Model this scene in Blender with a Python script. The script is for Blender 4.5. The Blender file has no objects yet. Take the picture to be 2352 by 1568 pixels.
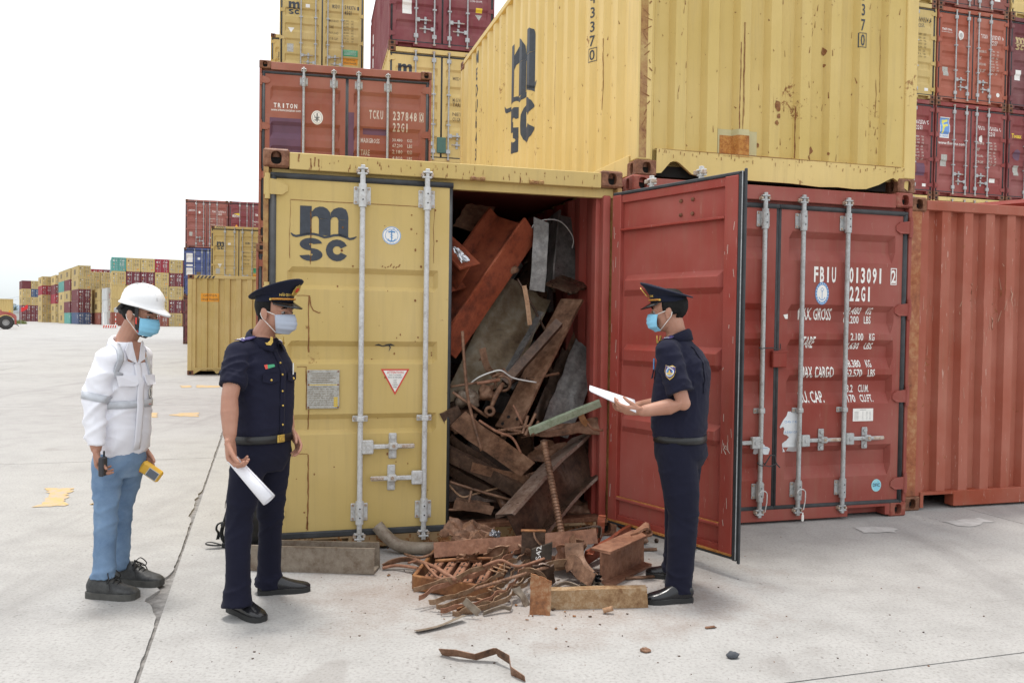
import bpy, bmesh, math, random
import numpy as np
from mathutils import Vector, Matrix, noise as mnoise
random.seed(7); np.random.seed(7)
scene = bpy.context.scene
COL = scene.collection
PI = math.pi
# ------------------------------------------------------------------ camera
PX_F, PITCH, ROLL, EYE = 1908.1, .0215, .0142, 1.504      # focal length in px of a 2352 px wide picture
FWD = Vector((0, math.cos(PITCH), -math.sin(PITCH)))
_up = Vector((0, math.sin(PITCH), math.cos(PITCH))); _rt = Vector((1, 0, 0))
RT = _rt*math.cos(ROLL) + _up*math.sin(ROLL)
UP = _up*math.cos(ROLL) - _rt*math.sin(ROLL)
cam_d = bpy.data.cameras.new('camera')
cam = bpy.data.objects.new('camera', cam_d); COL.objects.link(cam)
cam.matrix_world = Matrix(((RT.x, UP.x, -FWD.x, 0), (RT.y, UP.y, -FWD.y, 0), (RT.z, UP.z, -FWD.z, EYE), (0, 0, 0, 1)))
cam_d.sensor_width = 36; cam_d.sensor_fit = 'HORIZONTAL'; cam_d.lens = PX_F/2352*36
cam_d.clip_start = .1; cam_d.clip_end = 9000
scene.camera = cam
# ------------------------------------------------------------------ light
SUN_EL, SUN_AZ = math.radians(79), math.radians(-34)       # azimuth clockwise from +Y: behind the stacks, a little left
world = bpy.data.worlds.new('World'); scene.world = world; world.use_nodes = True
wt = world.node_tree; wt.nodes.clear()
def wn(t, **k):
    n = wt.nodes.new(t)
    for a, v in k.items(): setattr(n, a, v)
    return n
w_sky = wn('ShaderNodeTexSky', sky_type='NISHITA', sun_disc=False, sun_elevation=SUN_EL, sun_rotation=SUN_AZ)
w_sky.air_density = 1.2; w_sky.dust_density = 3.0; w_sky.altitude = 10
w_tc = wn('ShaderNodeTexCoord')
w_map = wn('ShaderNodeMapping'); w_map.inputs['Scale'].default_value = (1.3, 1.3, 4.5)
w_noise = wn('ShaderNodeTexNoise'); w_noise.inputs['Scale'].default_value = 1.6; w_noise.inputs['Detail'].default_value = 7
w_ramp = wn('ShaderNodeValToRGB')
w_ramp.color_ramp.elements[0].position = .34; w_ramp.color_ramp.elements[0].color = (.72, .72, .72, 1)
w_ramp.color_ramp.elements[1].position = .62; w_ramp.color_ramp.elements[1].color = (.97, .97, .97, 1)
w_mix = wn('ShaderNodeMix', data_type='RGBA')
w_mix.inputs['B'].default_value = (6.3, 6.4, 6.5, 1)       # bright thin overcast over the blue
w_bg = wn('ShaderNodeBackground'); w_bg.inputs['Strength'].default_value = .1
w_out = wn('ShaderNodeOutputWorld')
L_ = wt.links.new
L_(w_tc.outputs['Generated'], w_map.inputs['Vector']); L_(w_map.outputs['Vector'], w_noise.inputs['Vector'])
L_(w_noise.outputs['Fac'], w_ramp.inputs['Fac']); L_(w_ramp.outputs['Color'], w_mix.inputs['Factor'])
w_sep = wn('ShaderNodeSeparateXYZ'); w_hz = wn('ShaderNodeMapRange', interpolation_type='SMOOTHSTEP')   # the cloud thins to pale blue air low down
w_hz.inputs['From Min'].default_value = -.02; w_hz.inputs['From Max'].default_value = .22
w_cl = wn('ShaderNodeMix', data_type='RGBA'); w_cl.inputs['A'].default_value = (3.75, 4.05, 4.2, 1); w_cl.inputs['B'].default_value = (6.3, 6.4, 6.5, 1)
L_(w_tc.outputs['Generated'], w_sep.inputs['Vector']); L_(w_sep.outputs['Z'], w_hz.inputs['Value']); L_(w_hz.outputs['Result'], w_cl.inputs['Factor']); L_(w_cl.outputs['Result'], w_mix.inputs['B'])
L_(w_sky.outputs['Color'], w_mix.inputs['A']); L_(w_mix.outputs['Result'], w_bg.inputs['Color'])
L_(w_bg.outputs['Background'], w_out.inputs['Surface'])
sun_d = bpy.data.lights.new('sun', 'SUN'); sun_d.energy = 1.15; sun_d.angle = math.radians(10); sun_d.color = (1, .96, .9)
sun = bpy.data.objects.new('sun', sun_d); COL.objects.link(sun)
_sd = Vector((math.sin(SUN_AZ)*math.cos(SUN_EL), math.cos(SUN_AZ)*math.cos(SUN_EL), math.sin(SUN_EL)))
sun.rotation_euler = _sd.to_track_quat('Z', 'Y').to_euler()
vs = scene.view_settings
vs.view_transform = 'Standard'; vs.look = 'None'; vs.exposure = 1.27; vs.gamma = 1.0; vs.use_curve_mapping = False
scene.render.engine = 'CYCLES'
scene.cycles.max_bounces = 8; scene.cycles.diffuse_bounces = 4
try: scene.cycles.use_denoising = True
except Exception: pass
# ------------------------------------------------------------------ where things stand
def ray(px, py): return FWD + RT*((px-1176)/PX_F) - UP*((py-784)/PX_F)
def gnd(px, py, z=0.0):
    d = ray(px, py); return Vector((0, 0, EYE)) + d*((z-EYE)/d.z)
def at(px, py, Y):
    d = ray(px, py); return Vector((0, 0, EYE)) + d*(Y/d.y)
def on_plane(px, py, p, n):
    d = ray(px, py); o = Vector((0, 0, EYE)); return o + d*((p-o).dot(n)/d.dot(n))
# ------------------------------------------------------------------ objects
def tag(o, label=None, cat=None, group=None, kind=None):
    if label: o['label'] = label
    if cat: o['category'] = cat
    if group: o['group'] = group
    if kind: o['kind'] = kind
    return o
def link(o, parent=None):
    COL.objects.link(o)
    if parent is not None: o.parent = parent
    return o
def empty(name, loc=(0, 0, 0), rz=0.0, label=None, cat=None, group=None):
    o = bpy.data.objects.new(name, None); o.location = loc; o.rotation_euler = (0, 0, rz)
    o.empty_display_size = .2
    return tag(link(o), label, cat, group)
def inst(name, mesh, parent=None, loc=None, color=None):
    o = bpy.data.objects.new(name, mesh)
    if loc is not None: o.location = loc
    if color is not None: o.color = (*color[:3], 1)
    return link(o, parent)
class MB:
    """collects faces of one mesh"""
    def __init__(s): s.v = []; s.f = []; s.m = []; s.M = None
    def add(s, vs, fs, mi=0):
        b = len(s.v)
        if s.M is not None: vs = [s.M @ Vector(p) for p in vs]
        s.v += [tuple(p) for p in vs]
        for f in fs: s.f.append(tuple(i+b for i in f)); s.m.append(mi)
        return s
    def box(s, x0, x1, y0, y1, z0, z1, mi=0, c=0.0):
        if x0 > x1: x0, x1 = x1, x0
        if y0 > y1: y0, y1 = y1, y0
        if z0 > z1: z0, z1 = z1, z0
        if c <= 0:
            vs = [(x, y, z) for z in (z0, z1) for y in (y0, y1) for x in (x0, x1)]
            return s.add(vs, [(0, 2, 3, 1), (4, 5, 7, 6), (0, 1, 5, 4), (2, 6, 7, 3), (0, 4, 6, 2), (1, 3, 7, 5)], mi)
        c = min(c, (x1-x0)*.45, (y1-y0)*.45, (z1-z0)*.45)
        X, Y, Z = (x0, x1), (y0, y1), (z0, z1); vs = []
        idx = {}
        for a in (0, 1):
            for b in (0, 1):
                for d in (0, 1):
                    sx, sy, sz = 1-2*a, 1-2*b, 1-2*d
                    idx[a, b, d, 0] = len(vs); vs.append((X[a], Y[b]+sy*c, Z[d]+sz*c))
                    idx[a, b, d, 1] = len(vs); vs.append((X[a]+sx*c, Y[b], Z[d]+sz*c))
                    idx[a, b, d, 2] = len(vs); vs.append((X[a]+sx*c, Y[b]+sy*c, Z[d]))
        fs = []
        for a in (0, 1):
            q = [idx[a, 0, 0, 0], idx[a, 1, 0, 0], idx[a, 1, 1, 0], idx[a, 0, 1, 0]]; fs.append(q if a else q[::-1])
            q = [idx[0, a, 0, 1], idx[0, a, 1, 1], idx[1, a, 1, 1], idx[1, a, 0, 1]]; fs.append(q if a else q[::-1])
            q = [idx[0, 0, a, 2], idx[1, 0, a, 2], idx[1, 1, a, 2], idx[0, 1, a, 2]]; fs.append(q if a else q[::-1])
        for a in (0, 1):
            for b in (0, 1):
                fs.append((idx[a, b, 0, 0], idx[a, b, 0, 1], idx[a, b, 1, 1], idx[a, b, 1, 0]))
                fs.append((idx[a, 0, b, 0], idx[a, 0, b, 2], idx[a, 1, b, 2], idx[a, 1, b, 0]))
                fs.append((idx[0, a, b, 1], idx[0, a, b, 2], idx[1, a, b, 2], idx[1, a, b, 1]))
        for k in [(a, b, d) for a in (0, 1) for b in (0, 1) for d in (0, 1)]:
            fs.append((idx[k+(0,)], idx[k+(1,)], idx[k+(2,)]))
        return s.add(vs, fs, mi)
    def quad(s, a, b, c, d, mi=0): return s.add([a, b, c, d], [(0, 1, 2, 3)], mi)
    def poly(s, pts, mi=0): return s.add(pts, [tuple(range(len(pts)))], mi)
    def prism(s, pts, vec, mi=0, caps=True):
        n = len(pts); vec = Vector(vec)
        vs = [Vector(p) for p in pts] + [Vector(p)+vec for p in pts]
        fs = [(i, (i+1) % n, n+(i+1) % n, n+i) for i in range(n)]
        if caps: fs += [tuple(range(n))[::-1], tuple(range(n, 2*n))]
        return s.add(vs, fs, mi)
    def tube(s, path, r, n=10, mi=0, caps=True, closed=False, flat=1.0, upv=None):
        P = [Vector(p) for p in path]; N = len(P)
        R = r if hasattr(r, '__len__') else [r]*N
        vs = []; fs = []; prev = None
        for i, p in enumerate(P):
            t = (P[(i+1) % N]-P[i-1]) if closed else (P[min(i+1, N-1)]-P[max(i-1, 0)])
            if t.length < 1e-9: t = Vector((0, 0, 1))
            t.normalize()
            if prev is None:
                u = Vector(upv) if upv is not None else (Vector((0, 0, 1)) if abs(t.z) < .9 else Vector((1, 0, 0)))
            else: u = prev
            u = u - t*u.dot(t)
            if u.length < 1e-6: u = t.orthogonal()
            u.normalize(); prev = u; w = t.cross(u)
            for k in range(n):
                a = 2*PI*k/n
                vs.append(p + u*(math.cos(a)*R[i]*flat) + w*(math.sin(a)*R[i]))
        last = N if closed else N-1
        for i in range(last):
            j = (i+1) % N
            for k in range(n):
                k2 = (k+1) % n; fs.append((i*n+k, i*n+k2, j*n+k2, j*n+k))
        if caps and not closed: fs += [tuple(range(n))[::-1], tuple(range((N-1)*n, N*n))]
        return s.add(vs, fs, mi)
    def cyl(s, a, b, r, n=12, mi=0): return s.tube([a, b], r, n, mi)
    def ball(s, c, rx, ry=None, rz=None, nu=14, nv=9, mi=0, rot=None):
        ry = rx if ry is None else ry; rz = rx if rz is None else rz
        c = Vector(c); vs = []; fs = []
        for j in range(nv+1):
            th = PI*j/nv
            for i in range(nu):
                ph = 2*PI*i/nu
                p = Vector((rx*math.sin(th)*math.cos(ph), ry*math.sin(th)*math.sin(ph), rz*math.cos(th)))
                vs.append(c + (rot @ p if rot is not None else p))
        for j in range(nv):
            for i in range(nu):
                i2 = (i+1) % nu; fs.append((j*nu+i, (j+1)*nu+i, (j+1)*nu+i2, j*nu+i2))
        return s.add(vs, fs, mi)
    def lathe(s, prof, c=(0, 0, 0), n=24, mi=0, sx=1.0, sy=1.0, rot=None, close=True):
        c = Vector(c); vs = []; fs = []
        for r, z in prof:
            for i in range(n):
                p = Vector((r*math.cos(2*PI*i/n)*sx, r*math.sin(2*PI*i/n)*sy, z))
                vs.append(c + (rot @ p if rot is not None else p))
        for j in range(len(prof)-1):
            for i in range(n):
                i2 = (i+1) % n; fs.append((j*n+i, j*n+i2, (j+1)*n+i2, (j+1)*n+i))
        if close: fs += [tuple(range(n))[::-1], tuple(range((len(prof)-1)*n, len(prof)*n))]
        return s.add(vs, fs, mi)
    def grid(s, rows, mi=0, closed=False):
        nr, nc = len(rows), len(rows[0]); vs = [p for r in rows for p in r]; fs = []
        for j in range(nr-1):
            for i in range(nc if closed else nc-1):
                i2 = (i+1) % nc; fs.append((j*nc+i, j*nc+i2, (j+1)*nc+i2, (j+1)*nc+i))
        return s.add(vs, fs, mi)
    def mesh(s, name, mats, smooth=False):
        me = bpy.data.meshes.new(name); me.from_pydata(s.v, [], s.f)
        for m in (mats if isinstance(mats, (list, tuple)) else [mats]): me.materials.append(m)
        me.polygons.foreach_set('material_index', s.m)
        if smooth: me.polygons.foreach_set('use_smooth', [True]*len(s.f))
        me.update(); return me
    def build(s, name, mats, parent=None, smooth=False, color=None, loc=None, fix=False):
        me = s.mesh(name, mats, smooth)
        if fix:
            bm = bmesh.new(); bm.from_mesh(me); bmesh.ops.recalc_face_normals(bm, faces=bm.faces); bm.to_mesh(me); bm.free()
        return inst(name, me, parent, loc, color)
def auto_smooth(me, ang=40):
    """smooth faces, hard edges kept sharp"""
    bm = bmesh.new(); bm.from_mesh(me); ca = math.radians(ang)
    for f in bm.faces: f.smooth = True
    for e in bm.edges: e.smooth = not (len(e.link_faces) != 2 or e.calc_face_angle(0) > ca)
    bm.to_mesh(me); bm.free()
# ------------------------------------------------------------------ materials
class NT:
    def __init__(s, name):
        s.mat = bpy.data.materials.new(name); s.mat.use_nodes = True; s.t = s.mat.node_tree; s.t.nodes.clear()
        s.out = s.n('ShaderNodeOutputMaterial'); s.b = s.n('ShaderNodeBsdfPrincipled')
        s.l(s.b.outputs[0], s.out.inputs['Surface'])
    def n(s, t, **k):
        n = s.t.nodes.new(t)
        for a, v in k.items(): setattr(n, a, v)
        return n
    def l(s, a, b): s.t.links.new(a, b)
    def put(s, sock, v):
        if hasattr(v, 'is_output'): s.l(v, sock)
        elif isinstance(v, (tuple, list)) and len(v) == 3 and sock.type == 'RGBA': sock.default_value = (*v, 1)
        else: sock.default_value = v
    def coord(s, kind='Object', scale=(1, 1, 1), loc=(0, 0, 0), rnd=True):
        tc = s.n('ShaderNodeTexCoord'); mp = s.n('ShaderNodeMapping'); mp.inputs['Scale'].default_value = scale; mp.inputs['Location'].default_value = loc
        src = tc.outputs[kind]
        if rnd:
            oi = s.n('ShaderNodeObjectInfo'); m = s.n('ShaderNodeMath', operation='MULTIPLY'); s.l(oi.outputs['Random'], m.inputs[0]); m.inputs[1].default_value = 37.0
            v = s.n('ShaderNodeVectorMath', operation='ADD'); s.l(src, v.inputs[0]); s.l(m.outputs[0], v.inputs[1]); src = v.outputs[0]
        s.l(src, mp.inputs['Vector']); return mp.outputs[0]
    def noise(s, vec, scale, detail=4, rough=.55, dist=0.0):
        n = s.n('ShaderNodeTexNoise'); s.l(vec, n.inputs['Vector']); n.inputs['Scale'].default_value = scale
        n.inputs['Detail'].default_value = detail; n.inputs['Roughness'].default_value = rough; n.inputs['Distortion'].default_value = dist
        return n.outputs['Fac']
    def ramp(s, fac, *stops):
        r = s.n('ShaderNodeValToRGB'); s.l(fac, r.inputs['Fac']); e = r.color_ramp.elements
        while len(e) < len(stops): e.new(.5)
        for el, (p, c) in zip(e, stops):
            el.position = p; el.color = (*c, 1) if hasattr(c, '__len__') else (c, c, c, 1)
        return r.outputs['Color']
    def mix(s, fac, a, b, blend='MIX'):
        m = s.n('ShaderNodeMix', data_type='RGBA', blend_type=blend)
        s.put(m.inputs['Factor'], fac); s.put(m.inputs['A'], a); s.put(m.inputs['B'], b); return m.outputs['Result']
    def math(s, op, a, b=0.0):
        m = s.n('ShaderNodeMath', operation=op); s.put(m.inputs[0], a); s.put(m.inputs[1], b); return m.outputs[0]
    def bump(s, h, strength=.2, dist=.01):
        b = s.n('ShaderNodeBump'); s.l(h, b.inputs['Height']); b.inputs['Strength'].default_value = strength; b.inputs['Distance'].default_value = dist
        s.l(b.outputs['Normal'], s.b.inputs['Normal'])
    def fin(s, col=None, rough=None, metal=None, spec=None):
        if col is not None: s.put(s.b.inputs['Base Color'], col)
        if rough is not None: s.put(s.b.inputs['Roughness'], rough)
        if metal is not None: s.put(s.b.inputs['Metallic'], metal)
        if spec is not None: s.put(s.b.inputs['Specular IOR Level'], spec)
        return s.mat
def m_plain(name, col, rough=.6, metal=0.0, var=.12, scale=8.0, bump=0.0, spec=None):
    t = NT(name); v = t.coord(); n = t.noise(v, scale, 5)
    c = t.mix(t.ramp(n, (.3, 0.), (.7, 1.)), tuple(x*(1-var) for x in col), tuple(min(1, x*(1+var)) for x in col))
    if bump: t.bump(n, bump)
    return t.fin(c, rough, metal, spec)
RUST = ((.10, .035, .016), (.22, .085, .03), (.34, .15, .055))
def m_paint(name, col=None, rust=.5, streak=.5, fade=.14, rough=.5, scuff=.0):
    """container paint; col None takes the object's colour. rust 0..1"""
    t = NT(name); v = t.coord(); vz = t.coord(scale=(9, 9, .55))
    if col is None: base = t.n('ShaderNodeObjectInfo').outputs['Color']
    else: base = col
    big = t.noise(v, 1.1, 4, .6)
    c = t.mix(t.ramp(big, (.3, 0.), (.75, 1.)), t.mix(fade, base, (.03, .02, .015)), t.mix(fade*.75, base, (.9, .84, .74)))
    st = t.noise(vz, 2.2, 5, .65)
    c = t.mix(t.math('MULTIPLY', t.ramp(st, (.5, 0.), (.8, 1.)), .22), c, (.25, .18, .11))
    fine = t.noise(v, 15, 7, .72, .6); pat = t.noise(v, 2.6, 3, .5)
    k = t.ramp(t.math('ADD', t.math('MULTIPLY', fine, .62), t.math('MULTIPLY', pat, .38)), (.655-.07*rust, 0.), (.69-.07*rust, 1.))
    sr = t.noise(t.coord(scale=(26, 26, .8), loc=(3, 5, 1)), 1.6, 5, .7)
    sk = t.math('MULTIPLY', t.ramp(sr, (.69-.05*streak, 0.), (.76-.05*streak, 1.)), t.ramp(pat, (.45, 0.), (.62, 1.)))
    k = t.math('MINIMUM', t.math('ADD', t.math('MULTIPLY', k, min(1, rust*1.4)), t.math('MULTIPLY', sk, streak)), 1.0)
    rc = t.ramp(t.noise(v, 40, 4, .7), (.3, RUST[0]), (.5, RUST[1]), (.72, RUST[2]))
    c = t.mix(k, c, rc)
    if scuff:
        sc = t.noise(t.coord(scale=(30, 30, 3), loc=(7, 1, 2)), 1.7, 6, .75)
        c = t.mix(t.math('MULTIPLY', t.ramp(sc, (.64, 0.), (.68, 1.)), scuff), c, t.mix(.55, base, (.85, .75, .65)))
    t.bump(t.math('ADD', t.math('MULTIPLY', fine, .5), t.math('MULTIPLY', big, 1.2)), .12, .02)
    return t.fin(c, t.math('ADD', t.math('MULTIPLY', k, .3), rough+.06), 0.0, .24)
def m_metal(name, dark, mid, light, rough=.65, metal=.25, scale=7., bump=.35, gloss=0.0):
    """scrap steel in three tones"""
    t = NT(name); v = t.coord()
    a = t.noise(v, scale, 8, .68, .5); b = t.noise(v, scale*4.3, 8, .72)
    f = t.math('ADD', t.math('MULTIPLY', a, .5), t.math('MULTIPLY', b, .5))
    c = t.ramp(f, (.36, dark), (.5, mid), (.64, light))
    t.bump(f, bump, .012)
    r = t.ramp(t.noise(v, scale*.8, 5), (.35, max(.12, rough-.25-gloss)), (.65, min(1, rough+.2)))
    return t.fin(c, r, metal, .4)
YEL = (.58, .42, .145); YEL2 = (.69, .505, .185); RED = (.27, .04, .03); ORANGE = (.33, .09, .045); MAROON = (.17, .025, .03)
M = {}
M['paint'] = m_paint('container_paint', None, .28, .4)
M['paint_far'] = m_plain('far_container_paint', (.3, .3, .3), .6)
_t = NT('distant_container_paint'); _c = _t.n('ShaderNodeObjectInfo').outputs['Color']
_n = _t.noise(_t.coord(scale=(1, 1, .25)), .9, 5, .65)
_t.fin(_t.mix(_t.ramp(_n, (.35, 0.), (.7, .3)), _c, (.22, .13, .08)), .6, 0, .3); M['paint_far'] = _t.mat
M['yellow'] = m_paint('yellow_container_paint', YEL, .5, .6, .10)
M['yellow_pale'] = m_paint('pale_yellow_container_paint', YEL2, .55, .75, .10)
M['yellow_rusty'] = m_paint('rust_streaked_yellow_paint', YEL, 1.0, 1.0, .16)
M['red'] = m_paint('red_container_paint', (.265, .031, .019), .35, .4, .14, .45, .25)
M['red_in'] = m_paint('red_door_paint', (.33, .030, .017), .42, .3, .14, .42, .4)
M['brick'] = m_paint('brick_red_container_paint', (.34, .062, .026), .5, .55, .16, .5, .8)
M['casting'] = m_metal('rusty_casting', (.08, .03, .02), (.2, .085, .045), (.33, .17, .10), .75, .05, 9)
M['casting_red'] = m_metal('red_painted_casting', (.12, .03, .02), (.26, .06, .04), (.3, .12, .08), .7, .0, 6)
M['post_red'] = m_metal('rusty_red_post', (.18, .055, .025), (.34, .115, .05), (.45, .25, .12), .75, 0, 5)
M['post_rust'] = m_metal('rusty_yellow_post', (.18, .065, .03), (.36, .20, .075), (.47, .33, .12), .75, 0, 5)
M['gasket'] = m_plain('black_rubber_gasket', (.035, .037, .04), .65, 0, .35, 12, .1)
M['galv'] = m_metal('galvanised_steel', (.28, .27, .26), (.42, .43, .43), (.52, .53, .53), .5, .3, 14, .1)
M['galv_white'] = m_metal('white_painted_steel', (.36, .33, .29), (.55, .55, .54), (.66, .66, .66), .5, .05, 12, .12)
M['galv_rust'] = m_metal('rusted_cam_steel', (.2, .09, .05), (.42, .32, .24), (.6, .57, .52), .6, .1, 26, .2)
M['black_print'] = m_plain('dark_grey_print', (.035, .042, .055), .55, 0, .2, 30)
M['brown_print'] = m_plain('faded_brown_print', (.16, .11, .05), .6, 0, .3, 30)
M['white_print'] = m_plain('white_print', (.78, .76, .72), .55, 0, .06, 30)
M['cream_print'] = m_plain('faded_white_print', (.62, .55, .48), .6, 0, .15, 30)
M['red_print'] = m_plain('red_print', (.62, .06, .04), .55)
M['blue_print'] = m_plain('blue_print', (.10, .27, .52), .55)
M['yellow_print'] = m_plain('yellow_print', (.75, .52, .03), .55)
M['orange_print'] = m_plain('orange_print', (.78, .33, .02), .55)
M['green_print'] = m_plain('green_print', (.05, .33, .16), .55)
M['grey_plate'] = m_metal('dirty_data_plate', (.24, .21, .17), (.42, .41, .37), (.52, .51, .48), .5, .1, 30, .1)
M['dark'] = m_plain('black_void', (.012, .011, .01), .9)
M['purple_print'] = m_plain('faded_purple_overpaint', (.13, .055, .095), .6, 0, .2, 3)
M['rust_mark'] = m_metal('rust_mark', (.13, .045, .018), (.24, .10, .035), (.33, .19, .06), .85, 0, 40, .1)
M['rust_patch'] = m_metal('orange_rust_patch', (.22, .075, .02), (.42, .17, .04), (.56, .3, .08), .85, 0, 16, .3)
# ------------------------------------------------------------------ flat print
_txt = {}
def text_mesh(s, bold=0.0, res=3):
    k = (s, bold, res)
    if k not in _txt:
        c = bpy.data.curves.new('t', 'FONT'); c.body = s; c.resolution_u = res; c.offset = bold
        o = bpy.data.objects.new('t', c); COL.objects.link(o)
        me = bpy.data.meshes.new_from_object(o.evaluated_get(bpy.context.evaluated_depsgraph_get()))
        V = [(v.co.x, v.co.y) for v in me.vertices]; Fc = [tuple(p.vertices) for p in me.polygons]
        bpy.data.objects.remove(o); bpy.data.curves.remove(c); bpy.data.meshes.remove(me)
        _txt[k] = (V, Fc)
    return _txt[k]
class Print2D:
    """flat lettering and marks in (s, t) metres, laid on a surface"""
    def __init__(s): s.v = []; s.f = []; s.m = []; s.k = 0
    def add(s, V, Fc, mi=0):
        if s.m and s.m[-1] != mi: s.k += 1                       # a later ink lies on top of the one before
        if not hasattr(s, 'ly'): s.ly = []
        b = len(s.v); s.v += V; s.ly += [s.k*.0005]*len(V)
        for f in Fc: s.f.append(tuple(i+b for i in f)); s.m.append(mi)
    def text(s, st, x, t, h, w=None, mi=0, bold=0.0, cond=None, shear=0.0, anchor='l', res=2, vertical=False):
        if vertical:
            for i, ch in enumerate(st):
                if ch != ' ': s.text(ch, x, t-i*h*1.28, h, None, mi, bold, cond, 0, 'c', res)
            return s
        V, Fc = text_mesh(st, bold, res)
        if not V: return s
        x0 = min(p[0] for p in V); x1 = max(p[0] for p in V); capb = 0.69
        ky = h/capb; kx = (w/(x1-x0)) if w else ky*(cond or 1.0)
        wd = (x1-x0)*kx; ox = x if anchor == 'l' else (x-wd/2 if anchor == 'c' else x-wd)
        s.add([(ox+(p[0]-x0)*kx+shear*p[1]*ky, t+p[1]*ky) for p in V], Fc, mi); return s
    def mono(s, st, x, t, h, w, mi=0, bold=.03, res=2):
        """stencil-like lettering: narrow glyphs on an even pitch"""
        p = w/len(st)
        for i, ch in enumerate(st): s.text(ch, x+p*(i+.5), t, h, p*(.30 if ch in '1I' else .70), mi, bold, None, 0, 'c', res)
        return s
    def poly(s, pts, mi=0): s.add([tuple(p) for p in pts], [tuple(range(len(pts)))], mi); return s
    def rect(s, x0, x1, t0, t1, mi=0): return s.poly([(x0, t0), (x1, t0), (x1, t1), (x0, t1)], mi)
    def frame(s, x0, x1, t0, t1, w, mi=0):
        s.rect(x0, x1, t0, t0+w, mi); s.rect(x0, x1, t1-w, t1, mi); s.rect(x0, x0+w, t0+w, t1-w, mi); return s.rect(x1-w, x1, t0+w, t1-w, mi)
    def ell(s, x, t, rx, ry, mi=0, n=24): return s.poly([(x+rx*math.cos(2*PI*i/n), t+ry*math.sin(2*PI*i/n)) for i in range(n)], mi)
    def ring(s, x, t, rx, ry, w, mi=0, n=24):
        V = []
        for i in range(n):
            c, d = math.cos(2*PI*i/n), math.sin(2*PI*i/n); V += [(x+rx*c, t+ry*d), (x+(rx-w)*c, t+(ry-w)*d)]
        s.add(V, [(2*i, (2*i+2) % (2*n), (2*i+3) % (2*n), 2*i+1) for i in range(n)], mi); return s
    def stroke(s, pts, w, mi=0):
        W_ = w if hasattr(w, '__len__') else [w]*len(pts); V = []
        for i, p in enumerate(pts):
            a = Vector(pts[max(i-1, 0)]); b = Vector(pts[min(i+1, len(pts)-1)]); d = (b-a)
            d = d.normalized() if d.length > 1e-9 else Vector((1, 0)); n = Vector((-d.y, d.x))
            V += [(p[0]+n.x*W_[i]/2, p[1]+n.y*W_[i]/2), (p[0]-n.x*W_[i]/2, p[1]-n.y*W_[i]/2)]
        s.add(V, [(2*i, 2*i+1, 2*i+3, 2*i+2) for i in range(len(pts)-1)], mi); return s
    def build(s, name, mats, parent, surf, cuts_s=(), cuts_t=(), color=None):
        """surf(s, t) -> point; cut along the folds of the surface first so the print follows them"""
        bm = bmesh.new(); vs = [bm.verts.new((p[0], p[1], h)) for p, h in zip(s.v, getattr(s, 'ly', []))]
        for f, m in zip(s.f, s.m):
            try: fc = bm.faces.new([vs[i] for i in f]); fc.material_index = m
            except ValueError: pass
        if s.v:
            lo = [min(p[k] for p in s.v) for k in (0, 1)]; hi = [max(p[k] for p in s.v) for k in (0, 1)]
            for ax, cuts in ((0, cuts_s), (1, cuts_t)):
                for c in cuts:
                    if lo[ax] < c < hi[ax]:
                        co = (c, 0, 0) if ax == 0 else (0, c, 0); no = (1, 0, 0) if ax == 0 else (0, 1, 0)
                        bmesh.ops.bisect_plane(bm, geom=bm.verts[:]+bm.edges[:]+bm.faces[:], plane_co=co, plane_no=no)
        for v in bm.verts:
            a, b, h = v.co; p = surf(a, b)
            if h > 1e-6: p = p+(surf(a+.0005, b)-surf(a-.0005, b)).cross(surf(a, b+.0005)-surf(a, b-.0005)).normalized()*h
            v.co = p
        me = bpy.data.meshes.new(name); bm.to_mesh(me); bm.free()
        for m in (mats if isinstance(mats, (list, tuple)) else [mats]): me.materials.append(m)
        return inst(name, me, parent, None, color)
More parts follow.
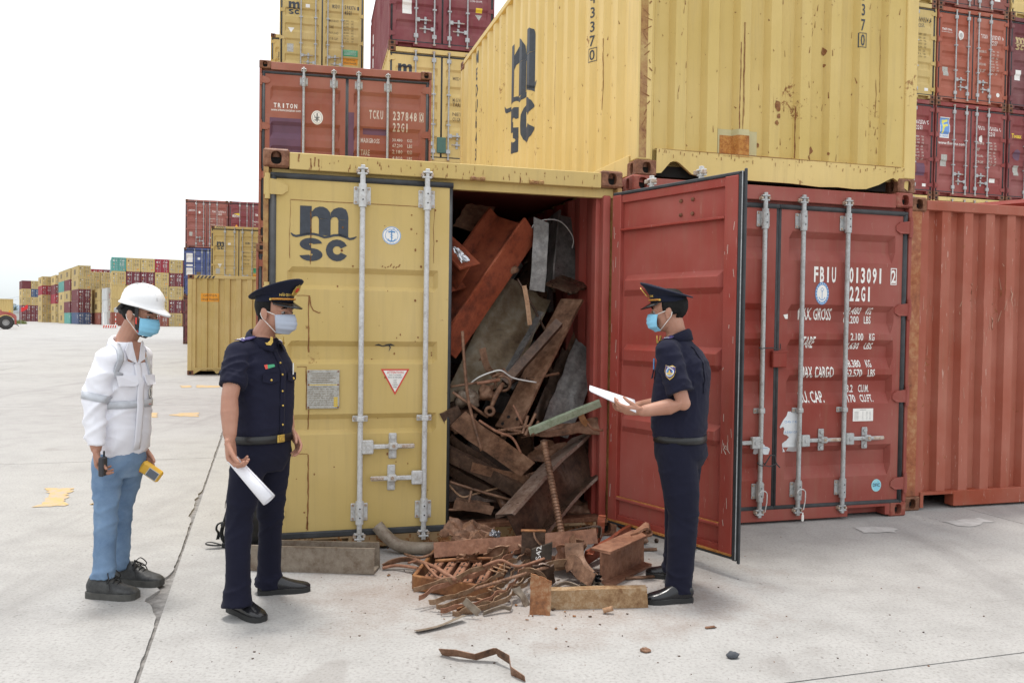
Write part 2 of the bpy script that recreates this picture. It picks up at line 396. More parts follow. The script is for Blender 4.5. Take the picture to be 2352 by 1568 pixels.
def ship_logo(P, x, t, w, mi=0):
    """heavy m over a wave over sc; x,t = lower left, w = width of the wave"""
    k = w/366.0
    q = lambda a, b: (x+(a-222)*k, t+(655-b)*k)
    def seg(pts): P.poly([q(*p) for p in pts], mi)
    wav = [(220, 500), (232, 512), (248, 517), (275, 512), (310, 503), (345, 501), (375, 507), (405, 518), (430, 514), (460, 504), (490, 502), (520, 510), (548, 522), (570, 518), (588, 507)]
    bot = {270: 510, 334: 500, 375: 505, 443: 507, 485: 500, 540: 517}
    def arch(x0, xi, xo, x1, top0):
        oc = (x0+x1)/2
        o = [(x0, 380), (x0+(x1-x0)*.18, 356), (x0+(x1-x0)*.42, 343), (x0+(x1-x0)*.62, 344), (x0+(x1-x0)*.82, 357), (x1-3, 380), (x1, 410)]
        return o
    seg([(270, 512), (334, 502), (334, 343), (270, 343)])
    for xl, xr, xi in ((334, 440, 375), (440, 540, 484)):
        top = [(xl, 376), (xl+18, 354), (xl+42, 344), (xl+64, 344), (xl+86, 354), (xr-4, 374), (xr, 400)]
        inn = [(xl, 418), (xl+8, 404), (xl+22, 399), (xi-8, 402), (xi, 416), (xi+8, 412), (xr, 412)]
        for i in range(len(top)-1): seg([top[i], top[i+1], inn[i+1], inn[i]])
        seg([(xi, 505), (xr, 515 if xr > 500 else 509), (xr, 412), (xi, 414)])
    P.stroke([q(*p) for p in wav], [5*k]+[13*k]*13+[5*k], mi)
    # c : thick ring with a gap, s : two bowls
    def arc(cx, cy, ro, ri, a0, a1, sx=1.0, n=14):
        for i in range(n):
            u, v = math.radians(a0+(a1-a0)*i/n), math.radians(a0+(a1-a0)*(i+1)/n)
            seg([(cx+sx*ro*math.cos(u), cy-ro*math.sin(u)), (cx+sx*ro*math.cos(v), cy-ro*math.sin(v)), (cx+sx*ri*math.cos(v), cy-ri*math.sin(v)), (cx+sx*ri*math.cos(u), cy-ri*math.sin(u))])
    arc(478, 590, 63, 24, 27, 333)
    arc(332, 560, 36, 6, 10, 270, 1.75); arc(332, 619, 37, 6, -170, 90, 1.75)
# ------------------------------------------------------------------ containers
CW = 2.438
SIDE_PITCH, SIDE_DEPTH, END_PITCH, END_DEPTH = .278, .036, .25, .045
def corr_profile(a, b, pitch, depth, start_flat, out=.26, slope=.22):
    """break points (s, inset) of a trapezoid corrugation from a to b"""
    pts = [(a, 0.0)]; s = a+start_flat
    of, sl = pitch*out, pitch*slope; inn = pitch-of-2*sl
    while s+2*sl+inn < b-.01:
        pts += [(s, 0.0), (s+sl, depth), (s+sl+inn, depth), (s+2*sl+inn, 0.0)]; s += pitch
    pts.append((b, 0.0)); return pts
def lerp_prof(pts, s):
    if s <= pts[0][0]: return pts[0][1]
    for (a, u), (b, v) in zip(pts, pts[1:]):
        if s <= b: return u+(v-u)*(s-a)/(b-a) if b > a else v
    return pts[-1][1]
_mc = {}
def cached(key, fn):
    if key not in _mc: _mc[key] = fn()
    return _mc[key]
def corr_wall_mesh(name, prof, z0, z1, mat, axis, flip=False, nz=1, dent=None):
    def mk():
        mb = MB(); rows = []
        for j in range(nz+1):
            z = z0+(z1-z0)*j/nz; r = []
            for s, d in prof:
                dd = d+(dent(s, z) if dent else 0)
                r.append((s, dd, z) if axis == 'x' else ((dd, s, z) if not flip else (CW-dd, s, z)))
            rows.append(r)
        mb.grid(rows); return mb.mesh(name, mat)
    return mk()
def hole_plate(mb, fr, u0, u1, w0, w1, hw, hh, depth=.05, n=16, mi=0, mih=1):
    """rectangular plate with an oval hole; fr(u, w, d) -> point"""
    cu, cw = (u0+u1)/2, (w0+w1)/2; I, O = [], []
    for k in range(n):
        a = 2*PI*(k+.5)/n; c, s_ = math.cos(a), math.sin(a)
        sq = 1/max(abs(c), abs(s_)); O.append((cu+c*sq*(u1-u0)/2, cw+s_*sq*(w1-w0)/2))
        e = (abs(c)**3+abs(s_)**3)**(-1/3); I.append((cu+c*e*hw, cw+s_*e*hh))
    for a, b in ((u0, w0), (u1, w0), (u1, w1), (u0, w1)):
        k = min(range(n), key=lambda i: (O[i][0]-a)**2+(O[i][1]-b)**2); O[k] = (a, b)
    V = [fr(*p, 0) for p in O]+[fr(*p, 0) for p in I]+[fr(*p, depth) for p in I]
    Fc = [(k, (k+1) % n, n+(k+1) % n, n+k) for k in range(n)]+[(n+k, n+(k+1) % n, 2*n+(k+1) % n, 2*n+k) for k in range(n)]
    mb.add(V, Fc, mi); mb.add(V[2*n:], [tuple(range(n))], mih)
def casting_mesh(mat, holes=True):
    def mk():
        mb = MB(); W_, D_, H_ = .162, .178, .118
        if not holes:
            mb.box(0, W_, 0, D_, 0, H_, 0, .008)
            mb.box(.05, .112, -.002, .01, .03, .088, 1); mb.box(-.002, .01, .06, .118, .03, .088, 1); mb.box(W_-.01, W_+.002, .06, .118, .03, .088, 1)
        else:
            c = .012
            hole_plate(mb, lambda u, w, d: (u, d, w), c, W_-c, c, H_-c, .033, .041)
            hole_plate(mb, lambda u, w, d: (d, u, w), c, D_-c, c, H_-c, .028, .041)
            hole_plate(mb, lambda u, w, d: (W_-d, u, w), c, D_-c, c, H_-c, .028, .041)
            hole_plate(mb, lambda u, w, d: (u, w, H_-d), c, W_-c, c, D_-c, .032, .055)
            mb.quad((c, c, 0), (W_-c, c, 0), (W_-c, D_-c, 0), (c, D_-c, 0)); mb.quad((c, D_, c), (W_-c, D_, c), (W_-c, D_, H_-c), (c, D_, H_-c))
            X, Y, Z = (0, W_), (0, D_), (0, H_)
            def P3(a, b, d, k):
                p = [X[a]+(c if a == 0 else -c), Y[b]+(c if b == 0 else -c), Z[d]+(c if d == 0 else -c)]; p[k] = (X[a], Y[b], Z[d])[k]; return tuple(p)
            for a in (0, 1):
                for b in (0, 1):
                    mb.quad(P3(a, b, 0, 0), P3(a, b, 0, 1), P3(a, b, 1, 1), P3(a, b, 1, 0)); mb.quad(P3(a, 0, b, 0), P3(a, 0, b, 2), P3(a, 1, b, 2), P3(a, 1, b, 0)); mb.quad(P3(0, a, b, 1), P3(0, a, b, 2), P3(1, a, b, 2), P3(1, a, b, 1))
            for a in (0, 1):
                for b in (0, 1):
                    for d in (0, 1): mb.add([P3(a, b, d, k) for k in (0, 1, 2)], [(0, 1, 2)])
        return mb.mesh('corner_casting', [mat, M['dark']])
    return cached(('cast', mat.name, holes), mk)
def add_castings(root, L, H, mat, holes, color=None, rear=True):
    me = casting_mesh(mat, holes)
    for z in (0, H-.118):
        for x in (0, CW-.162):
            for y in ((-.004, L-.174) if rear else (-.004,)): inst('corner_casting', me, root, (x+(.004 if x else -.004), y, z), color)
BAR = {}
def bar_meshes(H, mats, lod):
    """locking bar with its cams, bearing brackets and guide, standing at x=0, out from y=0"""
    def mk():
        mb = MB(); r = .0175; z0, z1 = .07, H-.085; yb = -.034
        if lod >= 2:
            mb.cyl((0, yb, z0+.05), (0, yb, z1-.05), r, 12, 0)
            for zz, sg in ((z0, 1), (z1, -1)):
                mb.cyl((0, yb, zz+sg*.02), (0, yb, zz+sg*.11), .013, 10, 0)
                mb.box(-.033, .033, yb-.014, yb+.014, zz+sg*.012-.006, zz+sg*.012+.006, 1, .003)
                mb.box(-.014, .014, yb-.012, yb+.012, zz-.012, zz+.03 if sg > 0 else zz+.012, 1, .003)
                mb.box(-.035, .030, yb-.013, yb+.014, zz+sg*.045-.006, zz+sg*.045+.006, 1, .003)
                for x in (-.03, .03): mb.box(x-.011, x+.011, yb, .0, zz+sg*.029-.013, zz+sg*.029+.013, 2, .004)
                for x in (-.031, .031): mb.cyl((x, yb-.010, zz+sg*.03), (x, yb+.02, zz+sg*.03), .009, 8, 2)
                zc = zz+sg*.185                                       # bearing bracket
                mb.box(-.055, .055, -.010, 0, zc-.058, zc+.058, 0, .004); mb.tube([(0, yb, zc-.075), (0, yb, zc+.075)], .026, 12, 0)
                mb.box(-.027, .027, yb, -.006, zc-.056, zc+.056, 0, .006)
                for x in (-.042, .042):
                    for dz in (-.044, .044): mb.cyl((x, -.016, zc+dz), (x, -.004, zc+dz), .0085, 8, 2)
                mb.cyl((0, yb-.0275, zc+.03), (0, yb-.02, zc+.03), .005, 8, 3); mb.cyl((0, yb-.0275, zc-.03), (0, yb-.02, zc-.03), .005, 8, 3)
            for zc in (H*.335,):
                mb.box(-.05, .05, -.008, 0, zc-.02, zc+.02, 0, .004); mb.box(-.023, .023, yb-.021, -.004, zc-.018, zc+.018, 0, .006)
                for x in (-.038, .038): mb.cyl((x, -.014, zc), (x, -.004, zc), .009, 8, 2)
        else:
            mb.tube([(0, yb, z0), (0, yb, z1)], r*1.05, 6, 0, False)
            for zz, sg in ((z0, 1), (z1, -1)):
                mb.box(-.032, .032, yb-.014, 0, zz-.014, zz+.022, 2); mb.box(-.05, .05, yb-.02, 0, zz+sg*.185-.05, zz+sg*.185+.05, 0, .01)
            for zc in (H*.335, H*.6): mb.box(-.045, .045, yb-.02, 0, zc-.016, zc+.016, 0)
        me = mb.mesh('locking_bar', mats); auto_smooth(me, 35); return me
    return cached(('bar', round(H, 3), mats[0].name, lod), mk)
def handle_mesh(mats, lod, sgn, length=.34):
    """door handle: hub on the bar at x=0, lever running to sgn*length, catch plates"""
    def mk():
        mb = MB(); y = -.04; S = sgn
        mb.box(S*.012, S*.085, y-.016, y+.02, -.045, .045, 0, .006)
        mb.box(S*.07, S*length, y-.008, y+.006, -.014, .016, 0, .005)
        mb.box(S*(length-.13), S*length, y-.012, y+.004, -.011, .013, 1, .005)
        xc = S*.215
        mb.box(xc-.026, xc+.026, -.012, 0, -.085, .085, 0, .011); mb.box(xc-.03, xc+.03, y-.02, -.006, -.022, .026, 0, .008)
        mb.box(xc-.055*1, xc+.055, y-.016, y-.004, -.009, .012, 0, .004)
        if lod >= 2:
            for z in (-.06, .06): mb.cyl((xc, -.022, z), (xc, -.008, z), .016, 10, 0)
            mb.cyl((S*.05, y-.022, 0), (S*.05, y, 0), .014, 10, 0); mb.cyl((xc, y-.026, .004), (xc, y-.01, .004), .012, 10, 1)
        return mb.mesh('door_handle', mats)
    return cached(('handle', mats[0].name, lod, sgn, length), mk)
def hinge_mesh(mat, sgn):
    def mk():
        mb = MB()
        a = [(0, -.03, -.045), (0, -.03, .055), (sgn*.09, -.018, .045), (sgn*.125, -.008, .015), (sgn*.125, -.008, -.02), (sgn*.09, -.018, -.045)]
        mb.prism(a if sgn < 0 else a[::-1], (0, .028, 0)); mb.cyl((0, -.022, -.075), (0, -.022, .085), .016, 10)
        mb.box(-sgn*.022, sgn*.004, -.03, .01, -.05, .06, 0, .004)
        return mb.mesh('hinge', mat)
    return cached(('hinge', mat.name, sgn), mk)
def door_sheet(name, w, z0, z1, grooves, mat, depth=.036, y0=0.0, stile=.075, ramp=.03):
    """pressed door panel w wide with horizontal troughs; grooves = [(z_top, z_bottom, top slope, bottom slope)]"""
    prof = groove_prof(z0, z1, grooves, depth); mb = MB()
    xs = [(0, 0), (stile, 0), (stile+ramp, 1), (w-stile-ramp, 1), (w-stile, 0), (w, 0)]
    rows = [[(x, y0+d*k, z) for x, k in xs] for z, d in prof]; mb.grid(rows)
    e = .05
    mb.quad((0, y0, z0), (0, y0, z1), (0, y0+e, z1), (0, y0+e, z0)); mb.quad((w, y0, z1), (w, y0, z0), (w, y0+e, z0), (w, y0+e, z1))
    mb.quad((0, y0, z1), (w, y0, z1), (w, y0+e, z1), (0, y0+e, z1)); mb.quad((w, y0, z0), (0, y0, z0), (0, y0+e, z0), (w, y0+e, z0))
    mb.quad((0, y0+e, z0), (0, y0+e, z1), (w, y0+e, z1), (w, y0+e, z0))
    return mb.mesh(name, mat)
def groove_prof(z0, z1, grooves, depth):
    p = [(z0, 0.0)]
    for zt, zb, st, sb in sorted(grooves, key=lambda g: g[1]): p += [(zb, 0.0), (zb+sb, depth), (zt-st, depth), (zt, 0.0)]
    return p+[(z1, 0.0)]
def std_grooves(H, n=5):
    z0, z1 = .30, H-.36; g = []; step = (z1-z0)/n
    for i in range(n): g.append((z0+step*(i+.80), z0+step*(i+.2), .05, .08))
    return g
def door_end(root, H, mats, lod, grooves, color=None, left_open=False, skip_right=False, depth=.036, bars=((.537, .957), (.146, .565)), hz=None, handles=None, frame_color=None, bar_mats=None):
    """posts, header, sill, doors, gaskets, bars, hinges. mats: paint, post, gasket"""
    pm, post, gk = mats; fc = frame_color or color
    dz0, dz1 = .135, H-.185; g = .016
    mb = MB()
    for x0, x1 in ((0, .032), (CW-.032, CW)): mb.box(x0, x1, 0, .11, .118, H-.118, 0, .004)
    def post_m(a):
        q = MB(); q.box(0, .032, 0, .11, .118, H-.118, 0, .004); q.box(.0, .07, .06, .12, .118, H-.118, 0); return q.mesh('corner_post', post)
    def post_r(a):
        q = MB(); q.box(-.032, 0, 0, .11, .118, H-.118, 0, .004); q.box(-.07, 0, .06, .12, .118, H-.118, 0); return q.mesh('corner_post', post)
    inst('corner_post', cached(('postl', post.name, H), lambda: post_m(0)), root, (0, 0, 0), fc)
    inst('corner_post', cached(('postr', post.name, H), lambda: post_r(0)), root, (CW, 0, 0), fc)
    q = MB(); q.box(.158, CW-.158, .002, .10, H-.125, H-.018, 0, .004); q.box(.05, CW-.05, .05, .1, H-.185, H-.12)
    inst('top_rail', cached(('trail', pm.name, H), lambda: q.mesh('top_rail', pm)), root, None, fc)
    def sill():
        q = MB(); z0 = .02
        q.box(.158, .20, .0, .1, z0, .112); q.box(.55, CW-.55, 0, .1, z0, .112, 0, .003); q.box(CW-.20, CW-.158, 0, .1, z0, .112)
        q.box(.2, .55, 0, .1, .088, .112); q.box(CW-.55, CW-.2, 0, .1, .088, .112); q.box(.158, CW-.158, .10, .14, z0, .11)
        return q.mesh('door_sill', pm)
    inst('door_sill', cached(('sill', pm.name), sill), root, None, fc)
    lx0, lx1 = .075, CW/2-.018; w = lx1-lx0
    doors = []
    bm_ = bar_mats or [M['galv'], M['galv'], M['galv_rust'], M['dark']]
    for side in (0, 1):
        if side == 1 and skip_right: continue
        me = cached(('door', pm.name, H, w, tuple(grooves), depth), lambda: door_sheet('door', w, dz0, dz1, grooves, pm, depth))
        d = inst('door', me, root, (lx0 if side == 0 else CW-lx1, .012, 0), color); doors.append(d)
        def gsk():
            q = MB(); e = -.006
            q.tube([(-.016, .008, dz0-.03), (-.016, .008, dz1+.03)], .024, 8); q.tube([(w+.006, .010, dz0-.02), (w+.006, .010, dz1+.02)], .014, 8)
            q.tube([(-.03, .004, dz1+.017), (w+.02, .004, dz1+.017)], .020, 8); q.tube([(-.03, .004, dz0-.016), (w+.02, .004, dz0-.016)], .020, 8)
            return q.mesh('gasket', gk, True)
        def gsk_r():
            q = MB()
            q.tube([(w+.016, .008, dz0-.03), (w+.016, .008, dz1+.03)], .024, 8); q.tube([(-.006, .010, dz0-.02), (-.006, .010, dz1+.02)], .014, 8)
            q.tube([(-.02, .004, dz1+.017), (w+.03, .004, dz1+.017)], .020, 8); q.tube([(-.02, .004, dz0-.016), (w+.03, .004, dz0-.016)], .020, 8)
            return q.mesh('gasket', gk, True)
        inst('gasket', cached(('gsk', gk.name, H, side), gsk if side == 0 else gsk_r), d, None, None)
        xs = [b-.0 for b in (bars[0] if side == 0 else bars[1])]
        for i, bx in enumerate(xs):
            inst('locking_bar', bar_meshes(H, bm_, lod), d, (bx, 0, 0))
        hs = handles[side] if handles else ((0, .62, 1, .345), (1, .42, -1, .345))
        for bi, hzz, sg, ln in hs:
            bx = xs[bi]
            inst('door_handle', handle_mesh([bm_[0], bm_[2]], lod, sg, ln), d, (bx, 0, hzz))
        for z in (hz or (.27, .97, 1.66, 2.31) if H < 2.7 else (.3, 1.1, 1.9, 2.6)):
            inst('hinge', hinge_mesh(pm, 1 if side == 0 else -1), d, (-.05 if side == 0 else w+.05, 0, z), color)
    return doors, lx0, w
def box_shell(root, L, H, mat, color=None, front='door', lod=1, left=True, right=True, back=True, y0=.11, floor_mat=None):
    """corrugated long sides, side rails, roof, floor, rear wall"""
    prof = corr_profile(y0, L-.1, SIDE_PITCH, SIDE_DEPTH, .10)
    key = (mat.name, L, H)
    for nm, fl, on in (('side_wall', False, left), ('side_wall', True, right)):
        if on: inst(nm, cached(('side', fl)+key, lambda: corr_wall_mesh('side_wall', [(s, d+.012) for s, d in prof], .15, H-.06, mat, 'y', fl)), root, None, color)
    for k, bx in enumerate(((0, .06, H-.065, H-.004), (CW-.06, CW, H-.065, H-.004), (.0, .05, .02, .17), (CW-.05, CW, .02, .17))):
        inst('side_rail', cached(('rails', k)+key, lambda: MB().box(bx[0], bx[1], .15, L-.15, bx[2], bx[3], 0, .004).mesh('side_rail', mat)), root, None, color)
    for k, (x0, x1) in enumerate(((0, .12), (CW-.12, CW))): inst('corner_post', cached(('rearp', k)+key, lambda: MB().box(x0, x1, L-.11, L, .118, H-.118, 0, .005).mesh('corner_post', mat)), root, None, color)
    if back: inst('rear_wall', cached(('rear',)+key, lambda: MB().box(.1, CW-.1, L-.06, L-.02, .1, H-.03).mesh('rear_wall', mat)), root, None, color)
    inst('roof', cached(('roof',)+key, lambda: MB().box(.03, CW-.03, .08, L-.05, H-.03, H-.012).mesh('roof', mat)), root, None, color)
    fm = floor_mat or mat; inst('floor', cached(('cfloor', fm.name)+key, lambda: MB().box(.04, CW-.04, .10, L-.05, .10, .145).mesh('floor', fm)), root, None, color)
def mid_container(label, loc, yaw, color, L=6.058, H=2.591, front='door', group=None, lod=1, frame_color=None, grooves=None, cast=None, paint=None):
    root = empty('shipping_container', loc, yaw, label, 'container', group)
    pm = paint or M['paint']; gr = grooves or std_grooves(H)
    doors = []
    box_shell(root, L, H, pm, color)
    if front == 'door':
        doors, lx0, w = door_end(root, H, (pm, pm, M['gasket']), lod, gr, color, frame_color=frame_color)
    elif front == 'wall': end_wall(root, H, pm, color)
    add_castings(root, L, H, cast or M['casting'], lod >= 2, None, rear=False)
    root['_H'] = H
    return root, doors, gr
def end_wall(root, H, mat, color=None, prof=None, post_mat=None, pocket=True, sill=True, dent=None, nz=1):
    pr = prof or corr_profile(.10, CW-.10, END_PITCH, END_DEPTH, .04, .46, .09)
    inst('end_wall', corr_wall_mesh('end_wall', [(s, d+.015) for s, d in pr], .12, H-.08, mat, 'x', False, nz, dent), root, None, color)
    for x0, x1 in ((0, .11), (CW-.11, CW)): MB().box(x0, x1, 0, .12, .118, H-.118, 0, .006).build('corner_post', post_mat or mat, root, color=color)
    MB().box(.158, CW-.158, 0, .08, H-.10, H-.02, 0, .004).build('top_rail', mat, root, color=color)
    if sill:
        q = MB(); q.box(.158, .19, 0, .1, .02, .15); q.box(.50, CW-.5, 0, .1, .02, .15, 0, .004); q.box(CW-.19, CW-.158, 0, .1, .02, .15)
        q.box(.19, .5, 0, .1, .125, .15); q.box(CW-.5, CW-.19, 0, .1, .125, .15)
        q.build('bottom_sill', mat, root, color=color)
    return pr
def surf_door(door_x, gr, H, depth=.036, y0=.012, w=None, eps=.0025):
    pr = groove_prof(.135, H-.185, gr, depth); w_ = w or (CW/2-.018-.075)
    def f(s, t):
        u = s-door_x; k = min(1, max(0, (u-.075)/.03)) * min(1, max(0, (w_-.075-u)/.03))
        return Vector((s, y0+lerp_prof(pr, t)*k-eps, t))
    cut_s = [door_x+.075, door_x+.105, door_x+w_-.105, door_x+w_-.075]
    return f, cut_s, [p[0] for p in pr]
LX0 = .075; RX0 = CW/2+.018
def print_on_doors(root, doors, P, mats, gr, H, side, name='lettering', depth=.036):
    f, cs, ct = surf_door(LX0 if side == 0 else RX0, gr, H, depth)
    o = P.build(name, mats, doors[side], f, cs, ct)
    dl = doors[side].location; o.location = (-dl.x, -dl.y, -dl.z); return o
# ------------------------------------------------------------------ ground: one sheet to the horizon, concrete slabs near by
t = NT('concrete'); v = t.coord(rnd=False)
a = t.noise(v, .35, 5, .6); b = t.noise(v, 3.2, 6, .65); c = t.noise(v, 60, 4, .7); d = t.noise(t.coord(scale=(.5, 2.2, 1), rnd=False), 1.1, 6, .7)
col = t.ramp(t.math('ADD', t.math('MULTIPLY', a, .45), t.math('MULTIPLY', b, .55)), (.30, (.265, .257, .245)), (.5, (.362, .353, .339)), (.7, (.42, .411, .395)))
col = t.mix(t.ramp(c, (.36, .5), (.5, 0.)), col, (.2, .19, .175)); col = t.mix(t.ramp(c, (.6, 0.), (.72, .35)), col, (.6, .58, .55))
col = t.mix(t.ramp(d, (.56, 0.), (.74, .35)), col, (.23, .21, .195))
sp = t.n('ShaderNodeTexVoronoi'); t.l(v, sp.inputs['Vector']); sp.inputs['Scale'].default_value = 21
spk = t.math('MULTIPLY', t.ramp(sp.outputs['Distance'], (.10, 1.), (.19, 0.)), t.ramp(t.noise(v, 1.9, 3), (.52, 0.), (.62, .75)))
col = t.mix(spk, col, (.17, .16, .15))
tw = t.noise(t.coord(scale=(1.1, .12, 1), rnd=False, loc=(2, 0, 0)), 1.0, 4, .6); col = t.mix(t.ramp(tw, (.57, 0.), (.68, .34)), col, (.17, .16, .155))
st = t.noise(v, .9, 3, .5, 1.2); col = t.mix(t.ramp(st, (.66, 0.), (.72, .35)), col, (.22, .20, .185))
# rust dust spread from the scrap heap, with a ragged edge
mp = t.coord(scale=(1/1.5, 1/1.0, 1), loc=(-.10/1.5, -4.75/1.0, 0), rnd=False)
ln = t.n('ShaderNodeVectorMath', operation='LENGTH'); t.l(mp, ln.inputs[0])
rag = t.math('ADD', ln.outputs['Value'], t.math('MULTIPLY', t.math('SUBTRACT', b, .5), 1.6))
col = t.mix(t.math('MULTIPLY', t.ramp(rag, (.40, .45), (1.0, 0.)), t.ramp(c, (.3, 1.), (.7, .4))), col, (.25, .15, .10))
t.bump(t.math('ADD', t.math('MULTIPLY', c, .8), b), .22, .012)
M['concrete'] = t.fin(col, t.ramp(b, (.3, .72), (.7, .9)), 0, .3)
M['joint_fill'] = m_plain('joint_filler', (.215, .205, .195), .9, 0, .4, 26, .4)
M['joint_far'] = M['joint_fill']
G_YAW = .292; GU = Vector((math.cos(G_YAW), math.sin(G_YAW))); GV = Vector((-math.sin(G_YAW), math.cos(G_YAW)))
base = MB(); base.quad((-4000, -60, -.016), (4000, -60, -.016), (4000, 6000, -.016), (-4000, 6000, -.016))
ground = base.build('ground', M['joint_fill']); tag(ground, 'pale concrete yard of large cast slabs with a spalled joint', None, None, 'structure')
far = MB()
us = [-33, -26.48, -20.48, -13.48, -6.98, -.485, 5.7, 12, 18]; vs_ = [-9, -3.2, 3.0, 9.55, 15.6, 22, 28.5]
rs = random.Random(3)
def edge_pts(a, b, ragged):
    """points from a to b in (u, v); ragged edges eat a few chips out of the left side"""
    a, b = Vector(a), Vector(b); L = (b-a).length; n = max(2, int(L/(.045 if ragged else .6))); nrm = Vector((b.y-a.y, a.x-b.x)).normalized(); out = []
    for i in range(n):
        s = i/n; p = a+(b-a)*s; off = 0.0
        if ragged:
            k = mnoise.noise(Vector((p.y*1.15, 4.2, 0)))
            off = max(0.0, k-.08)**1.0*.24*(.65+.7*mnoise.noise(Vector((p.y*7, 1, 0)))) + .016*abs(mnoise.noise(Vector((p.y*14, 9, 2))))
            if i in (0,): off = 0
            off = max(0.0, off)
        out.append(p-nrm*off)
    return out
for i in range(len(us)-1):
    for j in range(len(vs_)-1):
        g = .005 if vs_[j] < 9 else .008
        u0, u1, v0, v1 = us[i]+g, us[i+1]-g, vs_[j]+g, vs_[j+1]-g
        rag = (abs(us[i+1]+.485) < .01 and -4 < vs_[j] < 10)
        rag_l = (abs(us[i]+.485) < .01 and -4 < vs_[j] < 10)
        if rag: u1 -= .006
        pts = edge_pts((u0, v0), (u1, v0), False)+edge_pts((u1, v0), (u1, v1), rag)+edge_pts((u1, v1), (u0, v1), False)+edge_pts((u0, v1), (u0, v0), False)
        mb = MB(); P3 = [Vector((GU.x*p.x+GV.x*p.y, GU.y*p.x+GV.y*p.y, 0)) for p in pts]
        mb.prism([(p.x, p.y, -.0155) for p in P3], (0, 0, .0155))
        o = mb.build('concrete_slab', M['concrete'], ground, fix=True)
def uv3(u, v, z=0.0): return Vector((GU.x*u+GV.x*v, GU.y*u+GV.y*v, z))
# concrete beyond the laid-out slabs
far = MB()
lo_u, hi_u, lo_v, hi_v = us[0], us[-1], vs_[0], vs_[-1]
q = [uv3(lo_u, hi_v), uv3(hi_u, hi_v), uv3(lo_u, lo_v), uv3(hi_u, lo_v)]
z = -.003
def zz(p): return (p.x, p.y, z)
far.add([zz(q[0]), zz(q[1]), (3900, 600, z), (3900, 5900, z), (-3900, 5900, z), (-3900, 600, z)], [(0, 1, 2, 3, 4, 5)])
far.add([zz(q[2]), zz(q[0]), (-3900, 600, z), (-3900, -50, z), (-30, -50, z)], [(0, 1, 2, 3, 4)])
far.add([zz(q[1]), zz(q[3]), (40, -50, z), (3900, -50, z), (3900, 600, z)], [(0, 1, 2, 3, 4)])
far.build('concrete_yard', M['concrete'], ground, fix=True)
# painted marks, worn
def worn_paint(name, col):
    t = NT(name); v = t.coord(); n = t.noise(v, 9, 7, .75)
    c = t.mix(t.ramp(n, (.40, .75), (.58, 0.)), col, (.362, .353, .339)); t.fin(c, .8, 0, .3); return t.mat
M['mark_yellow'] = worn_paint('worn_yellow_road_paint', (.56, .37, .14)); M['mark_white'] = worn_paint('worn_white_road_paint', (.50, .495, .48))
def mark(pts, mat, label):
    mb = MB(); r2 = random.Random(len(pts)*7+int(pts[0][0])); P = [gnd(*p) for p in pts]; ring = []
    for i, p in enumerate(P):
        q = P[(i+1) % len(P)]; n = max(2, int((q-p).length/.05))
        for k in range(n):
            x = p+(q-p)*(k/n); ring.append((x.x+r2.uniform(-.025, .025), x.y+r2.uniform(-.025, .025), .004))
    mb.poly(ring); o = mb.build('road_marking', mat, fix=True); tag(o, label, None, None, 'structure')
mark([(108, 1121), (168, 1120), (146, 1152), (160, 1154), (152, 1161), (78, 1165), (92, 1158), (108, 1150)], M['mark_yellow'], 'worn yellow bar of paint left of the worker')
mark([(209, 1157), (224, 1155), (224, 1159), (205, 1160)], M['mark_yellow'], 'worn yellow paint behind the worker')
mark([(334, 948), (362, 948), (362, 958), (332, 958)], M['mark_yellow'], 'worn yellow paint patch'); mark([(386, 953), (412, 949), (458, 947), (456, 957), (412, 956)], M['mark_yellow'], 'worn yellow paint dash')
mark([(414, 885), (438, 885), (440, 890), (416, 890)], M['mark_yellow'], 'short worn yellow paint dash farther off'); mark([(452, 884), (505, 886), (505, 890), (452, 890)], M['mark_yellow'], 'longer worn yellow paint dash farther off')
mark([(1965, 1213), (2035, 1209), (2062, 1216), (2050, 1222), (1984, 1226)], M['mark_white'], 'worn white paint patch in front of the red doors')
mark([(2163, 1197), (2250, 1190), (2288, 1198), (2215, 1210)], M['mark_white'], 'worn white paint patch in front of the corrugated end')
# ------------------------------------------------------------------ the open yellow container
A_POS, A_YAW = Vector((-1.5824, 5.2607, 0)), .2711
AU = Vector((math.cos(A_YAW), math.sin(A_YAW), 0)); AV = Vector((-math.sin(A_YAW), math.cos(A_YAW), 0))
def onA(px, py, v=0.0): return on_plane(px, py, A_POS+AV*v, AV)
A_H = 2.591
cA = empty('shipping_container', A_POS, A_YAW, 'weathered yellow container crammed with scrap, its red-backed right door swung open', 'container')
A_GR = [(1.85, 1.705, .035, .03), (1.375, 1.225, .035, .03), (.90, .767, .035, .03)]
M['floor'] = m_metal('oily_timber_floor', (.03, .02, .014), (.07, .042, .028), (.13, .075, .045), .7, 0, 5)
M['sill_rust'] = m_paint('rust_eaten_yellow_sill', (.33, .19, .06), 2.2, 1.6, .3)
box_shell(cA, 6.0, A_H, M['yellow'], None, floor_mat=M['floor'])
BM_A = [M['galv_white'], M['galv_white'], M['galv_rust'], M['dark']]
dA, _, wA = door_end(cA, A_H, (M['yellow'], M['post_rust'], M['gasket']), 2, A_GR, None, skip_right=True, bars=((.543, .966), ()), hz=(.27, .97, 1.66, 2.345), handles=(((0, .685, 1, .355), (1, .475, -1, .355)), ()), depth=.03, bar_mats=BM_A)
add_castings(cA, 6.0, A_H, M['casting'], True)
dl = dA[0]
def flat(y): return lambda s, t: Vector((s, y, t))
off = lambda o: setattr(o, 'location', (-.075, -.012, 0))
P = Print2D(); ship_logo(P, .172, 1.888, .412); P.m = [0]*len(P.f); print_on_doors(cA, dA, P, M['black_print'], A_GR, A_H, 0, 'ship_line_logo')
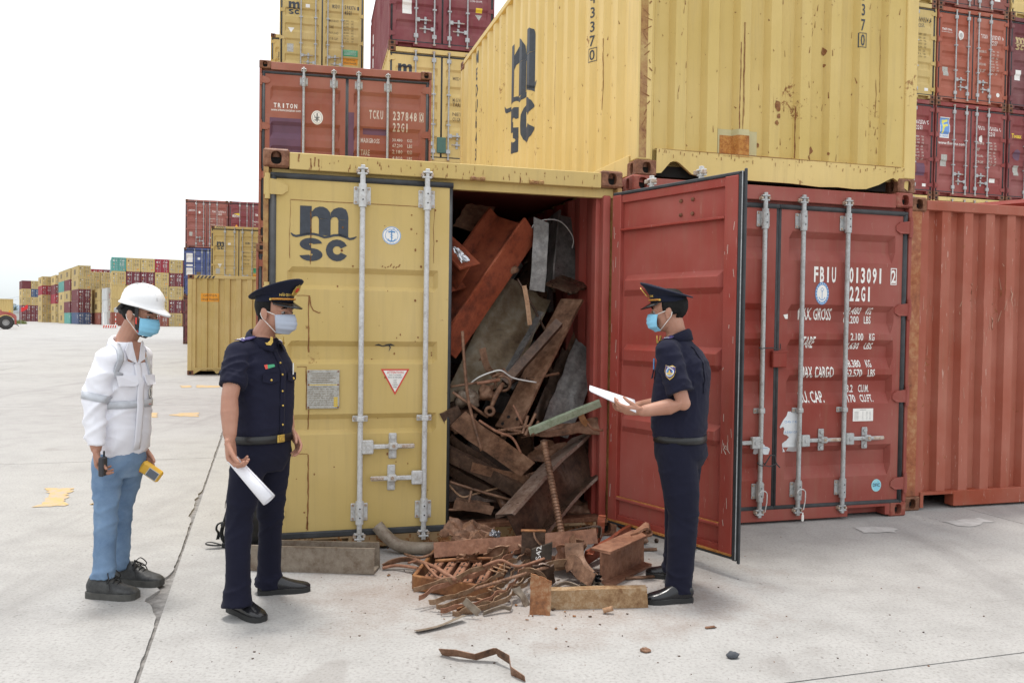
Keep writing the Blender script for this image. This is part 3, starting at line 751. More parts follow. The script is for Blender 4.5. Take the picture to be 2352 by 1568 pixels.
# class seal, attention triangle, data plate
P = Print2D(); P.ell(.812, 2.072, .062, .060, 0); P.ring(.812, 2.072, .060, .058, .004, 1); P.ring(.812, 2.072, .043, .042, .003, 1)
P.stroke([(.812, 2.034), (.812, 2.108)], .007, 1); P.stroke([(.786, 2.05), (.797, 2.038), (.812, 2.034), (.827, 2.038), (.838, 2.05)], .006, 1)
P.stroke([(.79, 2.094), (.806, 2.098), (.812, 2.09), (.818, 2.098), (.834, 2.094)], .010, 1); P.stroke([(.803, 2.08), (.821, 2.072), (.803, 2.062), (.821, 2.054)], .004, 1)
for i, ch in enumerate('RINA'): P.text(ch, .775+i*.025, 2.113-abs(i-1.5)*.006, .011, None, 1, 0, None, 0, 'c')
for i, ch in enumerate('1861'): P.text(ch, .782+i*.02, 2.022+abs(i-1.5)*.004, .009, None, 1, 0, None, 0, 'c')
print_on_doors(cA, dA, P, [M['white_print'], M['blue_print']], A_GR, A_H, 0, 'class_seal')
P = Print2D(); P.poly([(.750, 1.193), (.940, 1.193), (.845, 1.020)][::-1], 0); P.v = [(a, b) for a, b in P.v]
Q = Print2D(); Q.poly([(.767, 1.183), (.923, 1.183), (.845, 1.041)][::-1], 0)
Q.text('ATTENTION', .845, 1.162, .0165, .108, 1, .012, None, 0, 'c', 1)
for k, (tx, wd) in enumerate((('THIS CONTAINER', .082), ('MUST BE REPAIRED', .092), ('ONLY', .024), ('WITH', .022), ('CORTEN', .038), ('STEEL', .026))):
    Q.text(tx, .845, 1.148-k*.0148-(.004 if k > 1 else 0), .008, wd, 2, 0, None, 0, 'c', 1)
o = print_on_doors(cA, dA, P, M['red_print'], A_GR, A_H, 0, 'warning_triangle')
o = print_on_doors(cA, dA, Q, [M['white_print'], M['red_print'], M['black_print']], A_GR, A_H, 0, 'warning_text'); o.location.y -= .0015
mb = MB(); mb.box(.279, .483, -.004, .010, .938, 1.187, 0, .003)
for x in (.288, .474):
    for z in (.947, 1.092, 1.178): mb.cyl((x, -.006, z), (x, .0, z), .006, 8, 1)
o = mb.build('data_plate', [M['grey_plate'], M['casting']], dl); off(o)
P = Print2D(); r3 = random.Random(5)
P.stroke([(.284, 1.092), (.478, 1.092)], .004, 1)
for k in range(5): P.stroke([(.30+.01*(k % 2), 1.165-k*.014), (.44+.02*((k*7) % 3-1), 1.165-k*.014)], .003, 0)
for k in range(9):
    x = .288
    while x < .44:
        w_ = r3.uniform(.008, .03); P.stroke([(x, 1.078-k*.0145), (min(x+w_, .45), 1.078-k*.0145)], .0022, 0); x += w_+.006
for k in range(5): P.rect(.447, .472, .950+k*.013, .959+k*.013, 1)
o = P.build('plate_print', [M['brown_print'], M['yellow_print']], dl, flat(-.0052)); off(o)
# weld seam and rust runs with a shape of their own
P = Print2D(); r3 = random.Random(11)
def run(x0, z0, z1, w=.006, wob=.006, mi=0):
    n = max(4, int((z0-z1)/.03)); pts = []
    x = x0
    for i in range(n+1): x += r3.uniform(-wob, wob)*.5; pts.append((x, z0-(z0-z1)*i/n))
    P.stroke(pts, [w*r3.uniform(.45, 1.3) for _ in pts], mi)
def arch_mark(x0, x1, z): P.stroke([(x0, z), (x0+(x1-x0)*.5, z+.002), (x1, z)], .004, 0)
run(.292, 2.22, 1.865, .007); arch_mark(.21, .292, 1.664); run(.290, 1.664, 1.30, .008); P.stroke([(.292, 1.655), (.298, 1.60), (.315, 1.57), (.35, 1.555), (.358, 1.56)], .007)
arch_mark(.215, .275, 1.207); run(.276, 1.207, .93, .007); run(.29, .93, .80, .009); run(.286, .64, .16, .009); arch_mark(.22, .286, .645); run(.286, .24, .15, .01)
P.stroke([(.165, 2.274), (.40, 2.272), (.75, 2.272), (1.10, 2.270)], .004, 0); run(.166, 2.27, 1.90, .003); run(1.095, 2.26, 1.9, .003)
for k in range(46):
    x, z = r3.uniform(.2, 1.12), r3.uniform(.2, 2.3); a = r3.uniform(.002, .008); P.ell(x, z, a, a*r3.uniform(.7, 1.8), 0, 7)
for k in range(7): P.stroke([(.75+k*.018, 1.862+r3.uniform(-.006, .006)), (.757+k*.019, 1.868+r3.uniform(-.012, .02))], .006, 0)
P.stroke([(.712, 1.348), (.735, 1.352), (.765, 1.342), (.79, 1.35), (.815, 1.353), (.842, 1.346)], [.003, .012, .006, .012, .014, .003], 1); P.stroke([(.80, 1.352), (.815, 1.335), (.806, 1.31)], [.006, .008, .002], 1)
print_on_doors(cA, dA, P, [M['rust_mark'], M['black_print']], A_GR, A_H, 0, 'rust_run', depth=.03)
P = Print2D(); 
for k in range(60):
    x = r3.uniform(.2, 2.25); z = r3.uniform(2.475, 2.56); P.stroke([(x, z), (x+r3.uniform(-.004, .004), z-r3.uniform(.005, .035))], [.002, r3.uniform(.003, .009)], 0)
for k in range(90):
    x = r3.uniform(.22, 2.2); z = r3.uniform(.03, .108); P.stroke([(x, z), (x, z-r3.uniform(.005, .03))], r3.uniform(.004, .02), 0)
for x0, z0, h in ((.218, 2.565, .05), (.29, 2.54, .07), (.318, 2.55, .06), (.34, 2.54, .05)): run(x0, z0, z0-h, .008)
P.build('rust_run', M['rust_mark'], cA, flat(-.0005))
mb = MB(); mb.box(-.02, wA+.012, -.022, .004, .100, .142, 0, .008); mb.build('gasket', M['gasket'], dl)
# cam keepers left on the header over the opening
for x in (1.385, 1.80):
    mb = MB()
    for dx in (-.034, .034): mb.box(x+dx-.017, x+dx+.017, -.022, .004, 2.462, 2.490, 0, .006)
    mb.box(x-.05, x+.05, -.008, .004, 2.465, 2.487, 0, .004); mb.cyl((x-.034, -.028, 2.476), (x-.034, 0, 2.476), .008, 8); mb.cyl((x+.034, -.028, 2.476), (x+.034, 0, 2.476), .008, 8)
    mb.build('cam_keeper', M['post_rust'], cA)
# red inside: lining, right jamb, timber floor
mb = MB(); prof = corr_profile(.16, 5.85, SIDE_PITCH, SIDE_DEPTH, .10)
mb.grid([[(CW-.062-d, s, z) for s, d in prof] for z in (.15, 2.50)]); mb.grid([[(.062+d, s, z) for s, d in prof] for z in (.15, 2.50)])
mb.quad((.06, 5.8, .15), (CW-.06, 5.8, .15), (CW-.06, 5.8, 2.5), (.06, 5.8, 2.5)); mb.quad((.06, .12, 2.52), (CW-.06, .12, 2.52), (CW-.06, 5.8, 2.52), (.06, 5.8, 2.52))
mb.build('inner_lining', M['red_in'], cA)
mb = MB(); mb.box(CW-.13, CW-.075, .02, .17, .14, 2.42, 0, .008); mb.box(CW-.16, CW-.125, .09, .17, .14, 2.42, 0, .006); mb.build('door_jamb', M['red_in'], cA)
mb = MB(); mb.box(1.205, CW-.08, -.004, .11, .108, .142, 0, .004); mb.build('threshold', M['casting'], cA)
# the swung right door
HX = 2.385; DW = 1.150; DOOR_A = math.radians(-54.6)-A_YAW
door_piv = inst('open_door', MB().mesh('open_door', M['red_in']), cA, (HX, -.03, 0)); door_piv.rotation_euler = (0, 0, DOOR_A)
door_piv['label'] = 'right door swung wide open, red on its inner side'
dz0, dz1 = .135, A_H-.185
z0, z1 = dz0, dz1
mb = MB(); T0, T1 = -.040, -.002                                   # local y: inner (visible) face at -T, outer at +
# leaf runs along +x from the hinge; the inner face looks towards -y (left of the picture)
mb.box(.0, .085, T0, T1, z0, z1, 0, .004); mb.box(DW-.15, DW-.05, T0, T1, z0, z1, 0, .004)
mb.box(.085, DW-.15, T0+.012, T1, z1-.055, z1-.0, 0, .003); mb.box(.085, DW-.15, T0+.012, T1, z0, z0+.045, 0, .003)
me = mb.mesh('door_frame', M['red_in']); inst('door_frame', me, door_piv)
mb = MB(); gr = [(1.85, 1.705, .04, .04), (1.375, 1.225, .04, .04), (.90, .767, .04, .04)]
prof = [(z0+.045, 0.0)]
pr2 = groove_prof(z0+.045, z1-.055, gr, .030)
rows = [[(x, -.006-d*k, z) for x, k in ((.085, 0), (.10, 0), (.135, 1), (DW-.20, 1), (DW-.165, 0), (DW-.15, 0))] for z, d in pr2]
mb.grid(rows); mb.quad((.0, .0, z0), (DW-.05, .0, z0), (DW-.05, .0, z1), (.0, .0, z1))
o = mb.build('door_panel', M['red_in'], door_piv)
MB().box(.085, DW-.15, T0-.002, -.01, z1-.25, z1-.235, 0, .002).build('stiffener', M['red_in'], door_piv); MB().box(.085, DW-.15, T0-.004, -.01, z0+.155, z0+.172, 0, .002).build('stiffener', M['red_in'], door_piv)
for x in (.62, .72, 1.0):
    for z in (z1-.10, z1-.19):
        MB().ball((x, -.012, z), .013, .012, .013, 8, 5).build('bolt', M['casting'], door_piv, True)
mb = MB(); mb.box(.085, DW-.15, T0+.002, T0+.010, z0+.172, z0+.178); mb.box(0, DW-.05, T0-.004, T1, z0-.006, z0+.006)
o = mb.build('rust_crust', M['rust_patch'], door_piv)
mb = MB(); xg = DW-.05
mb.box(xg, xg+.034, T0+.004, T1-.012, z0-.03, z1+.02, 0, .005); mb.box(xg+.032, xg+.052, T0+.012, T1-.010, z0-.045, z1+.035, 0, .005); mb.tube([(xg+.030, T0+.004, z0-.02), (xg+.030, T0+.004, z1+.02)], .003, 6, 1)
mb.box(0, xg+.03, T0+.004, T1+.006, z1, z1+.022, 0, .005); mb.box(0, xg+.03, T0+.004, T1+.006, z0-.026, z0-.006, 0, .005)
mb.build('gasket', [M['gasket'], M['galv']], door_piv)
outer = MB(); outer.box(0, DW-.05, .0005, .006, z0, z1); outer.build('outer_skin', M['yellow'], door_piv)
for bx in (.30, .74):
    o = inst('locking_bar', bar_meshes(A_H, BM_A, 2), door_piv, (bx, .008, 0)); o.rotation_euler = (0, 0, PI)
for z in (.27, .97, 1.66, 2.3):
    o = inst('hinge', hinge_mesh(M['yellow'], 1), door_piv, (.0, .022, z)); o.scale = (1, -1, 1)
P = Print2D(); r3 = random.Random(4)
for k in range(30):
    x = r3.choice((r3.uniform(.01, .075), r3.uniform(DW-.14, DW-.06))); z = r3.uniform(.3, 2.3); l = r3.uniform(.01, .10); P.stroke([(x, z), (x+r3.uniform(-.008, .008), z-l)], r3.uniform(.0015, .004), 0)
P.stroke([(DW-.12, .80), (DW-.11, .77), (DW-.09, .765), (DW-.10, .79), (DW-.12, .765), (DW-.10, .735)], .005, 0); P.stroke([(DW-.09, .81), (DW-.085, .76), (DW-.07, .745)], .004, 0)
P.build('scratch', M['cream_print'], door_piv, lambda s, t: Vector((s, T0-.0012, t)))
# ------------------------------------------------------------------ red container with closed doors
B_POS, B_YAW = Vector((.8545, 6.0028, 0)), .2808
BU = Vector((math.cos(B_YAW), math.sin(B_YAW), 0)); BV = Vector((-math.sin(B_YAW), math.cos(B_YAW), 0))
cB = empty('shipping_container', B_POS, B_YAW, 'closed red container with white markings and grey locking bars', 'container')
B_GR = [(2.245, 2.02, .05, .09), (1.685, 1.46, .05, .09), (1.415, 1.185, .05, .09), (1.14, .91, .05, .09), (.585, .335, .05, .09)]
box_shell(cB, 6.058, A_H, M['red'], None)
dB, _, wB = door_end(cB, A_H, (M['red'], M['red'], M['gasket']), 2, B_GR, None, bars=((.58, 1.003), (.177, .579)), hz=(.265, .965, 1.655, 2.31),
    handles=(((0, .63, -1, .36), (1, .63, -1, .36)), ((0, .635, 1, .37), (1, .64, 1, .37))), depth=.045)
add_castings(cB, 6.058, A_H, M['casting_red'], True)
P = Print2D()
P.mono('FBIU', 1.530, 1.863, .112, .215); P.mono('013091', 1.852, 1.866, .112, .325); P.text('2', 2.276, 1.872, .098, .042, 0, .02, None, 0, 'c'); P.frame(2.248, 2.306, 1.855, 1.988, .007)
P.mono('22G1', 1.858, 1.722, .108, .215)
for tx, x, z, h, w_ in (('MAX. GROSS', 1.432, 1.568, .088, .30), ('30.480', 1.846, 1.617, .052, .155), ('KG', 2.055, 1.617, .052, .05), ('67.200', 1.846, 1.545, .056, .145), ('LBS', 2.04, 1.545, .056, .064),
        ('TARE', 1.452, 1.35, .086, .115), ('2.100', 1.885, 1.41, .056, .118), ('KG', 2.058, 1.41, .056, .05), ('4.630', 1.872, 1.342, .048, .12), ('LBS', 2.045, 1.342, .048, .074),
        ('MAX. CARGO', 1.437, 1.12, .082, .30), ('28.380', 1.85, 1.20, .054, .145), ('KG', 2.045, 1.20, .054, .05), ('62.570', 1.85, 1.125, .056, .15), ('LBS', 2.055, 1.125, .056, .066),
        ('CU. CAP.', 1.437, .925, .084, .23), ('33.2', 1.865, 1.0, .056, .085), ('CU.M.', 2.0, 1.0, .056, .10), ('1.170', 1.845, .925, .054, .11), ('CU.FT.', 2.0, .925, .054, .12)):
    P.text(tx, x, z, h, w_, 0, .018)
print_on_doors(cB, dB, P, M['white_print'], B_GR, A_H, 1, 'lettering', depth=.045)
P = Print2D(); cx, cz = 1.614, 1.772
P.ell(cx, cz, .062, .088, 1); P.ell(cx, cz, .046, .066, 0); P.stroke([(cx, cz-.05), (cx, cz+.025)], .005, 1); P.stroke([(cx-.028, cz-.028), (cx-.016, cz-.046), (cx, cz-.052), (cx+.016, cz-.046), (cx+.028, cz-.028)], .006, 1); P.stroke([(cx-.014, cz+.03), (cx, cz+.045), (cx+.016, cz+.03), (cx, cz+.012), (cx-.014, cz+.03)], .004, 1)
for k in range(20):
    a = 2*PI*k/20; P.ell(cx+.054*math.cos(a), cz+.077*math.sin(a), .0035, .005, 0, 6)
print_on_doors(cB, dB, P, [M['white_print'], M['blue_print']], B_GR, A_H, 1, 'class_seal', depth=.045)
P = Print2D(); P.rect(1.922, 2.112, .772, .872, 0)
P.text('DIMENSIONS', 2.017, .858, .007, .06, 1, 0, None, 0, 'c', 1)
for k in range(7):
    z = .845-k*.010
    for x0, x1 in ((1.935, 1.975), (2.01, 2.02), (2.045, 2.06), (2.075, 2.09)): P.stroke([(x0, z), (x1, z)], .0018, 1)
o = print_on_doors(cB, dB, P, [M['white_print'], M['black_print']], B_GR, A_H, 1, 'data_sticker', depth=.045)
P = Print2D(); P.ell(2.158, .256, .046, .05, 0); P.poly([(2.118, .27), (2.14, .285), (2.158, .275), (2.175, .295), (2.198, .265), (2.19, .235), (2.17, .215), (2.14, .222)], 1); P.text('DFIC', 2.158, .246, .026, .066, 2, .02, None, 0, 'c')
M['teal_print'] = m_plain('pale_teal_sticker', (.33, .62, .66), .5); M['sky_print'] = m_plain('sky_blue_sticker', (.22, .55, .68), .5)
o = print_on_doors(cB, dB, P, [M['teal_print'], M['sky_print'], M['black_print']], B_GR, A_H, 1, 'round_sticker', depth=.045)
M['paper'] = m_plain('torn_paper', (.66, .68, .70), .8, 0, .12, 14)
P = Print2D(); r3 = random.Random(8)
def ragged(pts, mi=0, amp=.006):
    out = []
    for i, p in enumerate(pts):
        q = pts[(i+1) % len(pts)]
        for k in range(4): out.append((p[0]+(q[0]-p[0])*k/4+r3.uniform(-amp, amp), p[1]+(q[1]-p[1])*k/4+r3.uniform(-amp, amp)))
    P.poly(out, mi)
ragged([(1.265, .735), (1.33, .86), (1.385, .85), (1.455, .83), (1.458, .545), (1.29, .545), (1.29, .61), (1.345, .66), (1.30, .69), (1.30, .735)])
P.text('CDAN CUKAI', 1.30, .77, .018, .13, 1, 0, None, .0, 'l', 1); P.text('A DAN CUKAI', 1.305, .69, .018, .14, 1, 0, None, 0, 'l', 1)
print_on_doors(cB, dB, P, [M['paper'], M['blue_print']], B_GR, A_H, 1, 'torn_sticker', depth=.045)
P = Print2D(); ragged([(1.045, .60), (1.09, .655), (1.11, .62), (1.175, .58), (1.16, .53), (1.06, .535)]); P.stroke([(1.085, .585), (1.16, .58)], .003, 1)
print_on_doors(cB, dB, P, [M['paper'], M['blue_print']], B_GR, A_H, 0, 'torn_sticker', depth=.045)
P = Print2D(); P.poly([(1.272, 1.60), (1.30, 1.605), (1.325, 1.61), (1.322, 1.585), (1.31, 1.57), (1.29, 1.57)], 0); print_on_doors(cB, dB, P, M['white_print'], B_GR, A_H, 1, 'torn_sticker', depth=.045)
# lock box between the doors, cable ties, a hanging seal tag
mb = MB(); mb.box(1.165, 1.29, -.03, .012, 1.20, 1.32, 0, .006); mb.box(1.16, 1.295, -.034, .0, 1.312, 1.325, 0, .003); mb.build('lock_plate', M['red'], cB)
mb = MB(); bx = .075+1.003
mb.tube([(bx-.02, -.06, 1.345), (bx+.05, -.075, 1.35), (bx+.12, -.03, 1.335), (bx+.155, -.02, 1.34), (bx+.15, -.025, 1.38)], .004, 6); mb.tube([(bx-.02, -.05, 1.342), (bx-.05, -.05, 1.35)], .004, 6)
mb.build('cable_tie', M['gasket'], cB); mb = MB(); c0 = Vector((bx, -.034, .47))
mb.tube([c0+Vector((.028*math.cos(a), .028*math.sin(a), .01*math.sin(a))) for a in [2*PI*k/10 for k in range(11)]], .004, 6)
mb.tube([c0+Vector(p) for p in ((.02, -.02, .0), (.06, -.03, .07), (.10, -.02, .065), (.125, -.01, .0), (.15, -.02, -.03))], .005, 6); mb.tube([c0+Vector(p) for p in ((.02, -.02, -.01), (.07, -.01, -.02), (.13, -.01, .0))], .004, 6)
mb.build('cable_tie', M['gasket'], cB)
for bx, zt in ((1.078, .27), (1.414, .27)):
    mb = MB(); pts = [Vector((bx+.036*math.cos(a), -.066, zt+.03*math.sin(a)-.03)) for a in [PI-PI*k/8 for k in range(9)]]; mb.tube(pts+[Vector((bx+.034, -.066, zt-.09)), Vector((bx+.02, -.066, zt-.16))], .0045, 6)
    mb.build('seal_wire', M['galv_white'], cB)
mb = MB(); mb.box(1.418, 1.440, -.07, -.062, -.0+.022, .072, 0, .004); mb.box(1.424, 1.434, -.068, -.064, .07, .09); mb.build('seal_tag', M['white_print'], cB)
# ------------------------------------------------------------------ the pale yellow container on top of it
C_POS = Vector((B_POS.x+.0442*BU.x+.036*BV.x, B_POS.y+.0442*BU.y+.036*BV.y, 2.593)); C_YAW = .2788
cC = empty('shipping_container', C_POS, C_YAW, 'pale yellow container with big vertical lettering, stacked on the red container', 'container')
box_shell(cC, 6.058, A_H, M['yellow_pale'], None, left=False)
sprof = corr_profile(.13, 5.95, .290, .040, .10, .30, .21)
c_dent = lambda s, z: .008*max(0, mnoise.noise(Vector((s*1.7, z*1.4, 3)))) + (.012*math.exp(-((z-.92)/.09)**2)*max(0, mnoise.noise(Vector((s*6, 2, 1)))))
inst('side_wall', corr_wall_mesh('side_wall', [(s, d+.012) for s, d in sprof], .15, A_H-.06, M['yellow_pale'], 'y', False, 28, c_dent), cC)
eprof = corr_profile(.105, CW-.105, .266, .050, .02, .34, .12)
M['yellow_shaded'] = m_paint('shaded yellow paint'.replace(' ', '_'), (.62, .45, .145), .6, .8, .10)  # end wall darker than the sunlit long side, its shade put into the colour
eprof = end_wall(cC, A_H, M['yellow_shaded'], None, eprof, M['yellow_pale'], sill=False)
mb = MB()                                                          # battered sill with pocket arches
sx = [(.158, .025), (.20, .03), (.27, .11), (.31, .128), (.35, .11), (.45, .035), (.55, .02), (.75, .022), (1.0, .018), (1.3, .018), (1.55, .006), (1.72, .014), (1.86, .008), (1.98, .014), (2.10, .055), (2.20, .105), (2.235, .118), (2.27, .10), (2.33, .05), (2.38, .02)]
top = .205
for (a, za), (b, zb) in zip(sx, sx[1:]):
    mb.add([(a, .012, za), (b, .012, zb), (b, .004, top), (a, .004, top), (a, .012, za), (b, .012, zb), (b, .045, zb+.004), (a, .045, za+.004)], [(0, 1, 2, 3), (4, 7, 6, 5)])
mb.quad((.158, .004, top), (2.38, .004, top), (2.38, .06, top+.004), (.158, .06, top+.004))
mb.build('bottom_sill', M['yellow_pale'], cC)
mb = MB(); mb.box(.2, CW-.2, .10, .13, .02, .2); mb.build('sill_backing', M['dark'], cC)  # black box backing the pocket arches of the sill
add_castings(cC, 6.058, A_H, M['casting'], True)
mb = MB(); mb.box(.014, .07, -.003, .0, .13, 2.4); mb.build('post_rust', M['post_rust'], cC)
fE = lambda s, t: Vector((s, lerp_prof(eprof, s)+.0115, t)); cutE = [p[0] for p in eprof]
P = Print2D()
for i, ch in enumerate('MEDU643370'): P.text(ch, 1.918, 1.135+.118*(9-i), .088, None, 0, .01, .62, 0, 'c')
P.frame(1.885, 1.952, 1.122, 1.236, .005)
P.build('lettering', M['black_print'], cC, fE, cutE)
P = Print2D(); P.rect(.66, 1.02, .205, .40, 1); P.build('primer_patch', [M['cream_print'], m_plain('pale_primer', (.50, .44, .24), .7, 0, .12, 6)], cC, fE, cutE)
P = Print2D(); P.rect(.70, .955, .19, .355, 0); P.build('rust_patch', M['rust_patch'], cC, lambda s, t: Vector((s, (lerp_prof(eprof, s)+.010 if t > .206 else .001), t)), cutE, (.206, .2065))
P = Print2D(); r3 = random.Random(21)
run(.842, 1.05, .36, .008, .003); run(.868, 1.20, .36, .007, .003)
run(.875, 1.2, .5, .003, .003); run(1.345, .62, .22, .006, .002); run(2.12, 1.3, .8, .004, .006); run(2.02, .8, .5, .004); run(2.09, .9, .6, .005)
for k in range(150):
    x, z = r3.uniform(.14, 2.3), r3.uniform(.22, 1.9); l = r3.choice((.008, .015, .05)); P.stroke([(x, z), (x+r3.uniform(-.01, .01), z-l)], [.002, r3.uniform(.003, .009), .002][:2], 0)
for k in range(22): P.stroke([(r3.uniform(.02, .10), .3+k*.06), (r3.uniform(.02, .11), .3+k*.06-r3.uniform(.01, .06))], r3.uniform(.003, .01), 0)
for x, z, a in ((1.595, 1.07, .028), (1.6, .96, .012), (1.17, .60, .035), (1.18, .52, .022), (1.16, .47, .02), (1.5, .29, .025), (1.475, .23, .03), (1.03, .30, .015), (1.63, .27, .012)):
    P.poly([(x+a*math.cos(2*PI*i/9)*r3.uniform(.4, 1.1), z+1.3*a*math.sin(2*PI*i/9)*r3.uniform(.5, 1.1)) for i in range(9)], 0)
P.build('rust_run', M['rust_mark'], cC, lambda s, t: Vector((s, (-.004 if s < .112 else lerp_prof(eprof, s)+.0118), t)), cutE+[.112, .1122])
P = Print2D()
for k in range(60):
    x = r3.uniform(.16, 2.37); z = r3.uniform(.16, .206); P.stroke([(x, z), (x+r3.uniform(-.003, .003), z-r3.uniform(.004, .03))], [.005, r3.uniform(.002, .006)], 0)
P.stroke([(.2, .203), (1.0, .203), (1.7, .203), (2.3, .203)], [.002, .006, .003, .005], 0)
P.build('rust_run', M['rust_mark'], cC, flat(.0015))
fS = lambda s, t: Vector((lerp_prof(sprof, -s)+.0095, -s, t)); cutS = [-p[0] for p in sprof]
P = Print2D(); ship_logo(P, -3.70, .80, 1.20); k = 1.20
P.v = [(a, .80+(b-.80)*1.17) for a, b in P.v]; P.build('ship_line_logo', M['black_print'], cC, lambda s, t: Vector((lerp_prof(sprof, -s)+.009+c_dent(-s, t), -s, t)), cutS)
P = Print2D()
for i, ch in enumerate('643370'): P.text(ch, -.993, 1.125+.1177*(5-i), .085, None, 0, .01, .8, 0, 'c')
P.frame(-1.04, -.948, 1.11, 1.225, .006); P.build('lettering', M['black_print'], cC, lambda s, t: Vector((lerp_prof(sprof, -s)+.009+c_dent(-s, t), -s, t)), cutS)
P = Print2D()
for i, ch in enumerate('MEDU643370'): P.text(ch, -5.12, .42+.21*(9-i), .15, None, 0, .02, .8, 0, 'c')
P.build('lettering', M['black_print'], cC, lambda s, t: Vector((lerp_prof(sprof, -s)+.009+c_dent(-s, t), -s, t)), cutS)
P = Print2D()
for k in range(120):
    s, z = r3.uniform(.2, 4.5), (r3.gauss(.95, .12) if k < 45 else r3.uniform(.3, 2.2)); l = r3.uniform(.004, .03); P.stroke([(-s, z), (-s+r3.uniform(-.01, .01), z-l)], [.002, r3.uniform(.003, .012)], 0)
for s in (.3, .55, .72, .86, 1.15, 1.45, 1.9): run(-s, 1.0+.3*s, .5+.2*s, .006)
P.build('rust_run', M['rust_mark'], cC, lambda s, t: Vector((lerp_prof(sprof, -s)+.009+c_dent(-s, t), -s, t)), cutS)
# ------------------------------------------------------------------ brick red container end at the right edge
E_POS = gnd(2094.5, 451.5, 2.591); E_POS.z = 0; E_YAW = .285
cE = empty('shipping_container', E_POS, E_YAW, 'scuffed brick red corrugated container end cut off by the right edge', 'container')
box_shell(cE, 6.058, A_H, M['brick'], None)
eprE = end_wall(cE, A_H, M['brick'], None, corr_profile(.105, CW-.105, .2285, .056, .085, .40, .10), M['post_red'], True, True,
    lambda s, z: .016*math.exp(-((z-1.72)/.05)**2)*max(0, mnoise.noise(Vector((s*5, 8, 1)))+.35)+.006*mnoise.noise(Vector((s*2, z*2, 6))), 22)
add_castings(cE, 6.058, A_H, M['casting'], True)
mb = MB(); mb.tube([(.62, .5, 2.56), (1.0, .30, 2.60), (1.6, .2, 2.665), (2.3, .2, 2.72)], .035, 4); mb.box(.55, 2.4, .3, .36, 2.56, 2.63); mb.build('bent_rail', M['red'], cE)
P = Print2D(); r3 = random.Random(31)
for k in range(55):
    s = r3.uniform(.13, 1.6); z = r3.choice((r3.gauss(1.72, .08), r3.uniform(.2, 2.4))); l = r3.uniform(.01, .12); P.stroke([(s, z), (s+r3.uniform(-.012, .012), z-l)], [.0015, r3.uniform(.0015, .0045)], 0)
for a, z in ((.64, 1.9), (.65, 1.76), (.86, 1.62), (1.06, 1.85)): P.stroke([(a, z), (a+.02, z-.03), (a+.01, z-.08), (a+.03, z-.14)], [.003, .010, .006, .003], 0)
fEE = lambda s, t: Vector((s, lerp_prof(eprE, s)+.008, t)); P.build('scratch', m_plain('tan_scratch', (.45, .27, .19), .7), cE, fEE, [p[0] for p in eprE])

for o in list(cA.children):
    if o.name.startswith('door_sill'): o.data = o.data.copy(); o.data.materials[0] = M['sill_rust']
for o in bpy.data.objects:
    if o.name.split('.')[0] in ('rust_run', 'scratch'): o['kind'] = 'stuff'
# ------------------------------------------------------------------ containers of the yard behind
PRT = {'k': M['black_print'], 'w': M['white_print'], 'y': M['yellow_print'], 'c': M['cream_print'], 'b': M['brown_print']}
def spec_lines(P, x0, x1, z, rows, mi=0, h=.05, words=('MAXGROSS', 'TARE', 'PAYLOAD', 'CUB.CAP.'), nums=(('30.480', 'KGS'), ('67.200', 'LBS'), ('2.180', 'KGS'), ('4.810', 'LBS'), ('28.300', 'KGS'), ('62.390', 'LBS'), ('33.2', 'CUM'), ('1.170', 'CUFT'))):
    for i in range(rows):
        if i % 2 == 0: P.text(words[i//2], x0, z-i*h*1.75-h*.9, h*1.45, (.27 if len(words[i//2]) > 5 else .13), mi, .01, None, 0, 'l', 1)
        P.text(nums[i][0], x1, z-i*h*1.75, h, .15, mi, .01, None, 0, 'l', 1); P.text(nums[i][1], x1+.22, z-i*h*1.75, h, .07, mi, .01, None, 0, 'l', 1)
def dress(root, doors, gr, H, idt, code, logo=None, ink='w', plate=True, seal='round', hi=False, sp=True, idz=None):
    z = idz or H-.68; P = Print2D()
    a, b = idt.split(' ')[0], idt.split(' ')[1]
    P.mono(a, 1.50, z, .115, .225, 0, .03, 1); P.mono(b, 1.86, z, .115, .33, 0, .03, 1); P.text(idt.split(' ')[2], 2.26, z, .105, .05, 0, .02, None, 0, 'c', 1)
    P.mono(code, 1.86, z-.15, .11, .22, 0, .03, 1)
    print_on_doors(root, doors, P, PRT[ink], gr, H, 1)
    if sp:
        P = Print2D(); spec_lines(P, 1.42, 1.84, z-.36, 8, 0, .05); print_on_doors(root, doors, P, PRT['b' if ink == 'k' else 'c'], gr, H, 1)
    P = Print2D()
    if logo == 'ship': ship_logo(P, .20, z-.27, .42); print_on_doors(root, doors, P, PRT[ink], gr, H, 0, 'ship_line_logo')
    P = Print2D()
    if seal == 'round': P.ell(.80, z-.02, .06, .075)
    elif seal == 'square': P.rect(.74, .86, z-.05, z+.05)
    if seal: print_on_doors(root, doors, P, M['white_print'], gr, H, 0, 'class_seal')
    if plate:
        P = Print2D(); P.rect(.22, .40, .70, .95); print_on_doors(root, doors, P, M['grey_plate'], gr, H, 0, 'data_plate')
def corner(px, py, z): return gnd(px, py, z)
def base_at(px, py, ztop, zbot, Y=None):
    p = gnd(px, py, ztop) if Y is None else at(px, py, Y); return Vector((p.x, p.y, zbot))
T_OR = (.31, .085, .05)
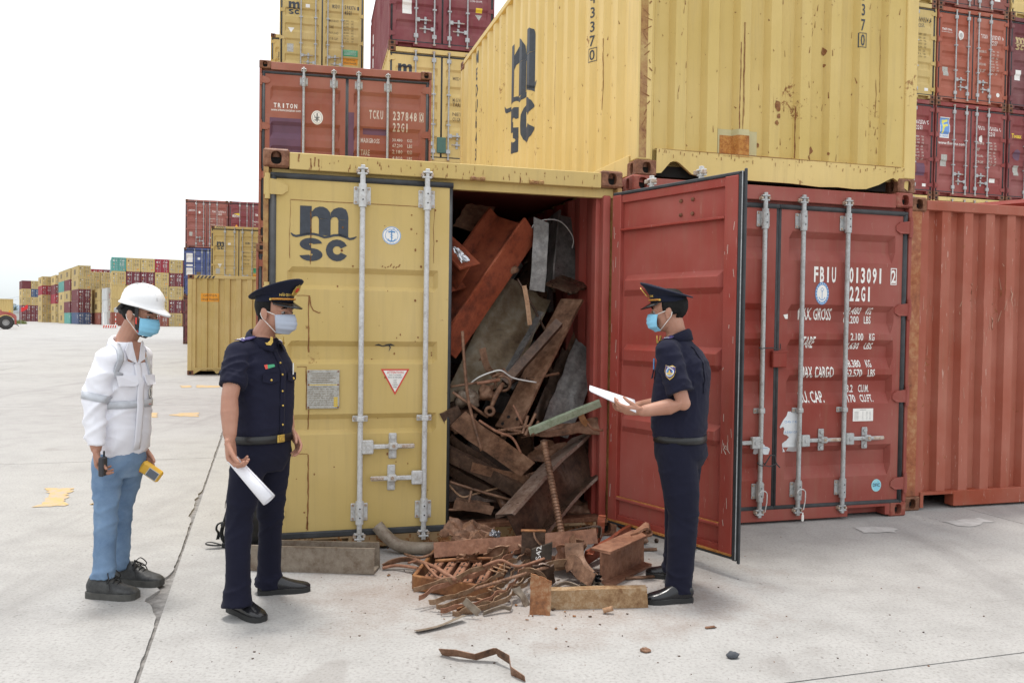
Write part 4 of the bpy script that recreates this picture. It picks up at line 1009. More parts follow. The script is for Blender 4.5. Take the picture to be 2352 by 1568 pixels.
# the stack straight behind the open container
pD = base_at(596, 137, 5.182, 2.593)
D_GR = [(2.24, 2.02, .05, .09), (1.74, 1.50, .05, .09), (1.40, 1.18, .05, .09), (1.13, .91, .05, .09), (.585, .335, .05, .09)]
cD, dD, gD = mid_container('faded orange red container with purple patches, right behind the open yellow one', pD, .2, T_OR, lod=2, grooves=D_GR, cast=M['casting'])
P = Print2D(); P.mono('TRITON', .19, 1.935, .060, .34); P.text('www.tritoncontainer.com', .162, 1.885, .036, .41, 0, .008)
P.ell(.80, 1.825, .082, .10, 0)
print_on_doors(cD, dD, P, M['white_print'], gD, A_H, 0)
P = Print2D(); P.ring(.80, 1.825, .066, .08, .003, 0); P.stroke([(.80, 1.765), (.80, 1.885)], .014, 0); P.stroke([(.765, 1.86), (.77, 1.82), (.80, 1.815), (.835, 1.83)], .008, 0); P.stroke([(.76, 1.79), (.84, 1.79)], .006, 0); P.stroke([(.775, 1.775), (.79, 1.81), (.78, 1.84)], .005, 0); P.stroke([(.83, 1.78), (.815, 1.81), (.825, 1.85)], .005, 0)
o = print_on_doors(cD, dD, P, M['black_print'], gD, A_H, 0, 'class_seal'); o.location.y -= .002
P = Print2D(); P.rect(.145, .575, 1.18, 1.79); print_on_doors(cD, dD, P, M['purple_print'], gD, A_H, 0, 'overpaint_patch')
P = Print2D(); P.rect(RX0+.005, RX0+.085, 1.2, 1.93); P.rect(1.45, 1.79, 1.63, 1.715); print_on_doors(cD, dD, P, M['purple_print'], gD, A_H, 1, 'overpaint_patch')
P = Print2D(); P.mono('TCKU', 1.53, 1.86, .118, .215); P.mono('237848', 1.87, 1.86, .118, .365); P.text('0', 2.295, 1.865, .105, .045, 0, .02, None, 0, 'c'); P.frame(2.262, 2.328, 1.85, 1.985, .006); P.mono('22G1', 1.87, 1.70, .112, .245)
spec_lines(P, 1.42, 1.875, 1.55, 6, 0, .050)
print_on_doors(cD, dD, P, M['cream_print'], gD, A_H, 1)
cD0, dD0, _ = mid_container('orange red container, only its left post showing beside the open yellow one', Vector((pD.x-.02, pD.y-.02, 0)), .2, T_OR, lod=1, cast=M['casting'])
# upper left: yellow high cube, its neighbours
pF = base_at(641, 172, 8.69, 8.69)
cF, dF, gF = mid_container('tall yellow container with dark ship line mark and green sticker, top left of the stacks', pF, .22, YEL, 12.19, 2.896)
dress(cF, dF, gF, 2.896, 'MSDU 598376 1', '45G1', 'ship', 'k', True, 'square', idz=2.08)
P = Print2D(); P.poly([(.24, 1.42), (.42, 1.42), (.33, 1.26)][::-1]); print_on_doors(cF, dF, P, M['white_print'], gF, 2.896, 0, 'warning_triangle')
P = Print2D(); P.rect(1.83, 2.26, .70, .90, 0); P.rect(1.83, 2.26, .45, .64, 1); print_on_doors(cF, dF, P, [M['green_print'], M['orange_print']], gF, 2.896, 1, 'sticker')
P = Print2D(); P.text('Eco-Container', 1.86, .85, .035, .36, 0, .0, None, 0, 'l', 1)
for k in range(3): P.stroke([(1.86, .82-k*.035), (2.22, .82-k*.035)], .008, 0)
P.text('CAUTION', 2.045, .575, .045, .25, 1, .01, None, 0, 'c', 1); P.text('HIGH TRAILER', 2.045, .485, .045, .37, 1, .01, None, 0, 'c', 1); o = print_on_doors(cF, dF, P, [M['white_print'], M['brown_print']], gF, 2.896, 1, 'sticker_text'); o.location.y -= .003
pG = base_at(622, 75, 11.2, 8.69-.1)
cG, dG, gG = mid_container('yellow container just showing past the left side of the tall yellow one', pG, .22, YEL2, 12.19, 2.591)
dress(cG, dG, gG, 2.591, 'MEDU 204417 3', '22G1', 'ship', 'k')
pH = base_at(893, 103, 7.773, 7.775); H_YAW = .24
COLH = (.20, .027, .04)
cH, dH, gH = mid_container('dark red container with white locking bars, its long left side showing, top row', pH, H_YAW, COLH)
P = Print2D(); P.text('1.170 CU.FT.', 1.86, 1.16, .05, .30, 0, .01, None, 0, 'l', 1); print_on_doors(cH, dH, P, M['white_print'], gH, A_H, 1)
P = Print2D(); P.rect(.30, .51, .74, 1.05); print_on_doors(cH, dH, P, M['white_print'], gH, A_H, 0, 'data_plate')
P = Print2D(); P.rect(2.0, 2.15, .93, 1.03, 0); P.poly([(1.99, .88), (2.15, .88), (2.07, .74)][::-1], 1); print_on_doors(cH, dH, P, [M['yellow_print'], M['grey_plate']], gH, A_H, 1, 'sticker')
P = Print2D()
for k in range(5): P.rect(-5.3, -5.05, .3+k*.34, .3+k*.34+.26)
P.build('lettering', M['white_print'], cH, lambda s, t: Vector((.008+lerp_prof(corr_profile(.11, 5.958, SIDE_PITCH, SIDE_DEPTH, .10), -s), -s, t)), [-p[0] for p in corr_profile(.11, 5.958, SIDE_PITCH, SIDE_DEPTH, .10)])
cI, dI, gI = mid_container('yellow container under the dark red one, its dark ship line mark half hidden', Vector((pH.x, pH.y, 5.182)), H_YAW, YEL2)
P = Print2D(); ship_logo(P, .16, 1.83, .43); print_on_doors(cI, dI, P, M['black_print'], gI, A_H, 0, 'ship_line_logo')
P = Print2D(); P.ell(.80, 1.98, .075, .09, 0); P.ring(.80, 1.98, .06, .073, .004, 1); P.stroke([(.80, 1.92), (.80, 2.03)], .01, 1); print_on_doors(cI, dI, P, [M['white_print'], M['black_print']], gI, A_H, 0, 'class_seal')
P = Print2D()
for tx, z in (('MEDU', 1.92), ('M.G.W.', 1.42), ('TARE', 1.32), ('NET', 1.10), ('CU.CAP', .98)): P.text(tx, 1.48, z, .08, .22, 0, .02, None, 0, 'l', 1)
print_on_doors(cI, dI, P, M['brown_print'], gI, A_H, 1)
mb = MB(); mb.box(1.12, 1.33, -.03, .0, .22, .58, 0, .01); mb.build('door_patch', m_plain('dull_green_paint', (.07, .15, .12), .7), cI)
pJ = Vector((pH.x-1.55, pH.y+8.4, 8.69))
cJ, _, _ = mid_container('bright red container, a thin strip between the tall yellow and dark red ones', pJ, .22, (.42, .02, .04), 6.058, 2.896)
# right hand stacks, three columns
pL = gnd(2150.5, 231, 7.773); L_YAW = .29; LU = Vector((math.cos(L_YAW), math.sin(L_YAW), 0))
cols = {'K': -2.50, 'L': 0.0, 'M': 2.52}
def rc(c, tier, color, label, H=2.591, **k): return mid_container(label, Vector((pL.x+LU.x*cols[c], pL.y+LU.y*cols[c], 2.591*(tier-1)+.002*tier)), L_YAW, color, 6.058, H, **k)
cL1, dL, gL = rc('L', 3, (.26, .03, .028), 'red container with a blue and yellow flag sign on its left door, right hand stack')
dress(cL1, dL, gL, A_H, 'FSCU 751656 0', '22G1', None, 'w', False, None)
P = Print2D(); P.rect(.16, .50, 1.60, 2.16, 0); P.rect(.18, .48, 1.70, 2.14, 1)
P.poly([(.25, 2.09), (.33, 2.09), (.43, 2.12), (.44, 2.05), (.34, 2.03), (.28, 1.97), (.245, 1.99)], 2); P.poly([(.25, 1.97), (.34, 1.96), (.43, 2.0), (.44, 1.93), (.34, 1.90), (.30, 1.84), (.28, 1.72), (.235, 1.72), (.25, 1.87)], 2); P.text('FLORENS', .33, 1.625, .055, .28, 1, .01, None, 0, 'c', 1)
print_on_doors(cL1, dL, P, [M['white_print'], m_plain('sign_blue', (.16, .32, .66), .5), m_plain('sign_yellow', (.75, .70, .12), .5)], gL, A_H, 0, 'lessor_sign')
P = Print2D(); P.text('www.florens.com', .11, 1.42, .085, .92, 0, .012, None, 0, 'l', 1); P.rect(.22, .42, .82, 1.14, 1); print_on_doors(cL1, dL, P, [M['white_print'], M['grey_plate']], gL, A_H, 0)
P = Print2D(); P.ell(1.60, 1.66, .06, .10, 0); P.rect(1.93, 2.13, .47, .58, 0); print_on_doors(cL1, dL, P, M['white_print'], gL, A_H, 1, 'sticker')
cL2, dL, gL = rc('L', 4, (.36, .075, .035), 'orange red container with white lettering, above the one with the flag sign')
dress(cL2, dL, gL, A_H, 'TCKU 215767 0', '22G1', None, 'w', True, 'round', idz=1.86)
P = Print2D(); P.text('TRITON', .16, 1.94, .07, .33, 0, .02, None, 0, 'l', 1); P.text('www.tritoncontainer.com', .13, 1.88, .035, .37, 0, .0, None, 0, 'l', 1); P.ell(.8, 1.86, .09, .13); print_on_doors(cL2, dL, P, M['white_print'], gL, A_H, 0)
P = Print2D(); P.ell(2.13, .33, .06, .06); print_on_doors(cL2, dL, P, M['white_print'], gL, A_H, 1, 'sticker')
cL3, dL, gL = rc('L', 5, (.25, .06, .045), 'brown red container cut by the upper edge, over the orange red one')
P = Print2D(); P.rect(1.93, 2.13, .33, .45); print_on_doors(cL3, dL, P, M['white_print'], gL, A_H, 1, 'sticker')
cL0, dL, gL = rc('L', 2, YEL2, 'yellow container below the flag sign one, only its header showing', cast=M['casting'])
cK1, dK, gK = rc('K', 3, (.24, .028, .03), 'dark red container half hidden by the pale yellow one, left of the flag sign one')
dress(cK1, dK, gK, A_H, 'TEMU 362530 5', '22G1', None, 'w'); P = Print2D(); P.rect(1.9, 2.18, .52, .86, 0); P.rect(2.1, 2.22, .22, .30, 1); print_on_doors(cK1, dK, P, [M['purple_print'], M['white_print']], gK, A_H, 1, 'sticker')
cK2, dK, gK = rc('K', 4, YEL, 'yellow container half hidden by the pale yellow one, in the right hand stack', idz=None) if False else rc('K', 4, YEL, 'yellow container half hidden by the pale yellow one, in the right hand stack')
dress(cK2, dK, gK, A_H, 'MEDU 109124 5', '22G1', 'ship', 'k', True, 'square', idz=2.08); P = Print2D(); P.rect(2.1, 2.22, .22, .30); print_on_doors(cK2, dK, P, M['white_print'], gK, A_H, 1, 'sticker')
cK3, _, _ = rc('K', 5, YEL, 'yellow container at the upper edge, above the half hidden yellow one')
cK0, _, _ = rc('K', 2, YEL2, 'yellow container header just showing right of the pale yellow corner')
cM1, dM, gM = rc('M', 3, (.21, .025, .03), 'dark red container with yellow wording, cut off by the right edge')
P = Print2D(); P.text('Touax', .14, 1.78, .115, .36, 0, .035, None, 0, 'l', 1); P.rect(.24, .42, .72, 1.0, 1); P.ell(.36, 1.30, .13, .16, 2); print_on_doors(cM1, dM, P, [M['yellow_print'], M['grey_plate'], M['purple_print']], gM, A_H, 0)
cM2, dM, gM = rc('M', 4, (.15, .025, .035), 'purplish red container with pale yellow ship line mark, at the right edge')
P = Print2D(); ship_logo(P, .17, 1.68, .42); P.m = [0]*len(P.f); P.rect(.22, .42, .82, 1.1, 1); print_on_doors(cM2, dM, P, [m_plain('pale_yellow_print', (.50, .38, .18), .55), M['white_print']], gM, A_H, 0, 'ship_line_logo')
cM3, _, _ = rc('M', 5, YEL2, 'yellow container in the upper right corner of the picture')
# middle distance, left of the open container
N_YAW = .24; pN = gnd(426, 457, 8.688); NU = Vector((math.cos(N_YAW), math.sin(N_YAW), 0))
cN, dN, gN = mid_container('brick red container on top of the blue one, high in the left middle stack', Vector((pN.x, pN.y, 5.794)), N_YAW, (.31, .085, .07), 12.19, 2.896)
dress(cN, dN, gN, 2.896, 'TCNU 917576 5', '45G1', None, 'w', True, 'round', idz=2.15)
P = Print2D(); P.text('TRITON', .17, 2.23, .06, .36, 0, .02, None, 0, 'l', 1); P.stroke([(.15, 2.19), (.56, 2.19)], .012, 0); print_on_doors(cN, dN, P, M['white_print'], gN, 2.896, 0)
cNb, dN, gN = mid_container('blue container with pale squares on its door, left middle stack', Vector((pN.x-.08, pN.y, 2.898)), N_YAW, (.045, .085, .27), 12.19, 2.896)
P = Print2D(); P.rect(.14, .50, 2.02, 2.56); P.rect(.14, .50, 1.78, 1.90); P.rect(.14, .50, 1.25, 1.68); P.rect(.78, .92, 2.18, 2.32); print_on_doors(cNb, dN, P, M['white_print'], gN, 2.896, 0, 'sticker')
P = Print2D(); P.rect(.72, .96, 1.15, 1.45); print_on_doors(cNb, dN, P, M['brown_print'], gN, 2.896, 0, 'data_plate')
cN0, _, _ = mid_container('maroon container under the blue one, a strip left of the yellow corrugated end', Vector((pN.x-.10, pN.y, 0)), N_YAW, (.16, .03, .035), 12.19, 2.896)
cN2, dN, gN = mid_container('dark red container with white and yellow beam sign, right of the brick red one', Vector((pN.x+NU.x*2.5, pN.y+NU.y*2.5, 5.794)), N_YAW, (.20, .025, .04), 12.19, 2.896)
P = Print2D(); P.text('tBEACON', .17, 1.93, .15, .44, 0, .03, None, 0, 'l', 1); P.poly([(.26, 2.14), (.60, 2.02), (.60, 2.18)], 1); P.poly([(.20, 2.12), (.26, 2.19), (.60, 2.19), (.26, 2.15)], 2); P.poly([(.33, 1.35), (.42, 1.50), (.51, 1.35)], 3); print_on_doors(cN2, dN, P, [M['white_print'], M['yellow_print'], M['black_print'], M['orange_print']], gN, 2.896, 0, 'lessor_sign')
P = Print2D(); P.text('TEMU', 1.5, 2.05, .12, .2, 0, .02, None, 0, 'l', 1); spec_lines(P, 1.42, 1.84, 1.7, 4); print_on_doors(cN2, dN, P, M['white_print'], gN, 2.896, 1)
pO = gnd(484.7, 517.6, 5.79)
cO, dO, gO = mid_container('yellow container with dark ship line mark, above the yellow corrugated end', Vector((pO.x, pO.y, 2.894)), N_YAW, YEL, 12.19, 2.896)
dress(cO, dO, gO, 2.896, 'MSMU 806112 7', '45G1', 'ship', 'k', True, 'square', idz=2.08)
P = Print2D(); P.poly([(.30, 1.16), (.48, 1.16), (.39, .98)][::-1]); print_on_doors(cO, dO, P, M['white_print'], gO, 2.896, 0, 'warning_triangle')
P = Print2D(); P.rect(1.86, 2.2, .78, 1.0, 0); P.rect(1.86, 2.2, .5, .72, 1); print_on_doors(cO, dO, P, [M['green_print'], M['orange_print']], gO, 2.896, 1, 'sticker')
pP = gnd(430, 861, 0)
HP = 2.70
cP, _, _ = mid_container('yellow corrugated container end standing alone on the ground behind the first officer', pP, N_YAW, YEL, 12.19, HP, 'wall_bare')
prP = end_wall(cP, HP, M['paint'], YEL, corr_profile(.10, CW-.10, .29, .045, .10, .42, .08), sill=False)
mb = MB(); mb.prism([(.14, 0, .16), (.42, 0, .16), (.30, 0, .11), (.16, 0, .02)], (0, .05, 0)); mb.prism([(CW-.14, 0, .16), (CW-.42, 0, .16), (CW-.30, 0, .11), (CW-.16, 0, .02)], (0, .05, 0)); mb.box(.14, CW-.14, 0, .06, .155, .20)
mb.prism([(.66, .02, .16), (.84, .02, .16), (.80, .02, .06), (.76, .02, .03), (.71, .02, .06)], (0, .05, 0)); mb.build('bottom_sill', M['paint'], cP, color=YEL)
fP = lambda s, t: Vector((s, lerp_prof(prP, s)+.012, t))
P = Print2D(); P.rect(.33, .80, 1.98, 2.20, 0); P.build('sticker', M['orange_print'], cP, fP, [p[0] for p in prP])
P = Print2D(); P.text('CAUTION', .565, 2.115, .06, .36, 0, .015, None, 0, 'c', 1); P.text('HIGH TRAILER', .565, 2.01, .06, .42, 0, .012, None, 0, 'c', 1); P.build('sticker_text', M['brown_print'], cP, lambda s, t: fP(s, t)-Vector((0, .003, 0)), [p[0] for p in prP])
def hazard(root, H, x0, x1):
    P = Print2D(); n = 5
    for k in range(n):
        a = x0+(x1-x0)*k/n; w = (x1-x0)/n*.5; P.poly([(a, H-.095), (a+w, H-.095), (a+w+.05, H-.025), (a+.05, H-.025)])
    P.build('hazard_stripes', M['black_print'], root, flat(-.004))
hazard(cP, HP, .22, .70); hazard(cO, 2.896, .22, .62); hazard(cN, 2.896, .2, .5); hazard(cN2, 2.896, .2, .5); hazard(cNb, 2.896, .2, .5)
# ------------------------------------------------------------------ far stacks across the yard
F_YAW = .60; FU = Vector((math.cos(F_YAW), math.sin(F_YAW), 0)); FV = Vector((-math.sin(F_YAW), math.cos(F_YAW), 0))
FC = {'yellow': (.58, .435, .18), 'maroon': (.17, .035, .05), 'red': (.34, .03, .055), 'teal': (.12, .40, .35), 'blue': (.06, .11, .22), 'brick red': (.30, .09, .065), 'white': (.62, .64, .64)}
def far_meshes():
    L, H = 12.19, 2.591; mb = MB(); W = CW
    for x in (0, W):                                                # long sides with shallow folds
        n = 20; sg = 1 if x == 0 else -1
        row = []
        for k in range(n):
            a = .15+(L-.3)*k/n; b = (L-.3)/n; row += [(x, a), (x, a+b*.3), (x+sg*.04, a+b*.5), (x+sg*.04, a+b*.8)]
        mb.grid([[(p[0], p[1], z) for p in row] for z in (.1, H-.1)])
        mb.box(x-.0 if sg > 0 else x-.06, x+.06 if sg > 0 else x, 0, L, H-.11, H-.01); mb.box(x if sg > 0 else x-.06, x+.06 if sg > 0 else x, 0, L, .01, .13)
        mb.box(x if sg > 0 else x-.09, x+.09 if sg > 0 else x, 0, .12, .01, H-.01)
    mb.box(.05, W-.05, .0, .1, .01, .14); mb.box(.05, W-.05, .0, .1, H-.17, H-.01); mb.box(.03, W-.03, .05, L-.02, H-.04, H-.02); mb.box(.03, W-.03, L-.06, L, .02, H-.02)
    shell = mb.mesh('shell', [M['paint_far']])
    w = CW/2-.10
    d = MB(); d.v = []; sh = groove_prof(.14, H-.17, std_grooves(H, 5), .03)
    d.grid([[(x, .02+dd*k, z) for x, k in ((0, 0), (.08, 0), (.12, 1), (w-.12, 1), (w-.08, 0), (w, 0))] for z, dd in sh])
    door = d.mesh('door', [M['paint_far']])
    b = MB()
    for x in (.40, .80): b.tube([(x, -.02, .08), (x, -.02, H-.1)], .022, 4); b.box(x-.04, x+.04, -.03, .01, .2, .3); b.box(x-.04, x+.04, -.03, .01, H-.36, H-.25)
    b.box(.42, .72, -.04, -.02, .60, .64)
    bars = b.mesh('locking_bar', [M['galv']])
    e = MB(); pr = corr_profile(.1, W-.1, .27, .045, .05, .4, .1); e.grid([[(s, dd+.03, z) for s, dd in pr] for z in (.12, H-.12)]); wall = e.mesh('end_wall', [M['paint_far']])
    def pm(kind):
        P = Print2D()
        if kind == 'yellow':
            P.rect(.26, .52, H-.72, H-.42, 0); P.rect(.72, .84, H-.66, H-.52, 1); P.rect(.3, .44, 1.24, 1.38, 1); P.rect(.24, .42, .62, .86, 2)
            for k in range(4): P.rect(1.36, 1.66, 1.5-k*.13, 1.55-k*.13, 3); P.rect(1.8, 2.1, 1.5-k*.13, 1.55-k*.13, 3)
            P.rect(1.45, 1.65, H-.62, H-.52, 3); P.rect(1.82, 2.15, H-.62, H-.52, 3); P.rect(1.85, 2.2, .3, .55, 4)
        elif kind == 'white':
            for k in range(4): P.rect(.3+.1*(k % 2), 2.0-.2*(k % 3), .5+k*.28, .62+k*.28, 5)
        else:
            P.rect(.22, .56, H-.72, H-.52, 1); P.rect(.74, .86, H-.7, H-.54, 1); P.rect(.3, .44, 1.3, 1.42, 4); P.rect(.24, .42, .62, .86, 2); P.rect(.5, .6, 1.2, 1.3, 1)
            P.rect(1.45, 1.65, H-.62, H-.52, 1); P.rect(1.82, 2.2, H-.62, H-.52, 1); P.rect(1.85, 2.1, H-.76, H-.68, 1)
            for k in range(6): P.rect(1.4, 1.62, 1.55-k*.11, 1.59-k*.11, 1); P.rect(1.82, 2.12, 1.55-k*.11, 1.59-k*.11, 1)
            P.rect(2.05, 2.2, .25, .4, 4)
        o = P.build('lettering', [M['brown_print'], M['white_print'], M['grey_plate'], M['brown_print'], M['orange_print'], M['red_print']], None, lambda s, t: Vector((s, .012, t)))
        me = o.data; bpy.data.objects.remove(o); return me
    def sm(kind):
        P = Print2D()
        if kind == 'yellow': P.rect(-7.4, -4.8, .75, 1.9, 0)
        else: P.rect(-1.6, -1.3, 1.3, 2.1, 1)
        o = P.build('lettering', [M['brown_print'], M['white_print']], None, lambda s, t: Vector((-.012, -s, t))); me = o.data; bpy.data.objects.remove(o); return me
    return shell, door, bars, wall, pm('yellow'), pm('other'), pm('white'), sm('yellow'), sm('other')
FM = far_meshes()
TIER = ['at the foot', 'second from the ground', 'third from the ground', 'fourth from the ground', 'fifth from the ground', 'sixth from the ground']
ORD = 'first second third fourth fifth sixth seventh eighth ninth tenth eleventh twelfth thirteenth fourteenth fifteenth sixteenth seventeenth eighteenth'.split()
def far_container(pos, colour, label, front='door', length=1.0, rnd=None):
    c = FC[colour]; r = rnd or random; k = r.uniform(.9, 1.1); c = tuple(min(1, x*k) for x in c)
    root = empty('shipping_container', pos, F_YAW, label, 'container', 'containers in the far stacks across the yard')
    inst('shell', FM[0], root, None, c)
    if front == 'door':
        for x in (.08, CW/2+.02):
            d = inst('door', FM[1], root, (x, 0, 0), tuple(v*.93 for v in c)); inst('locking_bar', FM[2], d)
        inst('lettering', FM[4] if colour == 'yellow' else FM[6] if colour == 'white' else FM[5], root)
    else: inst('end_wall', FM[3], root, None, c)
    inst('side_lettering', FM[7] if colour == 'yellow' else FM[8], root)
    return root
rF = random.Random(77); ci = 0
Y_, MR, RD, TL, BL, BR, WH = 'yellow', 'maroon', 'red', 'teal', 'blue', 'brick red', 'white'
def far_column(cx, d, tiers, desc, H=2.591, z0=0):
    """cx: picture column of the near lower corner, d: metres away; tiers from the ground up"""
    p = at(cx, 745, d)
    for i, tcol in enumerate(tiers):
        fr = 'door'
        if tcol is None: continue
        if tcol.endswith('*'): tcol, fr = tcol[:-1], 'wall'
        pos = Vector((p.x+rF.uniform(-.03, .03), p.y+rF.uniform(-.03, .03), z0+i*2.595))
        far_container(pos, tcol, f'{tcol} container {TIER[i]} in {desc}', fr, 1, rF)
def col_desc(k): return f'the {ORD[k]} far column from the left'
pa = at(50.6, 745, 264)
far_column(50.6, 264, [MR, MR, Y_, Y_, MR+'*'], 'the leftmost far column by the red flag')
q = Vector((pa.x+FU.x*2.5, pa.y+FU.y*2.5, 0))
for i, tcol in enumerate([MR, MR, Y_, BL, Y_]): far_container(Vector((q.x, q.y, i*2.595)), tcol, f'{tcol} container {TIER[i]} in {col_desc(1)}', 'door', 1, rF)
far_column(96.5, 235, [Y_, Y_, Y_, RD, Y_], col_desc(2))
far_column(127.0, 226, [Y_, Y_, RD, MR, Y_], col_desc(3))
far_column(146.9, 204, [Y_, Y_, Y_, TL, Y_], col_desc(4))
far_column(160.8, 194, [TL, MR, Y_, MR, Y_], col_desc(5))
far_column(179.7, 183, [BL, MR, MR, Y_, Y_], col_desc(6))
pg = at(204.6, 745, 208)
for c_, tiers in enumerate(([MR, Y_, Y_, Y_, Y_], [None, Y_, Y_, Y_, Y_])):
    for i, tcol in enumerate(tiers):
        if tcol: far_container(Vector((pg.x+FU.x*2.55*c_, pg.y+FU.y*2.55*c_, i*2.595)), tcol, f'{tcol} container {TIER[i]} in {col_desc(7+c_)}', 'door', 1, rF)
for c_, tcol in enumerate((RD, RD, MR)):
    far_container(Vector((pg.x+FU.x*2.5*c_+FV.x*13, pg.y+FU.y*2.5*c_+FV.y*13, 11.75)), tcol, f'{tcol} container, {ORD[c_]} of three topping the row behind the far yellow columns', 'door', 1, rF)
far_column(230.0, 179, [BR, Y_, Y_], col_desc(9))
far_column(246.5, 173, [WH, WH, WH], 'the short all-white far column')
pk = at(255.9, 745, 157)
KC = [[BR+'*', Y_+'*', Y_+'*', Y_, TL], [MR, Y_, Y_, MR, Y_], [Y_, MR, Y_, MR, Y_], [BR, Y_, Y_, Y_, RD], [Y_, MR, Y_, MR, Y_], [BR, MR, Y_, MR, MR], [Y_, MR, Y_, Y_, MR]]
K_YAW = .47; KU = Vector((math.cos(K_YAW), math.sin(K_YAW), 0))
for c_, tiers in enumerate(KC[:6]):
    for i, tcol in enumerate(tiers):
        fr = 'door'
        if tcol.endswith('*'): tcol, fr = tcol[:-1], 'wall'
        o = far_container(Vector((pk.x+KU.x*2.52*c_, pk.y+KU.y*2.52*c_, i*2.595)), tcol, f'{tcol} container {TIER[i]}, {ORD[c_]} column of the teal-topped far block', fr, 1, rF)
        o.rotation_euler.z = K_YAW
# ------------------------------------------------------------------ reach stacker tail at the left edge, with a container beyond it
M['tyre'] = m_plain('dusty_tyre_rubber', (.045, .042, .04), .9, 0, .3, 20, .3); M['machine_red'] = m_paint('faded_red_machine_paint', (.38, .075, .06), .3, .3)
wc = at(13.5, 738.5, 97); R_W = .80
st = empty('reach_stacker', Vector((wc.x, wc.y, 0)), .56, 'faded red yard machine with a big black rear tyre, cut off by the left edge', 'yard machine')
mb = MB(); mb.tube([(0, -.32, R_W), (0, .32, R_W)], R_W, 32); w = None
prof = [(.36, -.30), (.52, -.33), (.70, -.32), (.79, -.22), (.80, 0), (.79, .22), (.70, .32), (.52, .33), (.36, .30)]
rotx = Matrix.Rotation(PI/2, 3, 'X'); mb = MB(); mb.lathe(prof, (0, 0, R_W), 36, 0, 1, 1, rotx, False)
for k in range(26):
    a = 2*PI*k/26; ca, sa = math.cos(a), math.sin(a); c = Vector((.79*ca, 0, R_W+.79*sa)); tn = Vector((-sa, 0, ca)); rr = Vector((ca, 0, sa))
    for sg in (-1, 1):
        a0 = c+Vector((0, sg*.02, 0)); b0 = c+Vector((0, sg*.30, 0))+tn*.10
        mb.add([a0-tn*.03, a0+tn*.03, b0+tn*.03, b0-tn*.03, a0-tn*.03+rr*.03, a0+tn*.03+rr*.03, b0+tn*.03+rr*.02, b0-tn*.03+rr*.02], [(4, 5, 6, 7), (0, 1, 5, 4), (1, 2, 6, 5), (2, 3, 7, 6), (3, 0, 4, 7)])
wh = mb.build('wheel', M['tyre'], st, True)
mb = MB(); mb.lathe([(.37, -.28), (.33, -.24), (.30, -.12), (.16, -.10), (.14, -.2), (.0, -.2)], (0, 0, R_W), 28, 0, 1, 1, rotx.to_3x3(), False); mb.lathe([(.37, .28), (.33, .24), (.30, .12), (.0, .1)], (0, 0, R_W), 28, 0, 1, 1, rotx, False)
for k in range(10): a = 2*PI*k/10; mb.cyl((.22*math.cos(a), -.14, R_W+.22*math.sin(a)), (.22*math.cos(a), -.08, R_W+.22*math.sin(a)), .022, 6)
mb.build('rim', m_plain('dirty_rim_paint', (.35, .34, .33), .6), wh)
mb = MB()
body = [(-3.5, .75), (-.95, .75), (-.92, 1.15), (-.55, 1.62), (.0, 1.74), (.55, 1.58), (.86, 1.2), (.9, .62), (1.05, .60), (1.08, 1.5), (.95, 1.72), (.55, 1.95), (.2, 2.02), (-.4, 2.1), (-.45, 2.25), (-1.4, 2.3), (-3.5, 2.45)]
mb.prism([(x, -.30, z) for x, z in body], (0, 2.7, 0)); mb.build('body', M['machine_red'], st, fix=True)
mb = MB(); mb.prism([(.80, -.30, .62), (1.10, -.30, .62), (1.32, -.30, .40), (1.28, -.30, .36), (1.02, -.30, .55), (.80, -.30, .55)], (0, .6, 0)); mb.build('mudguard', M['tyre'], st)
mb = MB(); mb.box(.30, .46, -.2, -.05, 2.0, 2.22, 0, .02); mb.build('lamp', M['orange_print'], st)
p = at(0, 692, 112); c_ = far_container(Vector((p.x-1.0, p.y, 2.35)), Y_, 'lone yellow container carried high at the left edge, above the yard machine', 'wall', 1, rF); c_.rotation_euler.z = .62
c_.location = Vector((p.x-1.05, p.y, 1.3))
# flag on a slim pole, weeds, low white shed, trees, hills, wires
fp = at(48, 743, 150); fl = empty('red_flag', Vector((fp.x, fp.y, 0)), 0, 'small red flag flying in front of the far stacks', 'flag')
MB().cyl((0, 0, 0), (0, 0, 3.55), .03, 8).build('pole', M['galv'], fl)
rows = []
for i in range(9):
    u = i/8; rows.append([(u*1.25*(.95), .12*math.sin(u*7)*u, 2.35+v*.75+u*.62-.12*math.sin(u*3)+.05*v*math.sin(u*9)) for v in (0, .25, .5, .75, 1)])
MB().grid(rows).build('cloth', m_plain('red_flag_cloth', (.62, .03, .03), .8), fl, True)
gb = MB(); rg = random.Random(2)
for k in range(900):
    c = at(rg.triangular(38, 70, 52), 745, 170); x, y = c.x+rg.uniform(-.3, .3), 168+rg.uniform(-1.5, 1.5); h = rg.uniform(.25, .95)*(1.0-abs(c.x+100)*.0); a = rg.uniform(0, PI); dx, dy = .035*math.cos(a), .035*math.sin(a); lx, ly = rg.uniform(-.25, .25), rg.uniform(-.25, .25)
    gb.add([(x-dx, y-dy, 0), (x+dx, y+dy, 0), (x+lx*.5+dx*.7, y+ly*.5+dy*.7, h*.6), (x+lx, y+ly, h)], [(0, 1, 2, 3)])
tag(gb.build('weeds', m_plain('dry_weeds', (.19, .22, .07), .9, 0, .35, 3)), 'pale green weeds at the yard edge', 'weeds', None, 'stuff')
sp_ = at(19, 744, 300); shed = empty('low_shed', Vector((sp_.x, sp_.y, 0)), .3, 'low white shed beyond the yard, left of the far stacks', 'shed')
